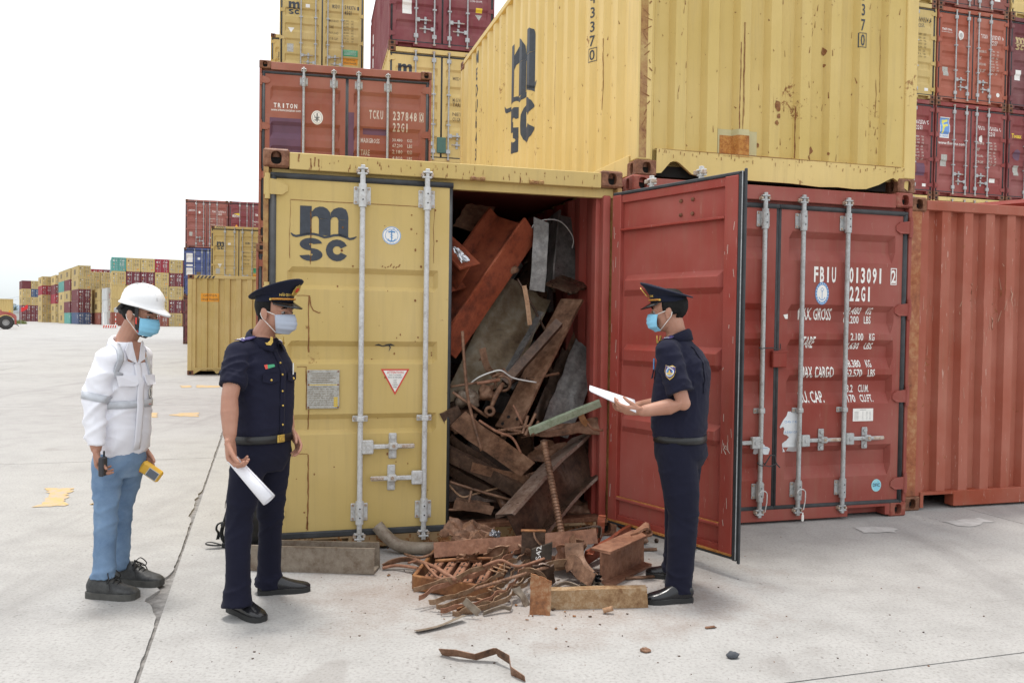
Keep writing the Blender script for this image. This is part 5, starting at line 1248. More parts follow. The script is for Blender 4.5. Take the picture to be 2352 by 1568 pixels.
mb = MB(); mb.box(0, 11, 0, 12, 0, 3.0); mb.build('wall', m_plain('shed_white', (.55, .56, .54), .8), shed); mb = MB(); mb.prism([(-.4, -.4, 3.0), (11.4, -.4, 3.0), (11.4, -.4, 3.2), (5.5, -.4, 4.3), (-.4, -.4, 3.2)], (0, 12.8, 0)); mb.build('roof', m_plain('shed_roof', (.42, .44, .46), .7), shed, fix=True)
mb = MB()
for k in range(4): mb.box(1.0+k*2.6, 2.2+k*2.6, -.03, .02, 1.0, 2.1)
for k in range(4): o = MB().box(1.0+k*2.6, 2.2+k*2.6, -.03, .02, 1.0, 2.1).build('window', M['dark'], shed)
def far_tree(px, d, h, w, label, seed):
    r = random.Random(seed); p = at(px, 744, d); t_ = empty('far_tree', Vector((p.x, p.y, 0)), 0, label, 'tree')
    mb = MB(); mb.tube([(0, 0, 0), (.2, 0, h*.4), (.1, .1, h*.75)], [.28, .2, .08], 8)
    for k in range(4): a = k*1.6; mb.tube([(.1, 0, h*.4), (w*.35*math.cos(a), w*.35*math.sin(a), h*.72)], [.12, .04], 5)
    mb.build('trunk', m_plain('tree_bark', (.12, .09, .06), .9), t_)
    mb = MB()
    for k in range(420):
        a, rr, zz = r.uniform(0, 2*PI), math.sqrt(r.random()), r.uniform(-1, 1); q = Vector((w*.5*rr*math.cos(a)*math.sqrt(1-zz*zz*.8), w*.5*rr*math.sin(a)*math.sqrt(1-zz*zz*.8), h*.72+zz*h*.26)); q += Vector((r.gauss(0, .2), r.gauss(0, .2), r.gauss(0, .2)))
        d1 = Vector((r.uniform(-1, 1), r.uniform(-1, 1), r.uniform(-.6, .6))).normalized()*.28; d2 = d1.orthogonal().normalized()*.22; mb.quad(q-d1, q-d2, q+d1, q+d2)
    mb.build('crown', m_plain('far_leaf', (.055, .085, .05), .8, 0, .35, .6), t_)
far_tree(25, 420, 8.0, 6.5, 'dark tree beyond the low shed, nearest the flag', 1); far_tree(20.5, 430, 6.0, 5.0, 'smaller dark tree left of the tree beyond the low shed', 2); far_tree(31.5, 440, 5.5, 5.5, 'rounded dark tree right of the tree beyond the low shed', 3)
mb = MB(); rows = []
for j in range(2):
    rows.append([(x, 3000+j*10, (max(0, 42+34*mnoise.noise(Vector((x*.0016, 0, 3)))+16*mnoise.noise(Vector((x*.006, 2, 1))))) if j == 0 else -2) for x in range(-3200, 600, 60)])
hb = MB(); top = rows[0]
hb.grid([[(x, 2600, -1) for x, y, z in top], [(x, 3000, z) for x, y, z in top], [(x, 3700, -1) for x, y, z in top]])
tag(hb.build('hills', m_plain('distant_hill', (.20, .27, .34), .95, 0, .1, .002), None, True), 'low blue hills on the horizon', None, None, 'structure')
def wire(a, b, sag, label):
    pts = [a+(b-a)*(k/16)-Vector((0, 0, sag*4*(k/16)*(1-k/16))) for k in range(17)]; o = MB().tube(pts, .03, 5).build('overhead_cable', m_plain('cable_blue', (.15, .22, .33), .7)); tag(o, label, 'cable')
wire(at(-160, 701, 330), at(60, 679, 330), .6, 'upper thin overhead cable left of the far stacks'); wire(at(-160, 712, 330), at(60, 684, 330), .6, 'lower thin overhead cable left of the far stacks')
# striped barrier with a mirror post
bp = at(236.5, 752, 120); br_ = empty('yard_barrier', Vector((bp.x, bp.y, 0)), .25, 'red and white striped barrier base with a round mirror on a striped post', 'barrier')
bw = 1.85; mb = MB(); mb.box(0, bw, 0, .5, 0, .52, 0, .02); mb.build('base', M['white_print'], br_)
for k in range(6): a = k*bw/6; MB().prism([(a+.0, -.006, .06), (a+.16, -.006, .06), (a+.24, -.006, .46), (a+.08, -.006, .46)], (0, .004, 0)).build('stripe', M['red_print'], br_)
for k in range(6): MB().cyl((bw*.88, .25, .52+k*.32), (bw*.88, .25, .52+k*.32+.32), .05, 10).build('post_band', M['red_print' if k % 2 else 'white_print'], br_)
mb = MB(); mb.ball((bw*.88+.10, .15, 2.65), .34, .10, .42, 18, 10); mb.build('mirror', M['galv'], br_, True)
MB().box(-.02, .10, .0, .2, .52, 2.3).build('panel', M['white_print'], br_)


# lower tiers that carry the upper ones, behind the nearer stacks
def carrier(ref, z, H, colour, yaw, label):
    o = far_container(Vector((ref.x, ref.y, z)), colour, label, 'door', 1, rF); o.rotation_euler.z = yaw; o.scale = (1, (6.0 if H < 2.7 else 12.1)/12.19, H/2.595); del o['group']; return o
for i, cc in enumerate((MR, Y_, BR)): carrier(pF, 2.897*i, 2.89, cc, .22, f'{cc} container hidden under the tall yellow one, {TIER[i]}')
for i, cc in enumerate((BR, MR)): carrier(pH, 2.591*i, 2.585, cc, H_YAW, f'{cc} container hidden under the dark red and yellow pair, {TIER[i]}')
for i, cc in enumerate((Y_, MR, Y_)): carrier(pJ, 2.897*i, 2.89, cc, .22, f'{cc} container hidden under the bright red strip, {TIER[i]}')
carrier(pO, 0, 2.89, MR, N_YAW, 'maroon container hidden behind the yellow corrugated end')
for i, cc in enumerate((Y_, BL)): carrier(Vector((pN.x+NU.x*2.5, pN.y+NU.y*2.5, 0)), 2.897*i, 2.89, cc, N_YAW, f'{cc} container hidden under the beam sign one, {TIER[i]}')
for c_, cc in (('K', MR), ('L', BR), ('M', Y_)): carrier(Vector((pL.x+LU.x*cols[c_], pL.y+LU.y*cols[c_], 0)), 0, 2.585, cc, L_YAW, f'{cc} container hidden at the foot of the right hand stack')
# ------------------------------------------------------------------ scrap metal
S_BROWN = m_metal('rusty_brown_steel', (.055, .028, .017), (.19, .098, .057), (.32, .19, .12), .6, .15, 6)
S_ORANGE = m_metal('orange_rust_steel', (.09, .035, .016), (.22, .09, .034), (.37, .19, .075), .7, .1, 6)
S_PRIMER = m_metal('red_primer_steel', (.10, .028, .016), (.27, .065, .03), (.36, .10, .045), .6, .05, 3)
S_PINK = m_metal('pinkish_rust_steel', (.13, .055, .033), (.26, .122, .072), (.36, .19, .12), .7, .05, 7)
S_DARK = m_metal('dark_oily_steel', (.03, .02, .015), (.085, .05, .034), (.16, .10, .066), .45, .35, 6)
S_STRIP = m_metal('worn_strip_steel', (.12, .065, .035), (.24, .145, .085), (.36, .25, .165), .5, .2, 9)
S_GREY = m_metal('grey_steel', (.09, .085, .08), (.18, .17, .16), (.29, .275, .255), .5, .4, 7)
S_OLIVE = m_metal('olive_stained_sheet', (.07, .045, .027), (.165, .12, .07), (.23, .20, .15), .55, .25, 3)
S_TAN = m_metal('tan_flaking_steel', (.16, .075, .03), (.31, .195, .10), (.45, .35, .24), .7, .1, 9)
S_WARM = m_metal('warm_grey_steel', (.13, .085, .055), (.235, .19, .145), (.31, .265, .21), .6, .2, 6)
S_GREEN = m_metal('pale_green_paint_steel', (.16, .18, .11), (.30, .36, .25), (.42, .46, .35), .6, .0, 10)
S_FOIL = m_plain('crumpled_foil', (.5, .5, .52), .22, .85, .3, 20)
S_WIRE = m_plain('pale_wire', (.62, .62, .6), .4, .3)
S_TWIG = m_metal('sandy_rust_steel', (.2, .11, .06), (.36, .21, .12), (.44, .29, .18), .8, 0, 12)
SCR = lambda a, b, c=0.0: (RT*a+UP*b+FWD*c)
def frame_x(p0, p1, up):
    x = (p1-p0); L = x.length; x.normalize(); z = up-x*up.dot(x); z.normalize(); y = z.cross(x)
    return Matrix(((x.x, y.x, z.x, p0.x), (x.y, y.y, z.y, p0.y), (x.z, y.z, z.z, p0.z), (0, 0, 0, 1))), L
def sect(kind, h, b, tw=.012, tf=.014):
    if kind == 'I': H, B, w = h/2, b/2, tw/2; return [(-B, -H), (B, -H), (B, -H+tf), (w, -H+tf), (w, H-tf), (B, H-tf), (B, H), (-B, H), (-B, H-tf), (-w, H-tf), (-w, -H+tf), (-B, -H+tf)]
    if kind == 'U': B = b/2; return [(-B, 0), (B, 0), (B, h), (B-tw, h), (B-tw, tf), (-B+tw, tf), (-B+tw, h), (-B, h)]
    if kind == 'C': H = h/2; return [(0, -H), (b, -H), (b, -H+tf), (tw, -H+tf), (tw, H-tf), (b, H-tf), (b, H), (0, H)]
    if kind == 'L': return [(0, 0), (b, 0), (b, tf), (tw, tf), (tw, h), (0, h)]
    return [(-b/2, -h/2), (b/2, -h/2), (b/2, h/2), (-b/2, h/2)]
def beam(name, label, p0, p1, up, kind, h, b, mat, tw=.012, tf=.014, warp=.012, cut=.03, n=8, cat='scrap metal', seed=None, group=None):
    Mx, L = frame_x(Vector(p0), Vector(p1), Vector(up)); sc = sect(kind, h, b, tw, tf); r = random.Random(seed if seed is not None else int(L*9973+h*777+p0[0]*131)); mb = MB(); rows = []; ox = r.random()*50
    for i in range(n+1):
        s = i/n; x = L*s
        dy, dz = warp*mnoise.noise(Vector((s*2.5, ox, 0))), warp*mnoise.noise(Vector((s*2.5, ox, 7)))
        row = []
        for k, (y, z) in enumerate(sc):
            xx = x
            if i in (0, n): xx += (1 if i else -1)*cut*(mnoise.noise(Vector((y*9+ox, z*9, i)))-.1)
            row.append((xx, y+dy+warp*.4*mnoise.noise(Vector((s*6, k*.7, ox))), z+dz))
        rows.append(row)
    mb.grid(rows, 0, True); m = len(sc)
    if isinstance(mat, list): mb.m = [1 if (kind == 'I' and f % m in (0, 1, 5, 6, 7, 11)) else 0 for f in range(len(mb.f))]
    mb.add(rows[0], [tuple(range(m))[::-1]]); mb.add(rows[-1], [tuple(range(m))])
    o = mb.build(name, mat, fix=True); o.matrix_world = Mx; tag(o, label, cat, group); return o
def sheet(name, label, c4, th, mat, warp=.02, n=10, ragged=.012, fold=None, cat='scrap metal', sc=3.0, group=None):
    """plate from four corners, slightly buckled, with real thickness"""
    c4 = [Vector(p) for p in c4]; cen = sum(c4, Vector())/4; nr = ((c4[1]-c4[0]).cross(c4[3]-c4[0])).normalized(); T = []; ox = cen.x*13+cen.z*7; r = random.Random(int(ox*1000) % 9973)
    for j in range(n+1):
        row = []
        for i in range(n+1):
            u, v = i/n, j/n; p = (c4[0]*(1-u)+c4[1]*u)*(1-v)+(c4[3]*(1-u)+c4[2]*u)*v
            d = warp*mnoise.noise(Vector((u*sc+ox, v*sc, 1)))
            if fold: d += fold(u, v)
            e = 0
            if i in (0, n) or j in (0, n): p = p+(cen-p).normalized()*r.uniform(-ragged, ragged)
            row.append(p+nr*d-cen)
        T.append(row)
    mb = MB(); m = n+1; top = [q for r_ in T for q in r_]; bot = [q-nr*th for q in top]
    fs = []
    for j in range(n):
        for i in range(n):
            a, b, c, d = j*m+i, j*m+i+1, (j+1)*m+i+1, (j+1)*m+i; fs.append((a, b, c, d)); fs.append((a+m*m, d+m*m, c+m*m, b+m*m))
    rim = [i for i in range(m)]+[j*m+n for j in range(1, m)]+[n*m+i for i in range(n-1, -1, -1)]+[j*m for j in range(n-1, 0, -1)]
    for k in range(len(rim)): a, b = rim[k], rim[(k+1) % len(rim)]; fs.append((a, a+m*m, b+m*m, b))
    mb.add(top+bot, fs); o = mb.build(name, mat, fix=True); o.location = cen; auto_smooth(o.data, 35); tag(o, label, cat, group); return o
def smooth_path(P, k=6):
    P = [Vector(p) for p in P]; out = []
    for i in range(len(P)-1):
        p0, p1, p2, p3 = P[max(i-1, 0)], P[i], P[i+1], P[min(i+2, len(P)-1)]
        for j in range(k):
            t = j/k; out.append(.5*((2*p1)+(p2-p0)*t+(2*p0-5*p1+4*p2-p3)*t*t+(3*p1-p0-3*p2+p3)*t**3))
    out.append(P[-1]); return out
def rod(name, label, pts, r, mat, ribs=False, cat='scrap metal', sm=True, n=8, group=None, parent=None):
    P = smooth_path(pts) if sm and len(pts) > 2 else [Vector(p) for p in pts]
    c = P[0].copy(); mb = MB()
    if ribs:
        Q = []; R = []; L = (P[-1]-P[0]).length; m = int(L/.007)
        for i in range(m+1): Q.append(P[0]+(P[-1]-P[0])*(i/m)-c); R.append(r*(1.13 if i % 3 == 0 else .95))
        mb.tube(Q, R, 12)
    else: mb.tube([p-c for p in P], r, n)
    o = mb.build(name, mat, parent, not ribs); o.location = c
    if parent is None: tag(o, label, cat, group)
    return o
def ribbon(name, label, pts, wv, w, th, mat, parent=None, cat='scrap metal', k=5, wave=0.0, wf=9.0, sm=True, group=None, twist=0.0):
    P = smooth_path(pts, k) if sm else [Vector(p) for p in pts]; c = P[0].copy(); N = len(P); rows = []; s = 0
    for i, p in enumerate(P):
        t = (P[min(i+1, N-1)]-P[max(i-1, 0)]).normalized(); w_ = Vector(wv); w_ = (w_-t*w_.dot(t)).normalized(); nn = t.cross(w_)
        if twist: w_ = (w_*math.cos(twist*i/N)+nn*math.sin(twist*i/N)).normalized(); nn = t.cross(w_)
        if i: s += (P[i]-P[i-1]).length
        q = p-c+nn*wave*2.2*mnoise.noise(Vector((s*wf*2.6, c.x*31+c.y*17, 1)))+w_*wave*1.2*mnoise.noise(Vector((s*wf*2, 5, c.y*23)))
        rows.append([q-w_*w/2-nn*th/2, q+w_*w/2-nn*th/2, q+w_*w/2+nn*th/2, q-w_*w/2+nn*th/2])
    mb = MB(); mb.grid(rows, 0, True); mb.add(rows[0], [(3, 2, 1, 0)]); mb.add(rows[-1], [(0, 1, 2, 3)])
    o = mb.build(name, mat, parent, fix=True); o.location = c
    if parent is None: tag(o, label, cat, group)
    return o
def lump(name, label, c, r, mat, sc=(1, 1, 1), seed=0, amp=.35, cat='scrap metal'):
    mb = MB(); mb.ball((0, 0, 0), r*sc[0], r*sc[1], r*sc[2], 20, 14); mb.v = [tuple(Vector(p)*(1+amp*mnoise.noise(Vector(p)*(1.6/r)+Vector((seed*3.1, 0, 0))))) for p in mb.v]
    o = mb.build(name, mat, None, True); o.location = c; tag(o, label, cat); return o
A_ = onA
# --- inside the open container
beam('steel_beam', 'big orange red steel beam leaning across the upper left of the opening', A_(985, 790, .32), A_(1180, 510, .50), SCR(-.60, .46, .62), 'I', .36, .24, S_PRIMER, .014, .018)
beam('steel_beam', 'short dark red beam end poking out beside the yellow door, under the orange red beam', A_(975, 552, .42), A_(1064, 640, .22), SCR(.5, .62, -.55), 'I', .24, .22, S_PRIMER, .014, .016)
sheet('metal_sheet', 'small crumpled silvery sheet tucked under the orange red beam', [A_(1036, 566, .12), A_(1052, 570, .12), A_(1080, 598, .08), A_(1060, 604, .08)], .003, S_FOIL, .02, 8, .004, None, 'scrap metal', 9)
beam('flat_bar', 'light grey flat bar standing upright near the top of the opening', A_(1243, 504, .36), A_(1235, 670, .32), SCR(1, 0, .15), 'P', .112, .014, S_GREY)
beam('steel_beam', 'dark grey beam hanging upright behind the light grey flat bar', A_(1302, 500, .85), A_(1288, 664, .70), SCR(1, 0, .5), 'I', .26, .2, S_GREY, .012, .014)
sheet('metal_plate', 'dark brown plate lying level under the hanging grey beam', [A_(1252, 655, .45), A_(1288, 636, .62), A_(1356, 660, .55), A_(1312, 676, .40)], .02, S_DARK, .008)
sheet('metal_sheet', 'large olive brown sheet leaning behind the bars in the middle of the opening', [A_(1012, 930, .42), A_(1150, 632, .75), A_(1265, 690, .72), A_(1172, 885, .45)], .006, S_OLIVE, .05)
rod('steel_pipe', 'short pipe end under the lower edge of the orange red beam', [A_(1128, 640, .55), A_(1186, 618, .34)], .026, S_BROWN, n=14, sm=False)
ribbon('flat_bar', 'thin sandy coloured bar hanging in front of the olive sheet', [A_(1204, 656, .28), A_(1211, 695, .26), A_(1217, 746, .25)], SCR(1, .1, 0), .032, .008, S_TWIG)
rod('steel_rod', 'thin dark rod slanting behind the sandy bar', [A_(1188, 640, .40), A_(1222, 700, .38), A_(1262, 778, .40)], .009, S_DARK)
o = beam('flat_bar', 'long mottled brown flat bar with bolt holes, leaning in the middle of the opening', A_(1164, 985, .10), A_(1316, 690, .42), SCR(-.85, -.4, .25), 'P', .19, .02, S_BROWN, 0, 0, .02)
mb = MB()
for x, y in ((.03, .05), (.09, .03), (.09, -.05), (.42, .04), (.47, -.04), (.62, .03)): mb.cyl((x, -.0115, y), (x, .0115, y), .012, 10)
mb.build('hole_shade_disc', M['dark'], o)  # black discs carry the shade of bolt holes; the bar is solid
sq = .062
Mx, L = frame_x(A_(1160, 880, .12), A_(1284, 741, .20), SCR(-.7, .6, .3)); mb = MB(); h = sq/2; g = h-.006
out = [(-h, -h), (h, -h), (h, h), (-h, h)]; inn = [(-g, -g), (g, -g), (g, g), (-g, g)]
mb.grid([[(0, *p) for p in out], [(L, *p) for p in out], [(L, *p) for p in inn], [(0, *p) for p in inn], [(0, *p) for p in out]], 0, True)
o = mb.build('square_tube', S_DARK); o.matrix_world = Mx; tag(o, 'dark square tube with an open end, crossing the mottled flat bar', 'scrap metal')
beam('flat_bar', 'slim grey bar left of the dark square tube', A_(1158, 868, .26), A_(1244, 716, .40), SCR(-.8, -.5, .3), 'P', .055, .014, S_GREY)
sheet('metal_plate', 'dark grey plate leaning on the right wall of the opening', [A_(1238, 985, .22), A_(1322, 778, .52), A_(1383, 826, .46), A_(1302, 1010, .22)], .012, S_GREY, .02)
sheet('metal_plate', 'black brown plate in the gap between the mottled bar and the grey plate', [A_(1220, 960, .42), A_(1290, 800, .62), A_(1330, 820, .62), A_(1260, 980, .42)], .012, S_DARK, .02)
rod('wire', 'pale bare wire looping over the knot of small parts', [A_(1078, 882, .04), A_(1100, 866, .0), A_(1130, 854, -.02), A_(1152, 851, -.02), A_(1180, 868, .0), A_(1232, 878, .02)], .0055, S_WIRE, n=6, cat='wire')
rod('wire', 'thin pale wire springing from the top of the light grey bar', [A_(1216, 535, .38), A_(1230, 512, .36), A_(1262, 504, .36), A_(1292, 512, .40), A_(1316, 545, .5), A_(1314, 570, .55)], .004, S_WIRE, n=6, cat='wire')
rod('steel_rod', 'thin upright rod beside the edge of the yellow door', [A_(1062, 760, .02), A_(1068, 850, .0), A_(1078, 930, -.02), A_(1106, 1035, -.08)], .011, S_BROWN)
lump('slag_lump', 'rough grey brown lump among the small parts', A_(1070, 914, .08), .085, m_metal('slag_grey_brown', (.07, .045, .03), (.17, .125, .09), (.30, .26, .21), .6, .1, 16, .5), (1.15, .8, .75), 1, .6)
lump('slag_lump', 'rusty clump of fused parts right of the grey brown lump', A_(1118, 902, .08), .06, S_BROWN, (1.1, .8, .9), 2, .6)
def ring(c, R, r, nrm, n=28):
    nrm = nrm.normalized(); u = nrm.orthogonal().normalized(); w = nrm.cross(u); mb = MB(); mb.tube([u*R*math.cos(2*PI*i/n)+w*R*math.sin(2*PI*i/n) for i in range(n)], r, 8, closed=True); return mb
cl = empty('pipe_clamp', A_(1155, 880, .02), 0, 'rusty pipe clamp with a round jaw and a lug, in the knot of small parts', 'scrap metal')
ring(None, .052, .010, SCR(.2, .2, 1)).build('jaw', S_BROWN, cl, True); c0 = A_(1155, 880, .02)
mb = MB(); mb.tube([Vector(), A_(1140, 905, .0)-c0, A_(1128, 935, -.02)-c0], [.016, .018, .014], 10); mb.tube([A_(1166, 862, .02)-c0, A_(1148, 858, .02)-c0, A_(1130, 866, .02)-c0], .010, 8); mb.build('arm', S_BROWN, cl, True)
k = ring(None, .027, .012, SCR(0, .2, 1)).build('lug', S_BROWN, cl, True); k.location = A_(1125, 944, -.03)-c0
for i, (a, b, r_, mt, lb) in enumerate((((1034, 888, .05), (1098, 878, .02), .008, S_BROWN, 'thin rod across the top of the grey brown lump'), ((1040, 900, .0), (1120, 958, .0), .01, S_BROWN, 'rod slanting below the grey brown lump'), ((1096, 880, .0), (1148, 872, .0), .012, S_PINK, 'stub of rod beside the pipe clamp'), ((1178, 930, .05), (1206, 985, .0), .009, S_PINK, 'thin rod on the lower end of the mottled flat bar'), ((1216, 870, .2), (1284, 857, .22), .010, S_BROWN, 'rod stub sticking out by the grey plate'))):
    rod('steel_rod', lb, [A_(*a), A_(*b)], r_, mt, sm=False)
beam('steel_plate', 'broad brown plate sloping down to the right in the lower opening', A_(1050, 962, .0), A_(1212, 1078, -.06), SCR(.45, .7, -.25), 'P', .145, .012, S_BROWN, 0, 0, .015)
beam('flat_bar', 'pale green painted bar pointing up to the right', A_(1212, 992, -.06), A_(1378, 925, -.02), SCR(-.3, .8, -.4), 'P', .05, .03, S_GREEN, 0, 0, .004)
sheet('metal_sheet', 'torn brown sheet with an upturned edge under the pale green bar', [A_(1196, 1006, -.02), A_(1210, 985, .06), A_(1396, 950, .10), A_(1392, 992, .02)], .006, S_BROWN, .03, 12, .012, lambda u, v: .05*(1-v)**2*u)
ribbon('metal_strip', 'short bent strip standing on the torn brown sheet', [A_(1330, 942, -.02), A_(1340, 965, -.03), A_(1350, 975, -.03)], SCR(.8, .3, -.2), .045, .005, S_ORANGE)
rod('steel_rod', 'little hooked rod on the torn brown sheet', [A_(1348, 968, -.03), A_(1362, 985, -.04), A_(1384, 988, -.02)], .008, S_PINK)
beam('steel_beam', 'heavy rusty steel beam spilling out of the opening towards the ground', A_(1178, 1222, -.38), A_(1356, 1032, .22), SCR(-.66, .56, -.48), 'I', .30, .17, [S_DARK, m_metal('sky_lit_bare_flange_steel', (.11, .06, .04), (.22, .15, .115), (.31, .25, .215), .5, .3, 9)], .014, .022, .02, .05)  # flanges paler than the web: sky light put into the colour, with bare-steel wear
rod('rebar', 'thick ribbed reinforcing bar standing in front of the heavy beam', [A_(1250, 1016, -.18), A_(1290, 1226, -.48)], .0215, S_BROWN, True)
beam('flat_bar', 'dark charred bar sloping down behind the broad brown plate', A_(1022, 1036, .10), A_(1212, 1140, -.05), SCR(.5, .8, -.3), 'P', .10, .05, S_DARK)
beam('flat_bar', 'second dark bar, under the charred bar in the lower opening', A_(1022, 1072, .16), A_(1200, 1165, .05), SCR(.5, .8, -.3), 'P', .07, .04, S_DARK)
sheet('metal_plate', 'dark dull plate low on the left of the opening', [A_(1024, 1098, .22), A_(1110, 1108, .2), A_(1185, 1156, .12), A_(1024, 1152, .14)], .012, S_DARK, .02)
rod('wire', 'sandy wire bent in a shallow V low in the opening', [A_(1030, 1112, .08), A_(1060, 1140, .05), A_(1090, 1134, .05), A_(1172, 1112, .06)], .007, S_TWIG, n=6, cat='wire')
rod('steel_rod', 'thin rod running along the bottom of the opening', [A_(1030, 1105, .05), A_(1110, 1130, .02), A_(1205, 1156, .0)], .010, S_BROWN)
rod('steel_rod', 'hooked rod at the bottom left of the opening', [A_(1030, 1170, .02), A_(1066, 1168, .02), A_(1076, 1155, .02), A_(1084, 1120, .04)], .009, S_BROWN)
rod('steel_pipe', 'stub of pipe on the container floor', [A_(1146, 1136, .1), A_(1164, 1172, .02)], .032, S_BROWN, n=12, sm=False)
sheet('metal_sheet', 'curl of clear plastic film by the right wall of the opening', [A_(1362, 1168, .10), A_(1368, 1108, .14), A_(1382, 1120, .14), A_(1392, 1168, .10)], .002, S_FOIL, .05, 8, .004, None, 'plastic film', 7)
for i, (a, b) in enumerate((((1140, 990), (1215, 978)), ((1150, 1000), (1245, 985)), ((1162, 985), (1238, 998)), ((1200, 996), (1212, 955)), ((1206, 1000), (1230, 950)), ((1222, 1000), (1236, 968)))):
    rod('rebar', ('lowest', 'longest', 'middle', 'upright left', 'upright middle', 'upright right')[i]+' short rebar in the frayed bundle left of the torn brown sheet', [A_(a[0], a[1], -.02-.01*i), A_(b[0], b[1], -.04+.01*i)], .011, S_BROWN, True, group='rebar bits in the frayed bundle')
beam('steel_beam', 'dark channel piece by the yellow door edge at the middle of the opening', A_(1018, 975, .06), A_(1060, 955, .06), SCR(.1, 1, -.2), 'U', .1, .09, S_DARK)
beam('steel_beam', 'dark beam resting behind the heavy rusty beam, low on the right', A_(1262, 1150, .35), A_(1400, 1090, .5), SCR(0, 1, 0), 'I', .2, .12, S_DARK)
sheet('metal_plate', 'bent brown plate wedged by the yellow door edge below the lump', [A_(1022, 985, .12), A_(1046, 938, .16), A_(1096, 952, .12), A_(1070, 1002, .06)], .01, S_BROWN, .03, 8, .01)
sheet('metal_sheet', 'buckled dark sheet under the torn brown sheet', [A_(1206, 1052, .10), A_(1240, 1012, .16), A_(1330, 1020, .2), A_(1300, 1075, .12)], .006, S_BROWN, .05, 10, .015)
beam('angle_iron', 'rusty angle iron under the broad brown plate', A_(1080, 1082, .0), A_(1250, 1128, -.02), SCR(.2, .9, -.3), 'L', .07, .07, S_BROWN, .008, .008)
beam('angle_iron', 'dark angle iron crossing above the charred bar', A_(1026, 1010, .14), A_(1140, 1092, .05), SCR(.3, .9, -.3), 'L', .06, .06, S_DARK, .008, .008)
sheet('metal_plate', 'square brown plate standing by the right wall under the grey plate', [A_(1322, 1060, .2), A_(1332, 1000, .26), A_(1392, 1004, .24), A_(1388, 1072, .18)], .012, S_BROWN, .02, 8, .01)
beam('steel_channel', 'short rusty channel lying on the container floor', A_(1040, 1164, .06), A_(1128, 1178, .0), (0, 0, 1), 'U', .06, .09, S_BROWN, .008, .008)
sheet('metal_sheet', 'folded brown sheet on the container floor by the right wall', [A_(1300, 1180, .10), A_(1310, 1150, .2), A_(1370, 1152, .2), A_(1378, 1184, .1)], .006, S_BROWN, .05, 10, .015)
rod('rebar', 'ribbed bar poking out over the dark low beam', [A_(1180, 1105, .0), A_(1268, 1070, .06)], .012, S_BROWN, True)
rod('steel_rod', 'crooked rod over the broad brown plate', [A_(1100, 965, -.04), A_(1140, 990, -.08), A_(1176, 1005, -.08), A_(1196, 1040, -.08)], .009, S_PINK)
ribbon('metal_strip', 'twisted strip hanging in the gap left of the mottled bar', [A_(1108, 800, .3), A_(1118, 840, .22), A_(1140, 862, .2), A_(1162, 850, .2)], SCR(.8, .5, 0), .05, .005, S_BROWN, twist=1.2)
beam('flat_bar', 'flat brown bar leaning on the right wall behind the mottled bar', A_(1270, 930, .5), A_(1352, 720, .7), SCR(-.9, -.3, .2), 'P', .12, .015, S_BROWN)
sheet('metal_plate', 'dark cut plate leaning behind the orange red beam', [A_(1040, 520, .7), A_(1075, 468, .8), A_(1135, 478, .8), A_(1110, 540, .7)], .012, S_BROWN, .02, 8, .01)
# dense, unlit scrap deeper in: nobody could count it
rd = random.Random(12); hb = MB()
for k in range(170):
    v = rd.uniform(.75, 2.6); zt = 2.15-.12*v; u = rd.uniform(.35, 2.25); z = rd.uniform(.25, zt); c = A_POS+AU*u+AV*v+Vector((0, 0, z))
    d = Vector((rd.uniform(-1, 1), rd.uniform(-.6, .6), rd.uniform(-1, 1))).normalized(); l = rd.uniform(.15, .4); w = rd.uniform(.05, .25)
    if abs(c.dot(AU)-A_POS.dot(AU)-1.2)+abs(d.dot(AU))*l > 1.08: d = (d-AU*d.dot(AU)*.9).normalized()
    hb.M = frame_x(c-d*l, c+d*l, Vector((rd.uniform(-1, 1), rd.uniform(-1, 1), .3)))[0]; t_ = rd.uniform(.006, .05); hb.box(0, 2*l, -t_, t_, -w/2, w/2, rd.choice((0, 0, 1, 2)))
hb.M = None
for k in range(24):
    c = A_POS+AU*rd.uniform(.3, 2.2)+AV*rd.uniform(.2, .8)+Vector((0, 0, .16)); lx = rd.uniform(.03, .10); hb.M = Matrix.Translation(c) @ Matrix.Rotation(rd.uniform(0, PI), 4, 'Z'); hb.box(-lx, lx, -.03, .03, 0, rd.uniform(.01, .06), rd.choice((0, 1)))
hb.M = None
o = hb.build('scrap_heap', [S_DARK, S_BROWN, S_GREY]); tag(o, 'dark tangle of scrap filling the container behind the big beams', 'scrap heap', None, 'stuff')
# --- on the ground
Gp = gnd
beam('steel_channel', 'warm grey steel channel lying in front of the yellow door', Gp(585, 1302), Gp(866, 1311), (0, 0, 1), 'U', .155, .15, S_WARM, .012, .012, .006, .006)
rod('bent_pipe', 'grey brown bent pipe end by the foot of the yellow door', [A_(866, 1206, -.06), A_(885, 1228, -.09), A_(912, 1250, -.13), A_(950, 1258, -.16), A_(1000, 1258, -.2)], .040, S_WARM, n=14)
Yb = 5.02
beam('steel_beam', 'long brown beam lying level across the back of the ground heap', at(998, 1262, Yb), at(1369, 1232, Yb+.02), SCR(.0, .25, -1), 'I', .13, .088, S_PINK, .012, .012, .006, .01)
cp = empty('beam_offcut', at(1230, 1252, 4.80), 0, 'short beam offcut with a chalk number, set on the long brown beam', 'scrap metal'); c0 = at(1230, 1252, 4.80)
k = 4.80/PX_F
mb = MB(); mb.box(-.086, .058, -.02, .01, .083, .092, 0, .002); mb.build('top_flange', S_ORANGE, cp); MB().box(-.082, .056, .012, .022, -.10, .083, 0, .002).build('back_plate', S_DARK, cp)
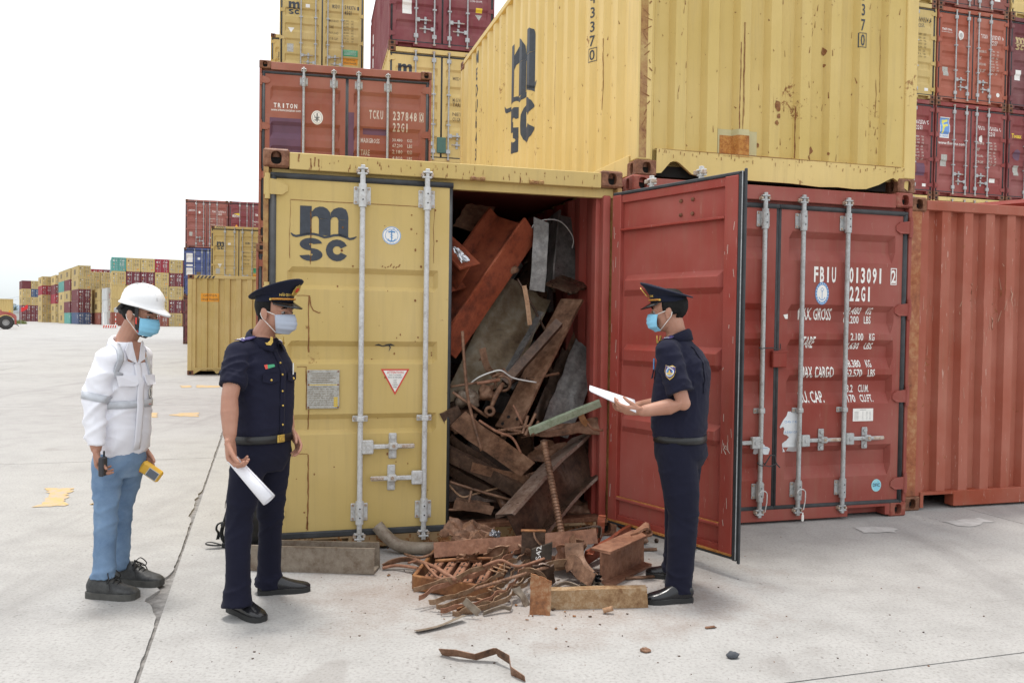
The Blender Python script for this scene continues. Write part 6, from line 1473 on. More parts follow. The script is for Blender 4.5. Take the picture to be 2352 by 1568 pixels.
mb = MB(); mb.grid([[(-.016+.10*s**2.2, y, .083-.115*s) for s in [i/8 for i in range(9)]] for y in (-.02, .012)]); mb.grid([[(-.006+.10*s**2.2, y, .083-.115*s) for s in [i/8 for i in range(9)]] for y in (-.02, .012)]); mb.grid([[(dx+.10*s**2.2, -.02, .083-.115*s) for s in [i/8 for i in range(9)]] for dx in (-.016, -.006)]); mb.build('web', S_BROWN, cp)
q = [at(1221, 1262, 4.71)-c0, at(1269, 1246, 4.73)-c0, at(1267, 1284, 4.72)-c0, at(1219, 1289, 4.70)-c0]
mb = MB(); mb.prism(q, Vector((0, .012, .004))); mb.build('lower_flange', m_plain('matt_dark_steel', (.05, .04, .032), .9, 0, .4, 14, 0, .1), cp, fix=True)
Q = Print2D(); Q.text('S42', .0, .0, .030, .075, 0, .0, None, 0, 'l')
ux = (q[1]-q[0]).normalized(); uy = (q[0]-q[3]).normalized(); nn = ux.cross(uy).normalized(); nn = nn if nn.y < 0 else -nn; ctr = q[3]*.62+q[2]*.38
o = Q.build('chalk_number', M['white_print'], cp, lambda s, t: ctr+uy*(s+.008)-ux*(t-.01)+nn*.003)
sheet('metal_sheet', 'crumpled brown sheet against the container sill at the back of the heap', [at(1008, 1226, 5.12), at(1036, 1188, 5.26), at(1138, 1212, 5.22), at(1122, 1248, 5.08)], .006, S_BROWN, .05, 16, .006, None, 'scrap metal', 5)
sheet('metal_sheet', 'second torn brown sheet lying lower on the crumpled one', [at(1030, 1246, 5.02), at(1060, 1214, 5.12), at(1150, 1228, 5.1), at(1128, 1252, 5.0)], .006, S_BROWN, .05, 14, .006, None, 'scrap metal', 5)
sheet('metal_sheet', 'scrap of shiny foil between the sheets and the heavy beam', [at(1122, 1228, 5.0), at(1130, 1214, 5.02), at(1152, 1222, 5.0), at(1146, 1236, 4.98)], .003, S_FOIL, .03, 8, .005, None, 'scrap metal', 8)
p0, p1 = Gp(1378, 1344), Gp(1476, 1294); p0.z = p1.z = .103
beam('steel_beam', 'stout short beam on the right of the heap, its pinkish flange on top', p0, p1, (-.02, 0, 1), 'I', .205, .14, S_PINK, .012, .014, .006, .03)
beam('steel_beam', 'reddish flat beam behind the stout short beam', Gp(1342, 1284, .05), Gp(1446, 1220, .10), SCR(0, .9, -.45), 'P', .10, .02, S_PRIMER)
ribbon('metal_strip', 'curled end of flange rolled up on the stout short beam', [at(1458, 1226, 4.92), at(1474, 1214, 4.95), at(1486, 1210, 4.96), at(1488, 1220, 4.96), at(1478, 1222, 4.94)], SCR(.35, .1, 1), .10, .012, S_PINK)
p0, p1 = Gp(1262, 1400), Gp(1487, 1395); p0.z = p1.z = .052
beam('steel_channel', 'pale tan flaking channel lying at the front of the heap', p0, p1, (0, 0, 1), 'C', .104, .06, S_TAN, .012, .012, .004, .02)
sheet('metal_plate', 'brown plate standing on edge at the left end of the tan channel', [Gp(1216, 1411), Gp(1264, 1413), at(1267, 1334, 4.29), at(1219, 1316, 4.29)], .018, m_metal('streaky_orange_plate', (.10, .05, .028), (.26, .105, .04), (.36, .24, .14), .7, .1, 11), .006, 12, .003)
sheet('metal_plate', 'small grey plate leaning beside the standing brown plate', [Gp(1208, 1394), Gp(1218, 1388), at(1196, 1344, 4.42), at(1180, 1350, 4.42)], .008, S_WARM, .01, 6, .004)
rod('steel_rod', 'sandy peg under the tan channel', [Gp(1385, 1402, .015), Gp(1408, 1396, .03)], .014, S_TWIG, sm=False)
# slotted grate frame
gz = .085; o_ = Gp(950, 1356); e1 = Gp(1016, 1270)-o_; e2 = Gp(1128, 1384)-o_
gf = empty('slotted_grate', o_, 0, 'rusty grate frame of slotted box bars at the left of the heap', 'scrap metal')
def gbox(a, b, w, h, z, mat, name):
    Mx, L = frame_x(Vector(a), Vector(b), Vector((0, 0, 1))); mb = MB(); mb.box(0, L, -w/2, w/2, 0, h, 0, .005); ob = mb.build(name, mat, gf); ob.matrix_local = Matrix.Translation((0, 0, z)) @ Mx; return ob, L
zz = Vector((0, 0, 0))
for a, b in ((zz, e1), (e2, e1+e2), (zz, e2), (e1, e1+e2)): gbox(a, b, .022, gz, .005, S_ORANGE, 'frame_bar')
for k in range(1, 6):
    s = k/6; ob, L = gbox(e2*s+e1*.03, e2*s+e1*.97, .05, .045, .030, S_PINK, 'slotted_bar')
    mb = MB()
    for m in range(7): mb.box(.05+m*.07, .085+m*.07, -.004, .004, .0445, .0462)
    mb.build('slot_shade_strip', M['dark'], ob)  # black strips painted for the shade in the slots; bars stay uncut
# flattened walkway grating: wavy strips tied by short rods
rb = empty('bent_grating', Gp(1120, 1370), 0, 'flattened grating of wavy rusty strips tied by short rods, front of the heap', 'scrap metal'); c0 = Gp(1120, 1370)
SP = [[(948, 1352, .10), (1010, 1335, .12), (1090, 1312, .14), (1150, 1272, .16), (1172, 1244, .16)],
      [(962, 1372, .07), (1020, 1342, .10), (1095, 1318, .12), (1158, 1284, .14), (1200, 1262, .14)],
      [(985, 1380, .05), (1050, 1366, .08), (1130, 1330, .10), (1178, 1290, .13), (1240, 1268, .12)],
      [(1002, 1392, .04), (1072, 1378, .06), (1150, 1345, .09), (1192, 1300, .12), (1262, 1278, .11)],
      [(1012, 1402, .03), (1100, 1384, .05), (1165, 1352, .08), (1205, 1306, .12), (1275, 1280, .10)],
      [(1040, 1408, .02), (1122, 1388, .04), (1180, 1350, .07), (1222, 1316, .11), (1310, 1290, .09)],
      [(1062, 1402, .02), (1135, 1385, .04), (1192, 1356, .06), (1236, 1318, .10), (1340, 1288, .07)]]
for i, sp in enumerate(SP):
    ribbon('grating_strip', None, [Gp(a, b, z)-c0 for a, b, z in sp], (0.1, -.25, 1), .030, .0032, S_PINK if i % 3 == 1 else S_STRIP, rb, k=9, wave=.011, wf=5.0+.5*i)
for i in range(16):
    a = SP[i % 6]; b = SP[i % 6+1]; s = 1+i % 3; f = .2+.17*(i % 5)
    pa_ = Vector(a[s])*(1-f)+Vector(a[min(s+1, 4)])*f; pb = Vector(b[s])*(1-f)+Vector(b[min(s+1, 4)])*f
    A0, B0 = Gp(*pa_)-c0, Gp(*pb)-c0; d = (B0-A0)*.35; rod('tie_rod', None, [A0-d, B0+d], .005, S_TWIG, sm=False, parent=rb)
# loose bits
beam('angle_iron', 'rusty angle iron lying behind the grate, under the long brown beam', Gp(1015, 1268, .08), Gp(1190, 1262, .12), (0, -.3, 1), 'L', .05, .05, S_BROWN, .006, .006)
sheet('metal_plate', 'torn brown plate propped behind the wavy strips', [Gp(1100, 1300, .05), Gp(1160, 1292, .06), at(1172, 1250, 4.86), at(1118, 1262, 4.9)], .008, S_BROWN, .03, 8, .008)
sheet('metal_plate', 'curved brown plate propped between the offcut and the stout beam', [Gp(1276, 1300, .06), Gp(1330, 1296, .06), at(1340, 1250, 4.9), at(1284, 1252, 4.92)], .008, S_PINK, .04, 8, .015)
beam('steel_beam', 'small rusty beam end sticking up left of the reddish flat beam', Gp(1290, 1290, .04), at(1332, 1240, 4.95), SCR(-.5, .5, -.7), 'I', .09, .07, S_BROWN, .007, .008)
rod('rebar', 'ribbed bar lying slantwise over the wavy strips', [Gp(1090, 1352, .11), Gp(1262, 1300, .15)], .009, S_BROWN, True)
rod('steel_rod', 'kinked rod over the back of the wavy strips', [Gp(1110, 1300, .16), Gp(1150, 1286, .2), Gp(1190, 1300, .16), Gp(1250, 1282, .17)], .008, S_PINK)
ribbon('metal_strip', 'bright twisted strip curling up from the wavy strips', [Gp(1190, 1330, .08), Gp(1206, 1312, .14), Gp(1232, 1310, .16), Gp(1250, 1330, .1), Gp(1240, 1352, .05)], (.2, -.3, 1), .04, .004, S_STRIP, twist=1.5)
ribbon('metal_strip', 'long bent strip running from the offcut to the tan channel', [Gp(1236, 1330, .06), Gp(1252, 1302, .12), Gp(1300, 1292, .13), Gp(1350, 1312, .06)], (.1, -.3, 1), .05, .004, S_STRIP)
sheet('metal_sheet', 'crushed sheet between the grate and the long brown beam', [Gp(1040, 1290, .1), Gp(1052, 1272, .14), Gp(1100, 1270, .16), Gp(1096, 1290, .1)], .004, S_BROWN, .04, 10, .02, None, 'scrap metal', 6)
sheet('metal_sheet', 'crushed tan sheet under the front of the stout beam', [Gp(1330, 1352, .01), Gp(1344, 1332, .06), Gp(1386, 1336, .06), Gp(1380, 1356, .02)], .004, S_WARM, .04, 10, .02, None, 'scrap metal', 6)
rod('steel_rod', 'bent wire rod lying left of the grate, long and looped', [Gp(938, 1292, .05), Gp(968, 1288, .09), Gp(990, 1310, .12), Gp(1015, 1328, .12), Gp(1070, 1318, .12), Gp(1120, 1296, .15)], .007, S_PINK)
rod('steel_rod', 'thicker straight rod resting on the grate', [Gp(952, 1284, .07), Gp(1000, 1302, .12), Gp(1045, 1330, .13)], .012, S_PINK, sm=False)
ribbon('metal_strip', 'bent strip lying at the far left of the heap', [Gp(880, 1300, .02), Gp(905, 1288, .05), Gp(940, 1284, .06), Gp(975, 1300, .05)], (0, -.4, 1), .035, .006, S_BROWN)
rod('steel_rod', 'thin rod end at the far left of the heap', [Gp(878, 1304, .015), Gp(912, 1298, .03), Gp(960, 1304, .04)], .010, S_PINK)
rod('steel_rod', 'twisted rod behind the grate', [Gp(930, 1272, .05), Gp(960, 1280, .08), Gp(985, 1275, .1), Gp(1010, 1262, .1)], .009, S_BROWN)
rod('steel_rod', 'rod across the back of the grate', [Gp(1000, 1288, .1), Gp(1090, 1282, .12), Gp(1180, 1284, .1)], .010, S_ORANGE)
k = ring(None, .05, .012, Vector((.2, -.4, 1))).build('iron_ring', S_ORANGE, None, True); k.location = Gp(1072, 1276, .09); tag(k, 'flat iron ring behind the grate', 'scrap metal')
rod('steel_rod', 'squared rod loop sticking up over the wavy strips', [Gp(1165, 1262, .12), Gp(1166, 1250, .16), Gp(1182, 1242, .18), Gp(1200, 1258, .17), Gp(1208, 1268, .14)], .010, S_BROWN, sm=False)
sheet('metal_sheet', 'small crumpled brown sheet beside the chalked offcut', [Gp(1190, 1280, .14), Gp(1212, 1262, .2), Gp(1236, 1268, .18), Gp(1222, 1282, .13)], .005, S_BROWN, .03, 8, .01)
ribbon('metal_strip', 'wide curled strip hanging below the long brown beam', [at(1318, 1246, 4.9), at(1322, 1285, 4.86), at(1338, 1312, 4.78), at(1368, 1342, 4.66)], SCR(1, .3, .1), .11, .008, S_BROWN, k=6)
ribbon('metal_strip', 'narrow curled strip left of the wide curled one', [at(1298, 1300, 4.75), at(1318, 1290, 4.72), at(1332, 1312, 4.68), at(1362, 1332, 4.6)], SCR(.5, .9, 0), .08, .006, S_BROWN, k=6)
sheet('metal_sheet', 'torn strip of silvery film right of the wavy strips', [Gp(1330, 1334, .05), Gp(1340, 1310, .1), Gp(1366, 1318, .1), Gp(1362, 1342, .04)], .003, S_FOIL, .05, 10, .012, None, 'scrap metal', 8)
sheet('metal_sheet', 'black crumpled film beside the silvery film', [Gp(1345, 1328, .06), Gp(1352, 1312, .1), Gp(1382, 1320, .1), Gp(1376, 1342, .04)], .003, m_plain('black_film', (.02, .02, .022), .25), .05, 10, .012, None, 'plastic film', 8)
ribbon('metal_strip', 'pale bent strip on the ground behind the tan channel', [Gp(1266, 1352, .03), Gp(1300, 1338, .04), Gp(1335, 1350, .03)], (0, -.7, .7), .035, .005, S_WARM)
sheet('metal_plate', 'dark brown plate leaning behind the standing brown plate', [Gp(1222, 1344, .02), Gp(1276, 1340, .02), Gp(1272, 1298, .16), Gp(1224, 1300, .16)], .01, S_DARK, .02, 8, .01)
beam('steel_beam', 'upright stub of red flange by the container corner', at(1380, 1222, 5.25), at(1382, 1182, 5.25), SCR(1, 0, 0), 'P', .045, .02, S_PRIMER, cut=.005)
ribbon('metal_strip', 'dark glossy strip arching over the back of the heap', [at(1270, 1232, 5.1), at(1310, 1218, 5.1), at(1365, 1208, 5.1), at(1378, 1214, 5.1), at(1376, 1236, 5.08)], SCR(.1, .3, -1), .09, .006, S_DARK)
sheet('metal_plate', 'triangular reddish plate between the stub and the stout beam', [at(1346, 1272, 4.95), at(1374, 1236, 5.05), at(1384, 1230, 5.1), at(1362, 1276, 4.96)], .008, S_PRIMER, .01, 6, .004)
lump('rust_lump', 'brown block under the bottom edge of the red door', Gp(1460, 1238, .03), .05, S_BROWN, (1.8, .8, .7), 5, .2)
rod('steel_rod', 'thin rod running under the boot of the right hand officer', [Gp(1436, 1328, .01), Gp(1520, 1322, .01)], .010, S_BROWN, sm=False)
rod('steel_rod', 'short rod behind the stout short beam', [Gp(1478, 1262, .01), Gp(1508, 1261, .01)], .012, S_BROWN, sm=False)
beam('flat_bar', 'orange flat piece at the front of the wavy strips', Gp(1050, 1402, .02), Gp(1148, 1370, .05), (0, -.75, .65), 'P', .05, .006, S_ORANGE)
ribbon('metal_strip', 'pale grey strip reaching towards the viewer from the heap', [Gp(956, 1448, .012), Gp(1010, 1436, .012), Gp(1066, 1412, .03)], (.25, -1, .25), .045, .003, S_WARM)
ribbon('metal_strip', 'small pale curved strip under the wavy strips', [Gp(1110, 1408, .015), Gp(1150, 1394, .03), Gp(1172, 1396, .02), Gp(1176, 1384, .03)], (0, -.6, .8), .03, .003, S_WARM)
ribbon('metal_strip', 'short grey strip crossing the front of the wavy strips', [Gp(1066, 1378, .09), Gp(1100, 1408, .03)], (.6, -.2, .7), .04, .005, S_WARM, sm=False)
ribbon('metal_strip', 'zigzag bent rusty strip lying alone in the foreground', [Gp(1012, 1497, .015), Gp(1050, 1499, .03), Gp(1092, 1508, .02), Gp(1137, 1494, .05), Gp(1142, 1497, .05), Gp(1170, 1514, .04), Gp(1174, 1540, .02), Gp(1206, 1561, .008)], (.1, -.55, .8), .045, .003, S_BROWN, k=4, sm=False)
lump('stone', 'small dark stone on the concrete at the lower right', Gp(1683, 1503, .015), .024, m_plain('dark_stone', (.06, .065, .075), .8), (1.2, .8, .7), 3, .3, 'stone')
lump('rust_chip', 'small rusty chip on the concrete below the tan channel', Gp(1482, 1492, .010), .02, S_BROWN, (1.2, .7, .6), 4, .5, 'scrap metal')
lump('iron_bolt', 'small round iron bolt on the concrete under the red door', Gp(1508, 1241, .015), .016, S_DARK, (1, .8, 1), 6, .15, 'bolt')
sheet('rust_chip', 'thin rusty sliver lying on the concrete right of the tan channel', [Gp(1618, 1440, .004), Gp(1640, 1436, .006), Gp(1646, 1441, .005), Gp(1622, 1443, .004)], .003, S_BROWN, .003, 4, .003)
db = MB(); rg = random.Random(9)
for k in range(300):
    px, py = rg.gauss(1180, 150), rg.gauss(1335, 55)
    if py > 1480 or py < 1240: continue
    c = Gp(px, py, .006); s = .003+.009*rg.random()**3; db.M = Matrix.Translation(c) @ Matrix.Rotation(rg.uniform(0, PI), 4, 'Z') @ Matrix.Rotation(rg.uniform(-.4, .4), 4, 'X'); db.box(-s, s, -s*.5, s*.5, -.003, s*.4-.002, rg.choice((0, 1, 2)))
for k in range(160):
    c = Gp(rg.uniform(350, 2300), rg.uniform(1220, 1560), .004); s = .0015+.004*rg.random()**3; db.M = Matrix.Translation(c) @ Matrix.Rotation(rg.uniform(0, PI), 4, 'Z'); db.box(-s, s, -s*.7, s*.7, -.004, s*.5-.003, rg.choice((0, 2, 2)))
db.M = None
tag(db.build('rust_crumbs', [S_BROWN, S_ORANGE, S_DARK]), 'rust flakes and crumbs scattered round the heap', 'debris', None, 'stuff')
# ------------------------------------------------------------------ people
def m_cloth(name, col, rough=.85, weave=900, fade=.12, sheen=.04):
    t = NT(name); v = t.coord(rnd=False); a = t.noise(v, 5, 5, .6); b = t.noise(v, weave*.3, 2, .6)
    c = t.mix(t.ramp(a, (.3, 0.), (.7, 1.)), tuple(x*(1-fade) for x in col), tuple(min(1, x*(1+fade)) for x in col))
    t.bump(t.math('ADD', t.math('MULTIPLY', b, .5), a), .10, .004); t.b.inputs['Sheen Weight'].default_value = sheen
    return t.fin(c, rough, 0, .15)
t = NT('skin'); v = t.coord(rnd=False); a = t.noise(v, 9, 5); b = t.noise(v, 130, 3)
t.b.inputs['Subsurface Weight'].default_value = .12; t.b.inputs['Subsurface Radius'].default_value = (.012, .005, .003); t.bump(b, .08, .003)
P_SKIN = t.fin(t.mix(t.ramp(a, (.3, 0.), (.7, 1.)), (.37, .18, .12), (.47, .25, .175)), .5, 0, .4)
P_NAVY = m_cloth('navy_uniform_cloth', (.012, .0125, .027)); P_NAVY2 = m_cloth('navy_trouser_cloth', (.0095, .010, .022)); P_CAP = m_cloth('cap_cloth', (.012, .014, .028))
P_WHITE = m_cloth('white_jacket_cloth', (.82, .82, .87), .8, 900, .03)
t = NT('washed_denim'); v = t.coord(rnd=False); a = t.noise(v, 4.5, 5, .6); b = t.noise(t.coord(scale=(1, 1, .35), rnd=False), 300, 3, .7)
P_DENIM = t.fin(t.mix(t.math('MULTIPLY', b, .35), t.ramp(a, (.32, (.085, .155, .27)), (.52, (.155, .25, .39)), (.7, (.29, .38, .50))), (.3, .38, .48)), .85, 0, .2); t.bump(b, .15, .003)
P_HAIR = m_plain('black_hair', (.006, .0055, .0055), .7, 0, .4, 60, .3, .2); P_SHOE = m_plain('black_polished_leather', (.012, .012, .014), .22, 0, .2, 12, .05); P_SOLE = m_plain('black_rubber_sole', (.018, .018, .018), .7)
P_WSHOE = m_metal('scuffed_work_leather', (.022, .022, .022), (.045, .046, .046), (.075, .075, .072), .55, 0, 14, .2); P_WSOLE = m_plain('dusty_rubber_sole', (.07, .068, .062), .85, 0, .3, 20)
P_GOLD = m_plain('gold_thread', (.62, .42, .10), .35, .5, .25, 60, .2); P_BELT = m_plain('black_leather_belt', (.012, .012, .012), .4)
P_MASKB = m_cloth('blue_mask_fabric', (.25, .55, .74), .9, 600, .05); P_MASKG = m_cloth('grey_mask_fabric', (.40, .44, .52), .9, 600, .05)
P_REFL = m_plain('grey_reflective_tape', (.52, .54, .58), .45, .1, .08, 40); P_HELM = m_plain('white_helmet_plastic', (.80, .80, .80), .32, 0, .02, 4); P_PAPER = m_plain('white_paper', (.80, .80, .84), .75, 0, .02, 6)
P_BLACK = m_plain('black_strap', (.016, .016, .017), .6); P_PURP = m_plain('purple_shoulder_board', (.06, .045, .16), .7); P_EYE = m_plain('eye_white', (.30, .26, .24), .35); P_IRIS = m_plain('dark_iris', (.012, .008, .006), .15)
def remesh(mb, voxel, smooth=3, fac=.5):
    me = mb.mesh('tmp', [P_SKIN]); o = bpy.data.objects.new('tmp', me); COL.objects.link(o)
    m = o.modifiers.new('r', 'REMESH'); m.mode = 'VOXEL'; m.voxel_size = voxel
    if smooth: s = o.modifiers.new('s', 'SMOOTH'); s.factor = fac; s.iterations = smooth
    r = bpy.data.meshes.new_from_object(o.evaluated_get(bpy.context.evaluated_depsgraph_get()))
    bpy.data.objects.remove(o); bpy.data.meshes.remove(me); r.polygons.foreach_set('use_smooth', [True]*len(r.polygons)); return r
def displace(me, fn):
    n = len(me.vertices); co = np.empty(n*3); me.vertices.foreach_get('co', co); no = np.empty(n*3)
    me.vertices.foreach_get('normal', no); co = co.reshape(-1, 3); no = no.reshape(-1, 3)
    d = np.array([fn(Vector(c), Vector(k)) for c, k in zip(co, no)]); co += no*d[:, None]
    me.vertices.foreach_set('co', co.ravel()); me.update()
def put(name, me, mat, parent, base):
    me.materials.clear(); me.materials.append(mat); o = inst(name, me, parent); me.transform(Matrix.Translation(-base)); return o
def loft(mb, rings, n=28, power=2.4, cap=True):
    """rings: (centre, half-axis vector a, half-axis vector b) superellipses"""
    rows = []
    for c, a, b in rings:
        r = []
        for k in range(n):
            t_ = 2*PI*k/n; ct, st = math.cos(t_), math.sin(t_); e = 2/power
            r.append(c+a*(math.copysign(abs(ct)**e, ct))+b*(math.copysign(abs(st)**e, st)))
        rows.append(r)
    mb.grid(rows, 0, True)
    if cap: mb.add(rows[0], [tuple(range(n))[::-1]]); mb.add(rows[-1], [tuple(range(n))])
def limb(mb, pts, rad, n=16, balls=True):
    mb.tube(pts, rad, n)
    if balls:
        for p, r in zip(pts, rad): mb.ball(p, r*.99, nu=14, nv=8)
def hand(mb, wrist, d, pn, side, curl, spread=.0, s=1.0, thumb=(.6, .5)):
    """d: towards the fingers, pn: out of the palm, side: towards the thumb; curl: bend per joint for the four fingers"""
    d = d.normalized(); pn = (pn-d*pn.dot(d)).normalized(); sd = (side-d*side.dot(d)-pn*side.dot(pn)).normalized()
    loft(mb, [(wrist+d*(x*s), sd*(w*s), pn*(h*s)) for x, w, h in ((-.02, .024, .019), (.012, .029, .018), (.045, .039, .016), (.08, .041, .014), (.096, .036, .010))], 16, 2.6)
    for i in range(4):
        off = (.030-.0198*i)*s; ln = (.95, 1.06, 1.0, .80)[i]*s; p = wrist+d*((.092-.006*abs(i-1.3))*s)+sd*off; a = 0.0; pts = [p-d*.03*s, p]; rs_ = [.0086*s, .0092*s]
        for L_, c_, rr in ((.043, curl[i][0], .0086), (.027, curl[i][1], .0080), (.021, curl[i][2], .0066)):
            a += c_; dd = d*math.cos(a)+pn*math.sin(a)+sd*spread*(1.5-i)*.12; p = p+dd.normalized()*L_*ln; pts.append(p); rs_.append(rr*s)
        limb(mb, pts, rs_, 10)
    b = wrist+d*.022*s+sd*.026*s; a, k = thumb; dd = (d*math.cos(a)+sd*math.sin(a)*.9+pn*k).normalized(); p1 = b+dd*.042*s; dd2 = (dd+d*.45+pn*.25).normalized(); p2 = p1+dd2*.032*s; p3 = p2+(dd2+pn*.25).normalized()*.024*s
    limb(mb, [b-d*.012*s, b, p1, p2, p3], [.012*s, .014*s, .0108*s, .0098*s, .0076*s], 10)
def shoe(parent, base, heel, toe_dir, upper, sole, L=.285, laces=False, up=Vector((0, 0, 1)), s=1.0, chunky=False):
    x = Vector((toe_dir.x, toe_dir.y, 0)).normalized(); y = Vector((-x.y, x.x, 0)); sh = .026 if not chunky else .034
    W3 = lambda a, b, c: heel+x*a*s+y*b*s+up*c*s
    prof = [(.0, .020, .075, .03), (.012, .031, .098, .0), (.05, .037, .112, 0), (.095, .039, .112, 0), (.13, .041, .092, 0), (.17, .045, .073, 0), (.21, .047, .060, 0), (.245, .043, .052, 0), (.270, .032, .044, 0), (.283, .016, .034, 0)]
    k = L/.285; kk = 1.12 if chunky else 1.0; mb = MB(); rows = []
    for a, w, h, z in prof:
        r = []
        for i in range(18):
            t_ = PI*i/17; r.append(W3(a*k, math.cos(t_)*w*kk*(1 if i not in (0, 17) else .96), sh+z*.6+(h*kk-sh-z*.6)*max(0, math.sin(t_))**.72))
        rows.append(r)
    mb.grid(rows); mb.add(rows[0], [tuple(range(18))]); mb.add(rows[-1], [tuple(range(18))[::-1]])
    root = bpy.data.objects.new('shoe', bpy.data.meshes.new('shoe')); link(root, parent)
    mb.v = [tuple(Vector(p)-base) for p in mb.v]; me = mb.mesh('upper', upper, True); root.data = me
    m2 = MB(); out = [(W3(a*k, sg*(w*kk+.004+(.004 if chunky else 0)), 0)) for sg, seq in ((1, prof), (-1, prof[::-1])) for a, w, h, z in seq]
    n = len(out); lo = []
    for i, p in enumerate(out):
        a = (p-heel).dot(x)/(L*s); lo.append(p+up*((.004 if (.33 < a < .55 and not chunky) else .0)))
    m2.prism([p-base for p in lo], up*sh*s); so = m2.build('sole', sole, root, fix=True)
    if laces:
        lm = MB()
        for i in range(4): a = .115+.02*i; z = .108*kk-.013*i; lm.tube([W3(a*k, -.026, z-.012)-base, W3(a*k, 0, z+.006)-base, W3(a*k, .026, z-.012)-base], .0035, 6)
        for sg in (-1, 1):
            lm.tube(smooth_path([W3(.12, 0, .115*kk)-base, W3(.13, sg*.03, .125*kk)-base, W3(.15, sg*.055, .095*kk)-base, W3(.135, sg*.05, .08*kk)-base, W3(.12, sg*.01, .112*kk)-base]), .003, 6); lm.tube(smooth_path([W3(.12, sg*.004, .113*kk)-base, W3(.145, sg*.045, .085*kk)-base, W3(.16, sg*.058, .045*kk)-base]), .003, 6)
        lm.build('lace', P_BLACK, root, True)
    return root
def head_mesh(mb, hc, hf, hl, hu, s=1.0):
    R3 = Matrix((hf, hl, hu)).transposed(); q = lambda a, b, c: hc+hf*a*s+hl*b*s+hu*c*s
    B = lambda a, b, c, rx, ry, rz: mb.ball(q(a, b, c), rx*s, ry*s, rz*s, 20, 14, 0, R3)
    B(-.008, 0, .030, .097, .077, .092); B(.018, 0, -.030, .070, .066, .085); B(.035, 0, -.075, .050, .050, .040); B(.060, 0, -.092, .026, .030, .020); B(.062, 0, .018, .028, .055, .030)
    mb.tube([q(.082, 0, .010), q(.100, 0, -.015), q(.111, 0, -.035)], [.010*s, .012*s, .015*s], 10); mb.ball(q(.110, 0, -.037), .0155*s); B(.100, .012, -.040, .009, .009, .008); B(.100, -.012, -.040, .009, .009, .008)
    B(.084, 0, -.066, .014, .024, .007); B(.082, 0, -.078, .014, .021, .008)
    for sg in (-1, 1):
        B(.055, sg*.045, -.022, .024, .022, .02); B(-.008, sg*.078, -.012, .017, .007, .031); B(-.016, sg*.083, -.004, .014, .005, .024); B(-.002, sg*.079, -.036, .009, .006, .011)
    return q, R3
def head_parts(root, base, q, R3, s, hair=True):
    for sg in (-1, 1):
        e = MB(); e.ball(q(.0715, sg*.033, .002)-base, .0118*s, nu=12, nv=8); eo = e.build('eye', P_EYE, root, True)
        e = MB(); e.ball(q(.0800, sg*.0345, .001)-base, .0056*s, nu=10, nv=6); e.build('iris', P_IRIS, eo, True)
        e = MB(); e.tube([q(.084, sg*.016, .021)-base, q(.085, sg*.034, .027)-base, q(.073, sg*.052, .020)-base], [.0035, .0045, .002], 6); e.build('eyebrow', P_HAIR, root, True)
    if not hair: return
    mb = MB(); n, m = 36, 22; idx = {}; V = []
    for j in range(m+1):
        for i in range(n):
            th = PI*j/m; ph = 2*PI*i/n; x, y, z = math.sin(th)*math.cos(ph), math.sin(th)*math.sin(ph), math.cos(th)
            k = 1+.035*mnoise.noise(Vector((x*9, y*9, z*3)))
            V.append((q(-.012+x*.103*k, y*.083*k, .030+z*.097*k)-base, x, y, z))
    F_ = []
    for j in range(m):
        for i in range(n):
            f = [j*n+i, (j+1)*n+i, (j+1)*n+(i+1) % n, j*n+(i+1) % n]
            X = sum(V[k][1] for k in f)/4; Y = sum(V[k][2] for k in f)/4; Z = sum(V[k][3] for k in f)/4
            lim = -.92 if X < -.35 else (-.55 if X < -.05 else (.30 if abs(Y) < .9 else .05))
            if X > .08 and abs(Y) > .62: lim = -.25 if X < .30 else .35
            if Z > lim: F_.append(f)
    mb.add([v_[0] for v_ in V], F_); o = mb.build('hair', P_HAIR, root, True); md = o.modifiers.new('thick', 'SOLIDIFY'); md.thickness = .010; md.offset = -1
def face_mask(root, base, q, s, mat, top=-.012, bot=-.108, ears=True):
    rows = []; N, Mv = 21, 25
    for j in range(Mv):
        v_ = j/(Mv-1); z = top+(bot-top)*v_; row = []
        for i in range(N):
            u = (i/(N-1)-.5)*2; ang = u*1.12*(1-.10*v_)
            r = .104+.012*math.sin(PI*min(1, v_*1.1))-.026*max(0, v_-.72)/.28+.0040*(abs(math.sin(v_*PI*3.5))**.5-.5)*(1-abs(u)**4)
            row.append(q(.006+r*math.cos(ang)*(1.0+.10*math.exp(-(u/.22)**2)*(1-v_)), r*.80*math.sin(ang), z-.004*math.cos(u*PI*.5)+(.010*math.cos(u*PI*.5) if j == 0 else 0))-base)
        rows.append(row)
    mb = MB(); mb.grid(rows); o = mb.build('face_mask', mat, root, True); md = o.modifiers.new('thick', 'SOLIDIFY'); md.thickness = .003; md.offset = 1
    for sg, i in ((-1, 0), (1, N-1)):
        lm = MB(); e = q(-.024, sg*.079, .010)-base; e2 = q(-.022, sg*.080, -.032)-base; m1 = q(-.030, sg*.083, -.012)-base
        lm.tube([rows[0][i], (Vector(rows[0][i])+e)/2, e, m1], .0022, 6); lm.tube([rows[-2][i], (Vector(rows[-2][i])+e2)/2, e2, m1], .0022, 6); lm.build('ear_loop', M['white_print'], o, True)
    return o
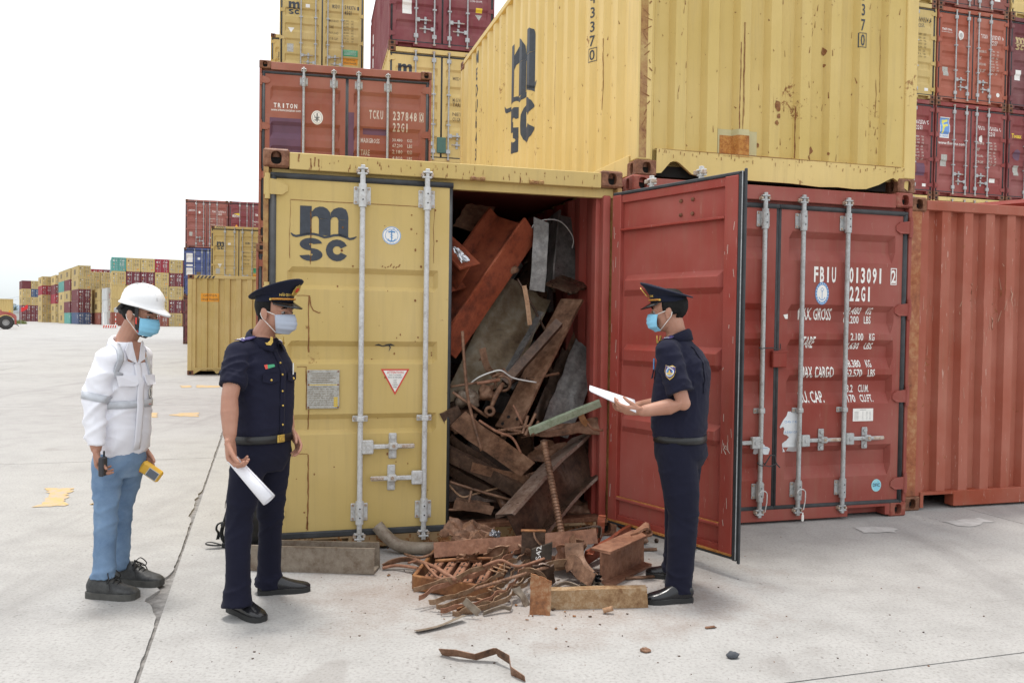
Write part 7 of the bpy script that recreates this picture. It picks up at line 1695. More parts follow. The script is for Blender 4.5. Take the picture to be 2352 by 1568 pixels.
def peaked_cap(root, base, q, hf, hl, hu, s, tilt=.0):
    cc = root; k = s
    R = lambda a, b, c: q(a, b, c)-base
    def ringp(cx, rx, ry, z, tz=0.0, n=40): return [R(cx+rx*math.cos(2*PI*i/n), ry*math.sin(2*PI*i/n), z+tz*math.cos(2*PI*i/n)) for i in range(n)]
    mb = MB(); rows = [ringp(-.008, .100, .083, .050, .006), ringp(-.008, .102, .085, .055, .006), ringp(-.006, .104, .087, .088, .016)]; mb.grid(rows, 0, True); band = mb.build('cap_band', P_CAP, root, True); md = band.modifiers.new('thick', 'SOLIDIFY'); md.thickness = .004
    mb = MB(); rows = [ringp(-.006, .104, .087, .087, .016), ringp(-.004, .122, .104, .103, .040), ringp(-.002, .141, .122, .112, .056), ringp(-.002, .144, .126, .118, .058), ringp(-.002, .139, .121, .123, .058), ringp(-.004, .10, .085, .125, .043), ringp(-.004, .05, .045, .125, .022), ringp(-.004, .004, .004, .124, .0)]
    mb.grid(rows, 0, True); crown = mb.build('cap_crown', P_CAP, root, True)
    mb = MB(); rows = []
    for j in range(5):
        v_ = j/4; rows.append([R(-.008+(.102+.062*v_*math.cos(a)**.8)*math.cos(a), (.086+.012*v_)*math.sin(a), .057-.030*v_*math.cos(a)-.004) for a in [(-1.15+2.3*i/20) for i in range(21)]])
    mb.grid(rows); vis = mb.build('cap_visor', P_SHOE, root, True); md = vis.modifiers.new('thick', 'SOLIDIFY'); md.thickness = .004
    mb = MB(); mb.tube([R(-.008+.108*math.cos(a), .091*math.sin(a), .066+.006*math.cos(a)) for a in [(-1.2+2.4*i/20) for i in range(21)]], .0058, 8); mb.build('cap_cord', m_plain('gold_orange_cord', (.55, .24, .04), .45, .3, .3, 160, .5), root, True)
    mb = MB()
    for sg in (-1, 1): mb.ball(R(.030, sg*.088, .066), .0075)
    mb.build('cap_button', P_GOLD, root, True)
    bc = lambda z, y, d=0.0: R(.105+d+(z-.10)*.62, y, z)
    mb = MB()
    pts = [(math.cos(2*PI*i/16)*(.021 if i % 2 else .025), math.sin(2*PI*i/16)*(.026 if i % 2 else .031)) for i in range(16)]
    mb.prism([bc(.118+b, a, .004) for a, b in pts], hf*.005); o = mb.build('cap_badge', P_GOLD, root, fix=True)
    mb = MB(); mb.prism([bc(.120+.012*math.sin(2*PI*i/14), .011*math.cos(2*PI*i/14), .010) for i in range(14)], hf*.002); mb.build('badge_disc', M['red_print'], o, fix=True)
    Q = Print2D(); Q.text('HẢI QUAN VIỆT NAM', 0, 0, .0125, .150, 0, .02, None, 0, 'c', 2)
    def fs(x, t_):
        a = -x/.092*-1; a = x/.092
        return R(-.006+.1075*math.cos(a), .091*math.sin(a), .078+.011*math.cos(a)+t_)
    Q.build('cap_lettering', P_GOLD, root, fs)
def wrinkle(joints, base_amp=.0022, seed=0, freq=9.0):
    def fn(p, n):
        m = .16
        for c, r, a in joints: m += a*math.exp(-((p-c).length/r)**2)
        wx, wz = p.x+.05*mnoise.noise(p*5), p.z+.06*mnoise.noise(p*4+Vector((seed, 1, 2)))
        w = mnoise.noise(Vector(((wx+.55*wz)*freq*.6+seed, p.y*freq*.6, (wz-.55*wx)*freq*1.7)))
        w2 = mnoise.noise(Vector(((wx-.7*wz)*freq*1.1, p.y*freq*1.1+seed, (wz+.7*wx)*freq*2.6)))
        r = max(0, 1-2.6*abs(w))**1.5+.5*max(0, 1-2.8*abs(w2))**1.5-.3
        return base_amp*m*r*3.0+.0025*mnoise.noise(p*6+Vector((seed, 0, 0)))
    return fn
def strip_on(me_obj, root, name, mat, pts, w, lift, wv, th=.003):
    """flat tape pressed on a garment: path points are pulled to the garment surface along the view of its normal"""
    return None
def nearest(ob, p):
    ok, c, n, i = ob.closest_point_on_mesh(p); return c, n
def tape(root, cloth, name, mat, pts, w, lift=.004, k=5, close=False):
    P = smooth_path(pts, k); rows = []; N = len(P); q = [nearest(cloth, p) for p in P]
    for i in range(N):
        c, n = q[i]; t_ = (q[min(i+1, N-1)][0]-q[max(i-1, 0)][0])
        if t_.length < 1e-6: t_ = Vector((0, 0, 1))
        t_.normalize(); b = n.cross(t_).normalized(); row = []
        for e in (-1, -.5, 0, .5, 1):
            c2, n2 = nearest(cloth, c+b*w*.5*e+n*.01); row.append(c2+n2*lift)
        rows.append(row)
    mb = MB(); mb.grid(rows); o = mb.build(name, mat, root, True); md = o.modifiers.new('thick', 'SOLIDIFY'); md.thickness = .003; md.offset = 0; return o
def stick(root, cloth, name, mats, P2, c, ux, uy, lift=.004):
    """flat badge or pocket pressed onto the cloth around point c"""
    def f(s, t_):
        p = c+ux*s+uy*t_; q, n = nearest(cloth, p); return q+n*lift
    return P2.build(name, mats, root, f)
def person(label, base, f, J, cloth, seed=0, hs=1.0):
    """J: joints in world space. cloth: dict of garment settings"""
    root = empty('person', base, 0, label, 'person'); f = f.normalized(); l = Vector((-f.y, f.x, 0)); z = Vector((0, 0, 1))
    hf, hu = J['hf'].normalized(), J.get('hu', z); hl = hu.cross(hf).normalized(); hu = hf.cross(hl).normalized(); hc = J['head']
    body = MB(); q, R3 = head_mesh(body, hc, hf, hl, hu, hs)
    nb = J['neck']; limb(body, [q(-.020, 0, -.055), nb+z*.02, nb-z*.05], [.056, .056, .066])
    pel, ch = J['pelvis'], J['chest']; sw = J.get('sw', .19)
    # torso under the clothes
    tor = [(pel-z*.08, .13, .095), (pel+z*.06, .13, .09), (pel*.5+ch*.5, .125, .088), (ch, .14, .10), (nb-z*.06, .11, .075), (nb, .06, .06)]
    loft(body, [(c, l*a, f*b) for c, a, b in tor], 24, 2.3)
    for sd in ('r', 'l'):
        s_, e_, w_ = J['sh'+sd], J['el'+sd], J['wr'+sd]
        limb(body, [s_*.85+nb*.15, s_*.55+e_*.45, e_*.98+s_*.02, e_*.65+w_*.35, w_*.9+e_*.1, w_], [.050, .047, .041, .044, .033, .0275])
        h = J['hand'+sd]; hand(body, w_, h['d'], h['pn'], h['side'], h['curl'], h.get('spread', 0), h.get('s', 1.0), h.get('thumb', (.6, .5)))
        hp, kn, an = J['hip'+sd], J['kn'+sd], J['an'+sd]
        limb(body, [hp, hp*.5+kn*.5, kn, kn*.55+an*.45, an], [.072, .062, .048, .05, .036])
    put('body', remesh(body, .0037, 2, .45), P_SKIN, root, base)
    head_parts(root, base, q, R3, hs)
    return root, f, l, z, q, hf, hl, hu
def shirt(root, base, f, l, J, mat, hem, sleeve_to, dims, wr_, voxel=.008, name='shirt', sl_rad=(.070, .066, .064), sm=3):
    mb = MB(); z = Vector((0, 0, 1)); pel, ch, nb = J['pelvis'], J['chest'], J['neck']
    rings = []
    for t_, a, b, fo in dims:                                       # t: 0 hem .. 1 neck
        c = hem*(1-t_)+nb*t_ if t_ > 1 else None
        k = t_
        if k < .55: c = hem.lerp(ch, k/.55)
        else: c = ch.lerp(nb, (k-.55)/.45)
        rings.append((c+f*fo, l*a, f*b))
    loft(mb, rings, 32, 2.5)
    for sd in ('r', 'l'):
        s_, e_, w_ = J['sh'+sd], J['el'+sd], J['wr'+sd]
        if sleeve_to <= 1: pts = [s_*.72+nb*.28+z*-.02, s_, s_.lerp(e_, .45), s_.lerp(e_, sleeve_to)]; rr = [.068, sl_rad[0], sl_rad[1], sl_rad[2]]
        else: pts = [s_*.72+nb*.28-z*.02, s_, s_.lerp(e_, .5), e_, e_.lerp(w_, .5), e_.lerp(w_, sleeve_to-1)]; rr = [.072, sl_rad[0], sl_rad[1], sl_rad[1], sl_rad[2], sl_rad[2]*.82]
        mb.tube(pts, rr, 20)
        for p, r in list(zip(pts, rr))[:-1]: mb.ball(p, r*.985, nu=18, nv=10)
    me = remesh(mb, voxel, sm, .5); displace(me, wr_); return put(name, me, mat, root, base)
def trousers(root, base, f, l, J, mat, top, wr_, rad, ptop=(.158, .112), name='trousers', voxel=.008):
    mb = MB(); z = Vector((0, 0, 1)); pel = J['pelvis']
    loft(mb, [(top, l*ptop[0], f*ptop[1]), (pel+z*.02, l*(ptop[0]+.012), f*(ptop[1]+.010)-z*.0), (pel-z*.06-f*.006, l*(ptop[0]+.014), f*(ptop[1]+.012)), (pel-z*.13, l*(ptop[0]-.015), f*(ptop[1]-.02))], 30, 2.3)
    for sd in ('r', 'l'):
        hp, kn, an = J['hip'+sd], J['kn'+sd], J['an'+sd]; hm = J['hem'+sd]
        pts = [hp, hp.lerp(kn, .33), hp.lerp(kn, .7), kn, kn.lerp(hm, .4), kn.lerp(hm, .8), hm]
        mb.tube(pts, rad, 22)
        for p, r in list(zip(pts, rad))[:-1]: mb.ball(p, r*.985, nu=18, nv=10)
    me = remesh(mb, voxel, 3, .5); displace(me, wr_); return put(name, me, mat, root, base)
def belt(root, base, c, f, l, a, b, mat, h=.036, buckle=None):
    rows = []
    for dz in (-h/2, h/2):
        rows.append([c-base+l*(a*math.copysign(abs(math.cos(t_))**.85, math.cos(t_)))+f*(b*math.copysign(abs(math.sin(t_))**.85, math.sin(t_)))+Vector((0, 0, dz)) for t_ in [2*PI*i/48 for i in range(48)]])
    mb = MB(); mb.grid(rows, 0, True); o = mb.build('belt', mat, root, True); md = o.modifiers.new('thick', 'SOLIDIFY'); md.thickness = .005
    if buckle is not None:
        p = c-base+f*(b+.003); mb = MB(); M_ = Matrix((( l.x, f.x, 0, p.x), (l.y, f.y, 0, p.y), (0, 0, 1, p.z), (0, 0, 0, 1))); mb.M = M_
        mb.box(-.026, .026, 0, .008, -.020, .020, 0, .003); mb.box(-.012, .012, .008, .011, -.010, .010, 0, .002); mb.build('buckle', buckle, o)
def collar(root, base, nb, f, l, mat, up=.05, r=(.074, .070), spread=.35, z0=-.015, tips=.045):
    z = Vector((0, 0, 1)); rows = []; n = 33
    A = [-PI+spread+(2*PI-2*spread)*i/(n-1) for i in range(n)]          # opening at +f
    def P(a, rr, h):
        k = .5+.5*math.cos(a); return nb-base-f*math.cos(a)*rr[1]-l*math.sin(a)*rr[0]+z*(z0+(h-z0)*(.42+.58*k)-.040*(1-k))
    for k, (dr, h) in enumerate(((.0, z0), (-.005, up*.9), (.003, up), (.012, up*.70), (.024, z0-.004))):
        row = []
        for a in A:
            e = max(0, (abs(a)-1.7)/1.2); row.append(P(a, (r[0]+dr, r[1]+dr+.012*e), h-e*(tips if k == 4 else .010))+f*(.010*e))
        rows.append(row)
    mb = MB(); mb.grid(rows); o = mb.build('collar', mat, root, True); md = o.modifiers.new('thick', 'SOLIDIFY'); md.thickness = .003; return o
Z = Vector((0, 0, 1))
# ------------------------------------------------------------------ officer by the yellow door
aL = math.radians(-27); fL = Vector((math.cos(aL), math.sin(aL), 0)); lL = Vector((-fL.y, fL.x, 0)); YL = 4.37
J = {}
cN = at(605, 774, YL); J['neck'] = cN; J['chest'] = at(607, 850, YL); J['pelvis'] = at(603, 1022, YL-.01)
J['shr'] = J['neck']-lL*.160-Z*.082-fL*.02; J['shl'] = J['neck']+lL*.135-Z*.085-fL*.05
J['elr'] = at(527, 916, YL-.24); J['wrr'] = at(528, 1006, YL-.285); J['ell'] = at(650, 915, YL+.20); J['wrl'] = at(664, 985, YL+.10)
J['hipr'] = J['pelvis']-lL*.088-Z*.03; J['hipl'] = J['pelvis']+lL*.088-Z*.03
J['knr'] = at(548, 1195, YL-.13); J['knl'] = at(622, 1180, YL+.14); J['anr'] = at(540, 1375, YL-.19); J['anl'] = at(613, 1326, YL+.20)
J['hemr'] = at(546, 1392, YL-.20); J['heml'] = at(617, 1342, YL+.20)
J['head'] = at(632, 716, YL-.01); J['hf'] = Vector((.93, -.33, -.06)); J['hu'] = Vector((-.02, 0, 1))
roll = (at(532, 1052, YL-.255), at(618, 1148, YL-.30)); rd_ = (roll[1]-roll[0]).normalized()
J['handr'] = dict(d=Vector((.10, -.05, -1)), pn=Vector((.88, -.1, .1)), side=Vector((.25, -.95, 0)), curl=((.7, .9, .6), (.75, .95, .6), (.8, .95, .6), (.85, .95, .6)), thumb=(.35, .55), s=1.14)
J['handl'] = dict(d=Vector((.62, -.25, -.75)), pn=Vector((-.45, -.6, -.45)), side=Vector((.3, -.7, .5)), curl=((.25, .5, .35), (.4, .6, .4), (.5, .6, .4), (.55, .7, .4)), thumb=(.5, .3))
baseL = Vector((J['pelvis'].x, J['pelvis'].y, 0))
oL, fL, lL, _, q, hf, hl, hu = person('navy uniformed officer in peaked cap and grey mask beside the yellow door', baseL, fL, J, None, 1)
wf = wrinkle([(J['elr'], .14, .5), (J['pelvis']+Z*.08, .12, 1.0), (J['chest']-lL*.15, .12, .7), (J['shr']-Z*.1, .10, .6)], .0034, 3)
hemL = J['pelvis']+Z*.035
SD = ((0.0, .155, .110, .004), (.10, .162, .118, .007), (.3, .162, .118, .010), (.55, .164, .117, .006), (.68, .160, .106, -.002), (.80, .138, .090, -.010), (.90, .105, .076, -.010), (1.0, .070, .066, -.004))
sh = shirt(oL, baseL, fL, lL, J, P_NAVY, hemL, .72, SD, wf, sl_rad=(.064, .066, .066))
tr = trousers(oL, baseL, fL, lL, J, P_NAVY2, J['pelvis']+Z*.05, wrinkle([(J['knr'], .12, .6), (J['knl'], .12, .6), (J['hemr'], .10, 1.0), (J['heml'], .1, 1.0), (J['pelvis']-Z*.1, .13, .6)], .0044, 5, 6), (.090, .086, .075, .068, .061, .064, .078), (.150, .106))
belt(oL, baseL, J['pelvis']+Z*.045, fL, lL, .166, .120, P_BELT, .040, P_GOLD)
collar(oL, baseL, J['neck'], fL, lL, P_NAVY, .040)
peaked_cap(oL, baseL, q, hf, hl, hu, 1.0); face_mask(oL, baseL, q, 1.0, P_MASKG)
for sd, dr, hx, hy in (('r', (76, 26), 529, 1399), ('l', (1, 0), 591, 1364)):
    h0 = gnd(hx, hy); d = (gnd(604, 1424)-gnd(531, 1396)) if sd == 'r' else (gnd(704, 1353)-gnd(592, 1362)); shoe(oL, baseL, h0, d, P_SHOE, P_SOLE, .285)
B = lambda v_: v_-baseL
# badges, pockets, buttons
c = B(J['chest']+fL*.13-lL*.085+Z*.035); Q = Print2D(); Q.rect(-.036, .036, -.007, .010, 0); Q.rect(-.036, -.014, -.007, .010, 1); Q.text('NGUYEN V.', -.010, .002, .005, .04, 2, 0, None, 0, 'l', 1) if False else None
stick(oL, sh, 'name_tag', [M['green_print'], M['red_print'], M['white_print']], Q, c, -lL*-1, Z, .005)
for sg in (-1, 1):
    c = B(J['chest']+fL*.13+lL*.085*sg-Z*.03); Q = Print2D(); Q.poly([(-.052, .022), (-.052, -.018), (0, -.030), (.052, -.018), (.052, .022)][::-1]); o = stick(oL, sh, 'pocket_flap', P_NAVY, Q, c, lL, Z, .007); md = o.modifiers.new('thick', 'SOLIDIFY'); md.thickness = .004
    p, n = nearest(sh, c-Z*.012); mb = MB(); mb.ball(p+n*.010, .0065); mb.build('button', P_GOLD, oL, True)
tape(oL, sh, 'placket', P_NAVY, [B(J['neck']+fL*.12-Z*.05), B(J['chest']+fL*.16), B(hemL+fL*.16+Z*.03)], .034, .004)
for k in range(5):
    p, n = nearest(sh, B((J['neck']-Z*.10).lerp(hemL+Z*.05, k/4.4)+fL*.2-lL*.004)); mb = MB(); mb.ball(p+n*.008, .0055); mb.build('button', P_GOLD, oL, True)
for sg in (-1, 1):
    a, b = J['neck']+lL*.085*sg+Z*.012, J['neck']+lL*.175*sg-Z*.0; o = tape(oL, sh, 'shoulder_board', P_PURP, [B(a+Z*.03), B(a.lerp(b, .5)+Z*.04), B(b+Z*.02)], .052, .007)
    tape(o, sh, 'rank_stripe', M['white_print'], [B(a.lerp(b, .80)+Z*.04+fL*.024), B(a.lerp(b, .80)+Z*.05), B(a.lerp(b, .80)+Z*.04-fL*.024)], .005, .010) 
    tape(o, sh, 'rank_stripe', M['white_print'], [B(a.lerp(b, .95)+Z*.04+fL*.024), B(a.lerp(b, .95)+Z*.05), B(a.lerp(b, .95)+Z*.04-fL*.024)], .005, .010)
for sg in (-1, 1):
    p = B(J['neck']+fL*.073+lL*.052*sg-Z*.018); mb = MB(); u = (lL*sg*.8-fL*.45+Z*.1).normalized(); w_ = Z
    pts = [(-.018, .024), (-.008, .026), (-.004, .004), (.012, -.010), (.030, -.012), (.020, -.024), (-.006, -.024), (-.020, -.004)]
    mb.prism([p+u*x*.8+w_*y*.9+fL*.018 for x, y in pts], fL*.004); mb.build('collar_tab', P_GOLD, oL, fix=True)
mb = MB(); p = B(J['chest']+fL*.135+lL*.07-Z*.02); mb.tube([p+Z*.0, p+Z*.06], .0035, 6); mb.build('pen', M['white_print'], oL)
# rolled paper in his right hand
pr_ = empty('paper_roll', roll[0], 0, 'rolled white papers in the right hand of the officer by the yellow door', 'paper'); mb = MB(); L = (roll[1]-roll[0]).length; u = rd_.orthogonal().normalized(); w_ = rd_.cross(u); rows = []
for i in range(60):
    a = 2*PI*i/59*2.15; r = .021+.0055*i/59; rows.append([rd_*x+u*r*math.cos(a)*(1+.35*x/L)+w_*r*math.sin(a)*(1+.35*x/L) for x in (0, L*.5, L)])
mb.grid(rows); o = mb.build('sheet', P_PAPER, pr_, True); md = o.modifiers.new('thick', 'SOLIDIFY'); md.thickness = .0012
# ------------------------------------------------------------------ worker in the white jacket
aW = math.radians(-24); fW = Vector((math.cos(aW), math.sin(aW), 0)); lW = Vector((-fW.y, fW.x, 0)); YW = 4.58
J = {}; J['neck'] = at(291, 786, YW-.02); J['chest'] = at(284, 872, YW); J['pelvis'] = at(276, 1040, YW)
J['shr'] = at(246, 824, YW-.155); J['shl'] = at(324, 818, YW+.14)
J['elr'] = at(217, 925, YW-.20); J['wrr'] = at(221, 1030, YW-.22); J['ell'] = at(318, 930, YW+.16); J['wrl'] = at(326, 1034, YW+.10)
J['hipr'] = J['pelvis']-lW*.085-Z*.03; J['hipl'] = J['pelvis']+lW*.085-Z*.03
J['knr'] = at(244, 1172, YW-.10); J['knl'] = at(279, 1168, YW+.10); J['anr'] = at(236, 1318, YW-.12); J['anl'] = at(272, 1296, YW+.10); J['hemr'] = at(238, 1327, YW-.12); J['heml'] = at(272, 1303, YW+.10)
J['head'] = at(322, 722, YW-.02); J['hf'] = Vector((.95, -.16, -.20)); J['hu'] = Vector((.18, 0, 1))
J['handr'] = dict(d=Vector((.05, .05, -1)), pn=Vector((.9, .3, .1)), side=Vector((.5, -.85, 0)), curl=((.5, .7, .5), (.55, .75, .5), (.6, .8, .5), (.65, .8, .5)), thumb=(.4, .5))
J['handl'] = dict(d=Vector((.45, -.15, -.88)), pn=Vector((.1, -.95, .1)), side=Vector((.85, -.1, .4)), curl=((.55, .7, .4), (.6, .8, .5), (.7, .8, .5), (.7, .8, .5)), thumb=(.5, .6))
baseW = Vector((J['pelvis'].x, J['pelvis'].y, 0))
oW, fW, lW, _, q, hf, hl, hu = person('worker in white jacket, jeans and white hard hat, wearing a blue mask', baseW, fW, J, None, 2, .965)
hemW = J['pelvis']-Z*.005
wf = wrinkle([(J['elr'], .16, 1.2), (J['wrr'], .10, 1.2), (hemW, .16, 1.0), (J['chest']-lW*.18, .14, 1.0), (J['chest']+fW*.1-Z*.1, .13, .8), (J['ell'], .15, 1.0)], .0034, 8, 5.0)
SD = ((0.0, .138, .108, .002), (.08, .146, .118, .004), (.3, .148, .118, .008), (.55, .152, .114, .008), (.68, .150, .102, .0), (.80, .132, .088, -.010), (.90, .104, .078, -.008), (1.0, .076, .072, .0))
sh = shirt(oW, baseW, fW, lW, J, P_WHITE, hemW, 1.93, SD, wf, .008, 'jacket', (.064, .060, .052))
tr = trousers(oW, baseW, fW, lW, J, P_DENIM, J['pelvis']+Z*.03, wrinkle([(J['knr'], .14, 1.0), (J['knl'], .14, 1.0), (J['hemr'], .10, 1.6), (J['heml'], .1, 1.6), (J['pelvis']-Z*.1, .13, .8)], .0027, 15, 6), (.077, .074, .065, .060, .056, .056, .062), (.128, .100), 'jeans')
collar(oW, baseW, J['neck'], fW, lW, P_WHITE, .036, (.076, .074), 1.0, -.012, .05)
face_mask(oW, baseW, q, 1.0, P_MASKB)
B = lambda v_: v_-baseW
shoe(oW, baseW, gnd(203, 1368), gnd(315, 1370)-gnd(203, 1364), P_WSHOE, P_WSOLE, .285, True, chunky=True); shoe(oW, baseW, gnd(268, 1336), gnd(350, 1338)-gnd(268, 1332), P_WSHOE, P_WSOLE, .285, True, chunky=True)
ax_ = (J['elr']-J['shr']).normalized(); c_ = J['elr'].lerp(J['shr'], .12); u_ = (lW-ax_*lW.dot(ax_)).normalized(); w_ = ax_.cross(u_); rows = []
for k in range(40):
    a_ = 2*PI*k/40; d_ = u_*math.cos(a_)+w_*math.sin(a_); rows.append([B(c_+ax_*h+d_*.005)+0*d_ for h in (-.02, 0, .02)])
    for m_, h in enumerate((-.02, 0, .02)):
        ok, hit, nn_, _i = sh.ray_cast(B(c_+ax_*h)+d_*.16, -d_, distance=.16); rows[-1][m_] = (hit if ok and (hit-B(c_+ax_*h)).length < .10 else B(c_+ax_*h)+d_*.066)+d_*.004
mb = MB(); mb.grid(rows+[rows[0]]); o = mb.build('reflective_tape', P_REFL, oW, True); md = o.modifiers.new('thick', 'SOLIDIFY'); md.thickness = .003; md.offset = 0
def torso_tape(z_, a0, a1):
    c_ = J['chest']*.80+J['pelvis']*.20; c_ = B(Vector((c_.x, c_.y, J['chest'].z+z_))); rows = []; n = 26
    for k in range(n+1):
        a_ = math.radians(a0+(a1-a0)*k/n); d_ = fW*math.cos(a_)+lW*math.sin(a_); e_ = 1/math.sqrt((math.cos(a_)/.124)**2+(math.sin(a_)/.156)**2); row = []
        for h in (-.02, 0, .02):
            ok, hit, nn_, _i = sh.ray_cast(c_+Z*h+d_*(e_+.045), -d_, distance=.12); row.append((hit if ok else c_+Z*h+d_*e_)+d_*.005)
        rows.append(row)
    mb = MB(); mb.grid(rows); o = mb.build('reflective_tape', P_REFL, oW, True); md = o.modifiers.new('thick', 'SOLIDIFY'); md.thickness = .003; md.offset = 0
torso_tape(-.125, -78, -4); torso_tape(-.125, 6, 85)
tape(oW, sh, 'reflective_tape', P_REFL, [B(J['neck']-lW*.10-Z*.01+fW*.02), B(J['neck']-lW*.115-Z*.07+fW*.12), B(J['chest']-lW*.125+fW*.16+Z*.035)], .040, .004)
tape(oW, sh, 'reflective_tape', P_REFL, [B(J['neck']+lW*.10-Z*.01+fW*.02), B(J['neck']+lW*.11-Z*.07+fW*.12), B(J['chest']+lW*.12+fW*.16+Z*.035)], .040, .004)
tape(oW, sh, 'placket', P_WHITE, [B(J['neck']+fW*.13-Z*.09), B(J['chest']+fW*.18), B(hemW+fW*.18+Z*.02)], .045, .006)
for sg in (-1, 1):
    c = B(J['chest']+fW*.12+lW*.085*sg+Z*.005); Q = Print2D(); Q.poly([(-.06, .025), (-.06, -.018), (-.045, -.028), (.045, -.028), (.06, -.018), (.06, .025)][::-1]); o = stick(oW, sh, 'pocket_flap', P_WHITE, Q, c, lW, Z, .008); md = o.modifiers.new('thick', 'SOLIDIFY'); md.thickness = .006
c = B(J['chest']+fW*.15+lW*.09-Z*.075); Q = Print2D(); Q.ell(0, 0, .024, .032, 0); Q.ring(0, 0, .024, .032, .004, 1); Q.stroke([(-.008, .018), (.004, .0), (-.006, -.018)], .008, 1); Q.rect(-.02, .02, -.055, -.045, 2); stick(oW, sh, 'chest_emblem', [M['white_print'], M['black_print'], M['red_print']], Q, c, lW, Z, .006)
# skin at the open neck
Q = Print2D(); Q.poly([(-.035, .055), (-.022, .0), (0, -.075), (.022, .0), (.035, .055)]); stick(oW, sh, 'open_neck', P_SKIN, Q, B(J['neck']+fW*.09-Z*.035), lW, Z, .009)
for sg in (-1, 1):
    Q = Print2D(); P_ = [(sg*.006, -.078), (sg*.062, -.052), (sg*.078, .0), (sg*.062, .06), (sg*.038, .062), (sg*.026, .0)]; Q.poly(P_ if sg > 0 else P_[::-1]); o = stick(oW, sh, 'lapel', P_WHITE, Q, B(J['neck']+fW*.09-Z*.035), lW, Z, .014); md = o.modifiers.new('thick', 'SOLIDIFY'); md.thickness = .005
# hard hat
def hat():
    rows = []; n = 48
    def rp(rx, ry, z, cx=0.0, vis=0.0, dr=0.0):
        out = []
        for i in range(n):
            a = 2*PI*i/n; k = max(0, math.cos(a))**3; out.append(B(q(cx+(rx+vis*k)*math.cos(a), ry*math.sin(a), z-dr*k)))
        return out
    rows = [rp(.128, .108, .048, .0, .048, .024), rp(.132, .112, .046, .0, .052, .026), rp(.130, .110, .054, .0, .046, .020), rp(.122, .103, .060, .0, .008, .004), rp(.121, .102, .075), rp(.118, .099, .100), rp(.108, .090, .128), rp(.088, .073, .150), rp(.060, .05, .164), rp(.03, .025, .170), rp(.003, .003, .171)]
    mb = MB(); mb.grid(rows, 0, True); h = mb.build('hard_hat', P_HELM, oW, True); md = h.modifiers.new('thick', 'SOLIDIFY'); md.thickness = .003
    for y, w in ((0, .018), (.042, .009), (-.042, .009)):
        pts = [B(q(.118*math.cos(a), y*(1-.25*math.sin(a)), .062+.113*math.sin(a))) for a in [.35+2.3*i/14 for i in range(15)]]
        MB().tube(pts, w*.6, 8, flat=.45).build('ridge', P_HELM, h, True)
    pts = [B(q(-.108, y, .03-.02*abs(y)*8)) for y in (-.06, -.03, 0, .03, .06)]; m = MB(); m.tube([B(q(-.06, -.088, .04)), B(q(-.095, -.062, .012)), B(q(-.112, 0, .0)), B(q(-.095, .062, .012)), B(q(-.06, .088, .04))], .016, 10, flat=.5); m.ball(B(q(-.118, 0, .0)), .02, .02, .024); m.build('headband', P_BLACK, h, True)
    for sg in (-1, 1):
        s_ = MB(); P = smooth_path([B(q(.030, sg*.092, .055)), B(q(.034, sg*.082, .0)), B(q(.038, sg*.068, -.06)), B(q(.046, sg*.038, -.108)), B(q(.052, 0, -.122))], 5); rows = []
        for i, p in enumerate(P):
            t_ = (P[min(i+1, len(P)-1)]-P[max(i-1, 0)]).normalized(); o_ = (hl*sg*(1-i/len(P))-hu*(i/len(P))).normalized(); b = t_.cross(o_).normalized(); rows.append([p-b*.011+o_*.003, p+b*.011+o_*.003, p+b*.011, p-b*.011])
        s_.grid(rows, 0, True); st_ = s_.build('chin_strap', P_BLACK, h)
        m = MB()
        for i0 in (6, 12): m.grid([[Vector(r[0]).lerp(Vector(r[1]), .25)+hl*sg*.0015, Vector(r[0]).lerp(Vector(r[1]), .75)+hl*sg*.0015] for r in rows[i0:i0+4]])
        m.build('strap_label', M['red_print'], st_)
hat()
# things in his hands
c = J['wrr']+Vector((.045, -.02, -.085)); ph = empty('small_radio', c, 0, 'small dark handset in the near hand of the worker', 'radio'); mb = MB(); mb.box(-.014, .014, -.026, .026, -.055, .045, 0, .006); mb.build('body', m_plain('dark_plastic', (.03, .03, .035), .45), ph); MB().cyl((0, .012, .045), (0, .012, .075), .005, 8).build('antenna', P_BLACK, ph)
c = at(347, 1082, YW+.02); mt = empty('survey_meter', c, 0, 'yellow handheld meter with grey screen in the far hand of the worker', 'meter')
P_YEL = m_plain('yellow_plastic', (.70, .40, .04), .4); R_ = Matrix.Rotation(math.radians(-15), 4, 'Z') @ Matrix.Rotation(math.radians(-52), 4, 'Y') @ Matrix.Rotation(math.radians(18), 4, 'X'); mt.matrix_world = Matrix.Translation(c) @ R_
mb = MB(); mb.box(-.036, .036, -.018, .018, -.062, .062, 0, .010); mb.build('case', P_YEL, mt); MB().box(-.024, .024, -.021, -.017, -.046, .012, 0, .003).build('screen', m_plain('grey_screen', (.12, .14, .17), .2), mt); MB().box(-.027, .027, -.0195, -.0165, -.050, .016, 0, .002).build('bezel', m_plain('pale_bezel', (.5, .5, .48), .5), mt)
MB().cyl((-.030, 0, .055), (-.052, 0, .068), .014, 12).build('red_cap', M['red_print'], mt)
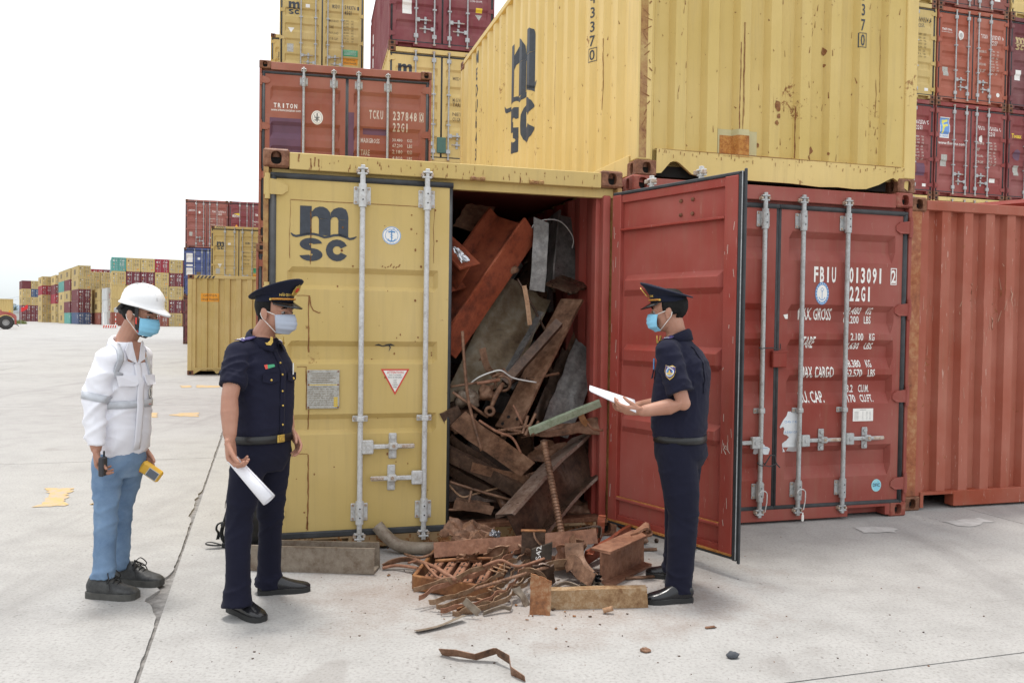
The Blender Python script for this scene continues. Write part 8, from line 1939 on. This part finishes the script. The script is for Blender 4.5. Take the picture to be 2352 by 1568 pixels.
# ------------------------------------------------------------------ officer by the red door
aR = math.radians(155); fR = Vector((math.cos(aR), math.sin(aR), 0)); lR = Vector((-fR.y, fR.x, 0)); YR = 4.72
J = {}; J['neck'] = at(1553, 772, YR); J['chest'] = at(1566, 850, YR); J['pelvis'] = at(1562, 1020, YR)
J['shl'] = J['neck']+lR*.168-Z*.082+fR*.005; J['shr'] = J['neck']-lR*.165-Z*.082
J['ell'] = at(1570, 928, YR-.22); J['wrl'] = at(1474, 944, YR-.20); J['elr'] = at(1535, 925, YR+.26); J['wrr'] = at(1458, 935, YR+.10)
J['hipl'] = J['pelvis']+lR*.086-Z*.03; J['hipr'] = J['pelvis']-lR*.086-Z*.03
J['knl'] = at(1570, 1185, YR-.14); J['knr'] = at(1560, 1175, YR+.12); J['anl'] = at(1560, 1345, YR-.18); J['anr'] = at(1556, 1305, YR+.14); J['heml'] = at(1558, 1360, YR-.18); J['hemr'] = at(1552, 1312, YR+.14)
J['head'] = at(1535, 714, YR-.0); J['hf'] = Vector((-.93, .30, -.12)); J['hu'] = Vector((-.08, 0, 1))
J['handl'] = dict(d=Vector((-1, .05, .06)), pn=Vector((.1, .6, .75)), side=Vector((-.1, .55, -.6))*-1, curl=((.35, .5, .3), (.45, .6, .4), (.55, .7, .4), (.6, .8, .4)), thumb=(.35, .5))
J['handr'] = dict(d=Vector((-1, -.15, .0)), pn=Vector((.1, -.6, .75)), side=Vector((0, -.7, .7)), curl=((.4, .5, .4), (.5, .6, .4), (.6, .7, .4), (.6, .8, .4)), thumb=(.4, .5))
baseR = Vector((J['pelvis'].x, J['pelvis'].y, 0))
oR, fR, lR, _, q, hf, hl, hu = person('navy uniformed officer in blue mask reading papers before the red door', baseR, fR, J, None, 3)
hemR = J['pelvis']+Z*.03
wf = wrinkle([(J['ell'], .14, .5), (J['pelvis']+Z*.08, .13, 1.1), (J['chest']+lR*.12-fR*.08, .13, .8), (J['shl']-Z*.1, .1, .6)], .0034, 23)
SD = ((0.0, .165, .138, .004), (.10, .176, .154, .008), (.3, .178, .154, .004), (.55, .182, .150, -.008), (.68, .176, .136, -.016), (.80, .150, .108, -.020), (.90, .108, .080, -.012), (1.0, .072, .068, -.004))
sh = shirt(oR, baseR, fR, lR, J, P_NAVY, hemR, .78, SD, wf, .008, 'shirt', (.068, .070, .072))
tr = trousers(oR, baseR, fR, lR, J, P_NAVY2, J['pelvis']+Z*.045, wrinkle([(J['knl'], .12, .6), (J['heml'], .10, 1.2), (J['hemr'], .1, 1.2), (J['pelvis']-Z*.1, .13, .6)], .0044, 25, 6), (.110, .110, .098, .085, .077, .074, .078), (.162, .132))
belt(oR, baseR, J['pelvis']+Z*.040, fR, lR, .170, .141, P_BELT, .038)
collar(oR, baseR, J['neck'], fR, lR, P_NAVY, .042); peaked_cap(oR, baseR, q, hf, hl, hu, 1.0); face_mask(oR, baseR, q, 1.0, P_MASKB)
h0 = gnd(1589, 1379); shoe(oR, baseR, h0, gnd(1482, 1381)-gnd(1589, 1376), P_SHOE, P_SOLE, .27); h0 = gnd(1588, 1331); shoe(oR, baseR, h0, gnd(1503, 1322)-gnd(1590, 1331), P_SHOE, P_SOLE, .27)
B = lambda v_: v_-baseR
for sg in (-1, 1):
    a, b = J['neck']+lR*.085*sg+Z*.012, J['neck']+lR*.175*sg; o = tape(oR, sh, 'shoulder_board', P_PURP, [B(a+Z*.03+fR*.02), B(a.lerp(b, .5)+Z*.04+fR*.02), B(b+Z*.02+fR*.02)], .05, .007); tape(o, sh, 'rank_stripe', M['white_print'], [B(a.lerp(b, .9)+Z*.04+fR*.044), B(a.lerp(b, .9)+Z*.05+fR*.02), B(a.lerp(b, .9)+Z*.04-fR*.004)], .005, .010)
    p = B(J['neck']+fR*.078+lR*.05*sg-Z*.02); mb = MB(); u = (lR*sg*.8-fR*.45+Z*.1).normalized(); pts = [(-.018, .024), (-.008, .026), (-.004, .004), (.012, -.010), (.030, -.012), (.020, -.024), (-.006, -.024), (-.020, -.004)]
    mb.prism([p+u*x*.8+Z*y*.9+fR*.016 for x, y in pts], fR*.004); mb.build('collar_tab', P_GOLD, oR, fix=True)
c = B(J['shl'].lerp(J['ell'], .36)+lR*.09); ux, uy = -fR, Z; sc_ = .9; Q = Print2D(); shp = [(-.036, .036), (-.018, .042), (0, .036), (.018, .042), (.036, .036), (.040, .0), (.028, -.034), (0, -.054), (-.028, -.034), (-.040, 0)]
Q.poly([(x*sc_, y*sc_) for x, y in shp][::-1], 0); Q2 = Print2D(); Q2.poly([(x*.86*sc_, y*.86*sc_) for x, y in shp][::-1], 0); Q2.ell(0, -.004, .024, .026, 1, 18)
Q2b = Print2D(); Q2b.ring(0, -.004, .024, .026, .003, 1, 18); Q2b.poly([(-.008, -.012), (0, .012), (.008, -.012)], 0); Q2b.stroke([(-.018, -.008), (-.010, -.016), (0, -.018), (.010, -.016), (.018, -.008)], .006, 0); Q2b.text('CUSTOMS', 0, .024, .006, .036, 1, 0, None, 0, 'c', 1)
o = stick(oR, sh, 'sleeve_badge', P_GOLD, Q, c, ux, uy, .005); stick(oR, sh, 'badge_field', [P_PURP, M['blue_print']], Q2, c, ux, uy, .0065); stick(oR, sh, 'badge_emblem', [P_GOLD, M['white_print']], Q2b, c, ux, uy, .008)
tape(oR, sh, 'back_pleat', P_NAVY, [B(J['neck']-fR*.1-Z*.06+lR*.07), B(J['chest']-fR*.14+lR*.09+Z*.02), B(J['chest']-fR*.14+lR*.08-Z*.12)], .012, .005)
mb = MB(); p = B(J['chest']+fR*.142+lR*.075-Z*.005); mb.tube([p, p+Z*.07], .0045, 6); mb.build('pen', M['blue_print'], oR)
c = B(J['chest']+fR*.14+lR*.085-Z*.02); Q = Print2D(); Q.poly([(-.05, .022), (-.05, -.018), (0, -.03), (.05, -.018), (.05, .022)][::-1]); o = stick(oR, sh, 'pocket_flap', P_NAVY, Q, c, lR, Z, .010); md = o.modifiers.new('thick', 'SOLIDIFY'); md.thickness = .006
# the papers he reads
pp = at(1460, 936, YR-.18); pe = at(1354, 892, YR-.05); pk_ = empty('paper_sheaf', pp, 0, 'white sheaf of papers held out by the officer before the red door', 'paper'); d = pe-pp; w_ = Vector((.02, .19, .045))
for k in range(3):
    rows = []
    for i in range(9):
        s = i/8; rows.append([d*s*(1-.01*k)+w_*(v_-.35)*(1-.55*s)+Z*(-.0025*k+.012*math.sin(PI*v_*.9)*(1-.6*s)) for v_ in [j/6 for j in range(7)]])
    m = MB(); m.grid(rows); o = m.build('sheet', P_PAPER, pk_, True); md = o.modifiers.new('thick', 'SOLIDIFY'); md.thickness = .001
# ------------------------------------------------------------------ black harness bag behind the first officer
hb0 = gnd(558, 1252); bg = empty('harness_bag', hb0, 0, 'black bag with loose webbing straps on the ground behind the first officer', 'bag'); P_WEB = m_plain('black_webbing', (.02, .022, .024), .75, 0, .3, 60, .2)
mb = MB(); mb.ball((.06, .08, .15), .16, .12, .17, 24, 16); mb.v = [tuple(Vector(p)*(1+.14*mnoise.noise(Vector(p)*9))) for p in mb.v]; mb.v = [(p[0], p[1], max(0.002, p[2])) for p in mb.v]; mb.build('sack', m_plain('black_sack_cloth', (.014, .014, .015), .85, 0, .3, 30, .3), bg, True)
def strap(pts, w=.026, tw=0.0):
    P = [gnd(a, b)*0+at(a, b, hb0.y+dy) for a, b, dy in pts]; ribbon('strap', None, [p-hb0 for p in P], (.3, -1, .4), w, .004, P_WEB, bg, k=6, twist=tw)
strap([(560, 1120, .05), (533, 1138, .02), (524, 1165, 0), (516, 1195, -.02), (509, 1222, -.03), (514, 1240, -.04), (528, 1250, -.03), (556, 1238, 0)], .034, 1.2)
strap([(556, 1150, .04), (534, 1165, .0), (530, 1190, -.02), (540, 1215, -.02), (545, 1232, -.02)], .030, -1.0); strap([(512, 1198, -.02), (500, 1204, -.03), (497, 1215, -.03), (502, 1224, -.03), (500, 1238, -.03)], .026, .8)
strap([(545, 1228, -.03), (522, 1246, -.06), (500, 1252, -.09), (476, 1250, -.10), (474, 1246, -.10), (488, 1245, -.08), (520, 1254, -.08)], .030, .3); strap([(528, 1130, .0), (519, 1150, -.01), (517, 1166, -.01)], .012)
for a, b in ((512, 1204), (520, 1240), (514, 1252), (532, 1232)): mb = MB(); mb.ball(at(a, b, hb0.y-.05)-hb0, .016, .012, .022, 10, 7); mb.build('buckle', P_BLACK, bg, True)
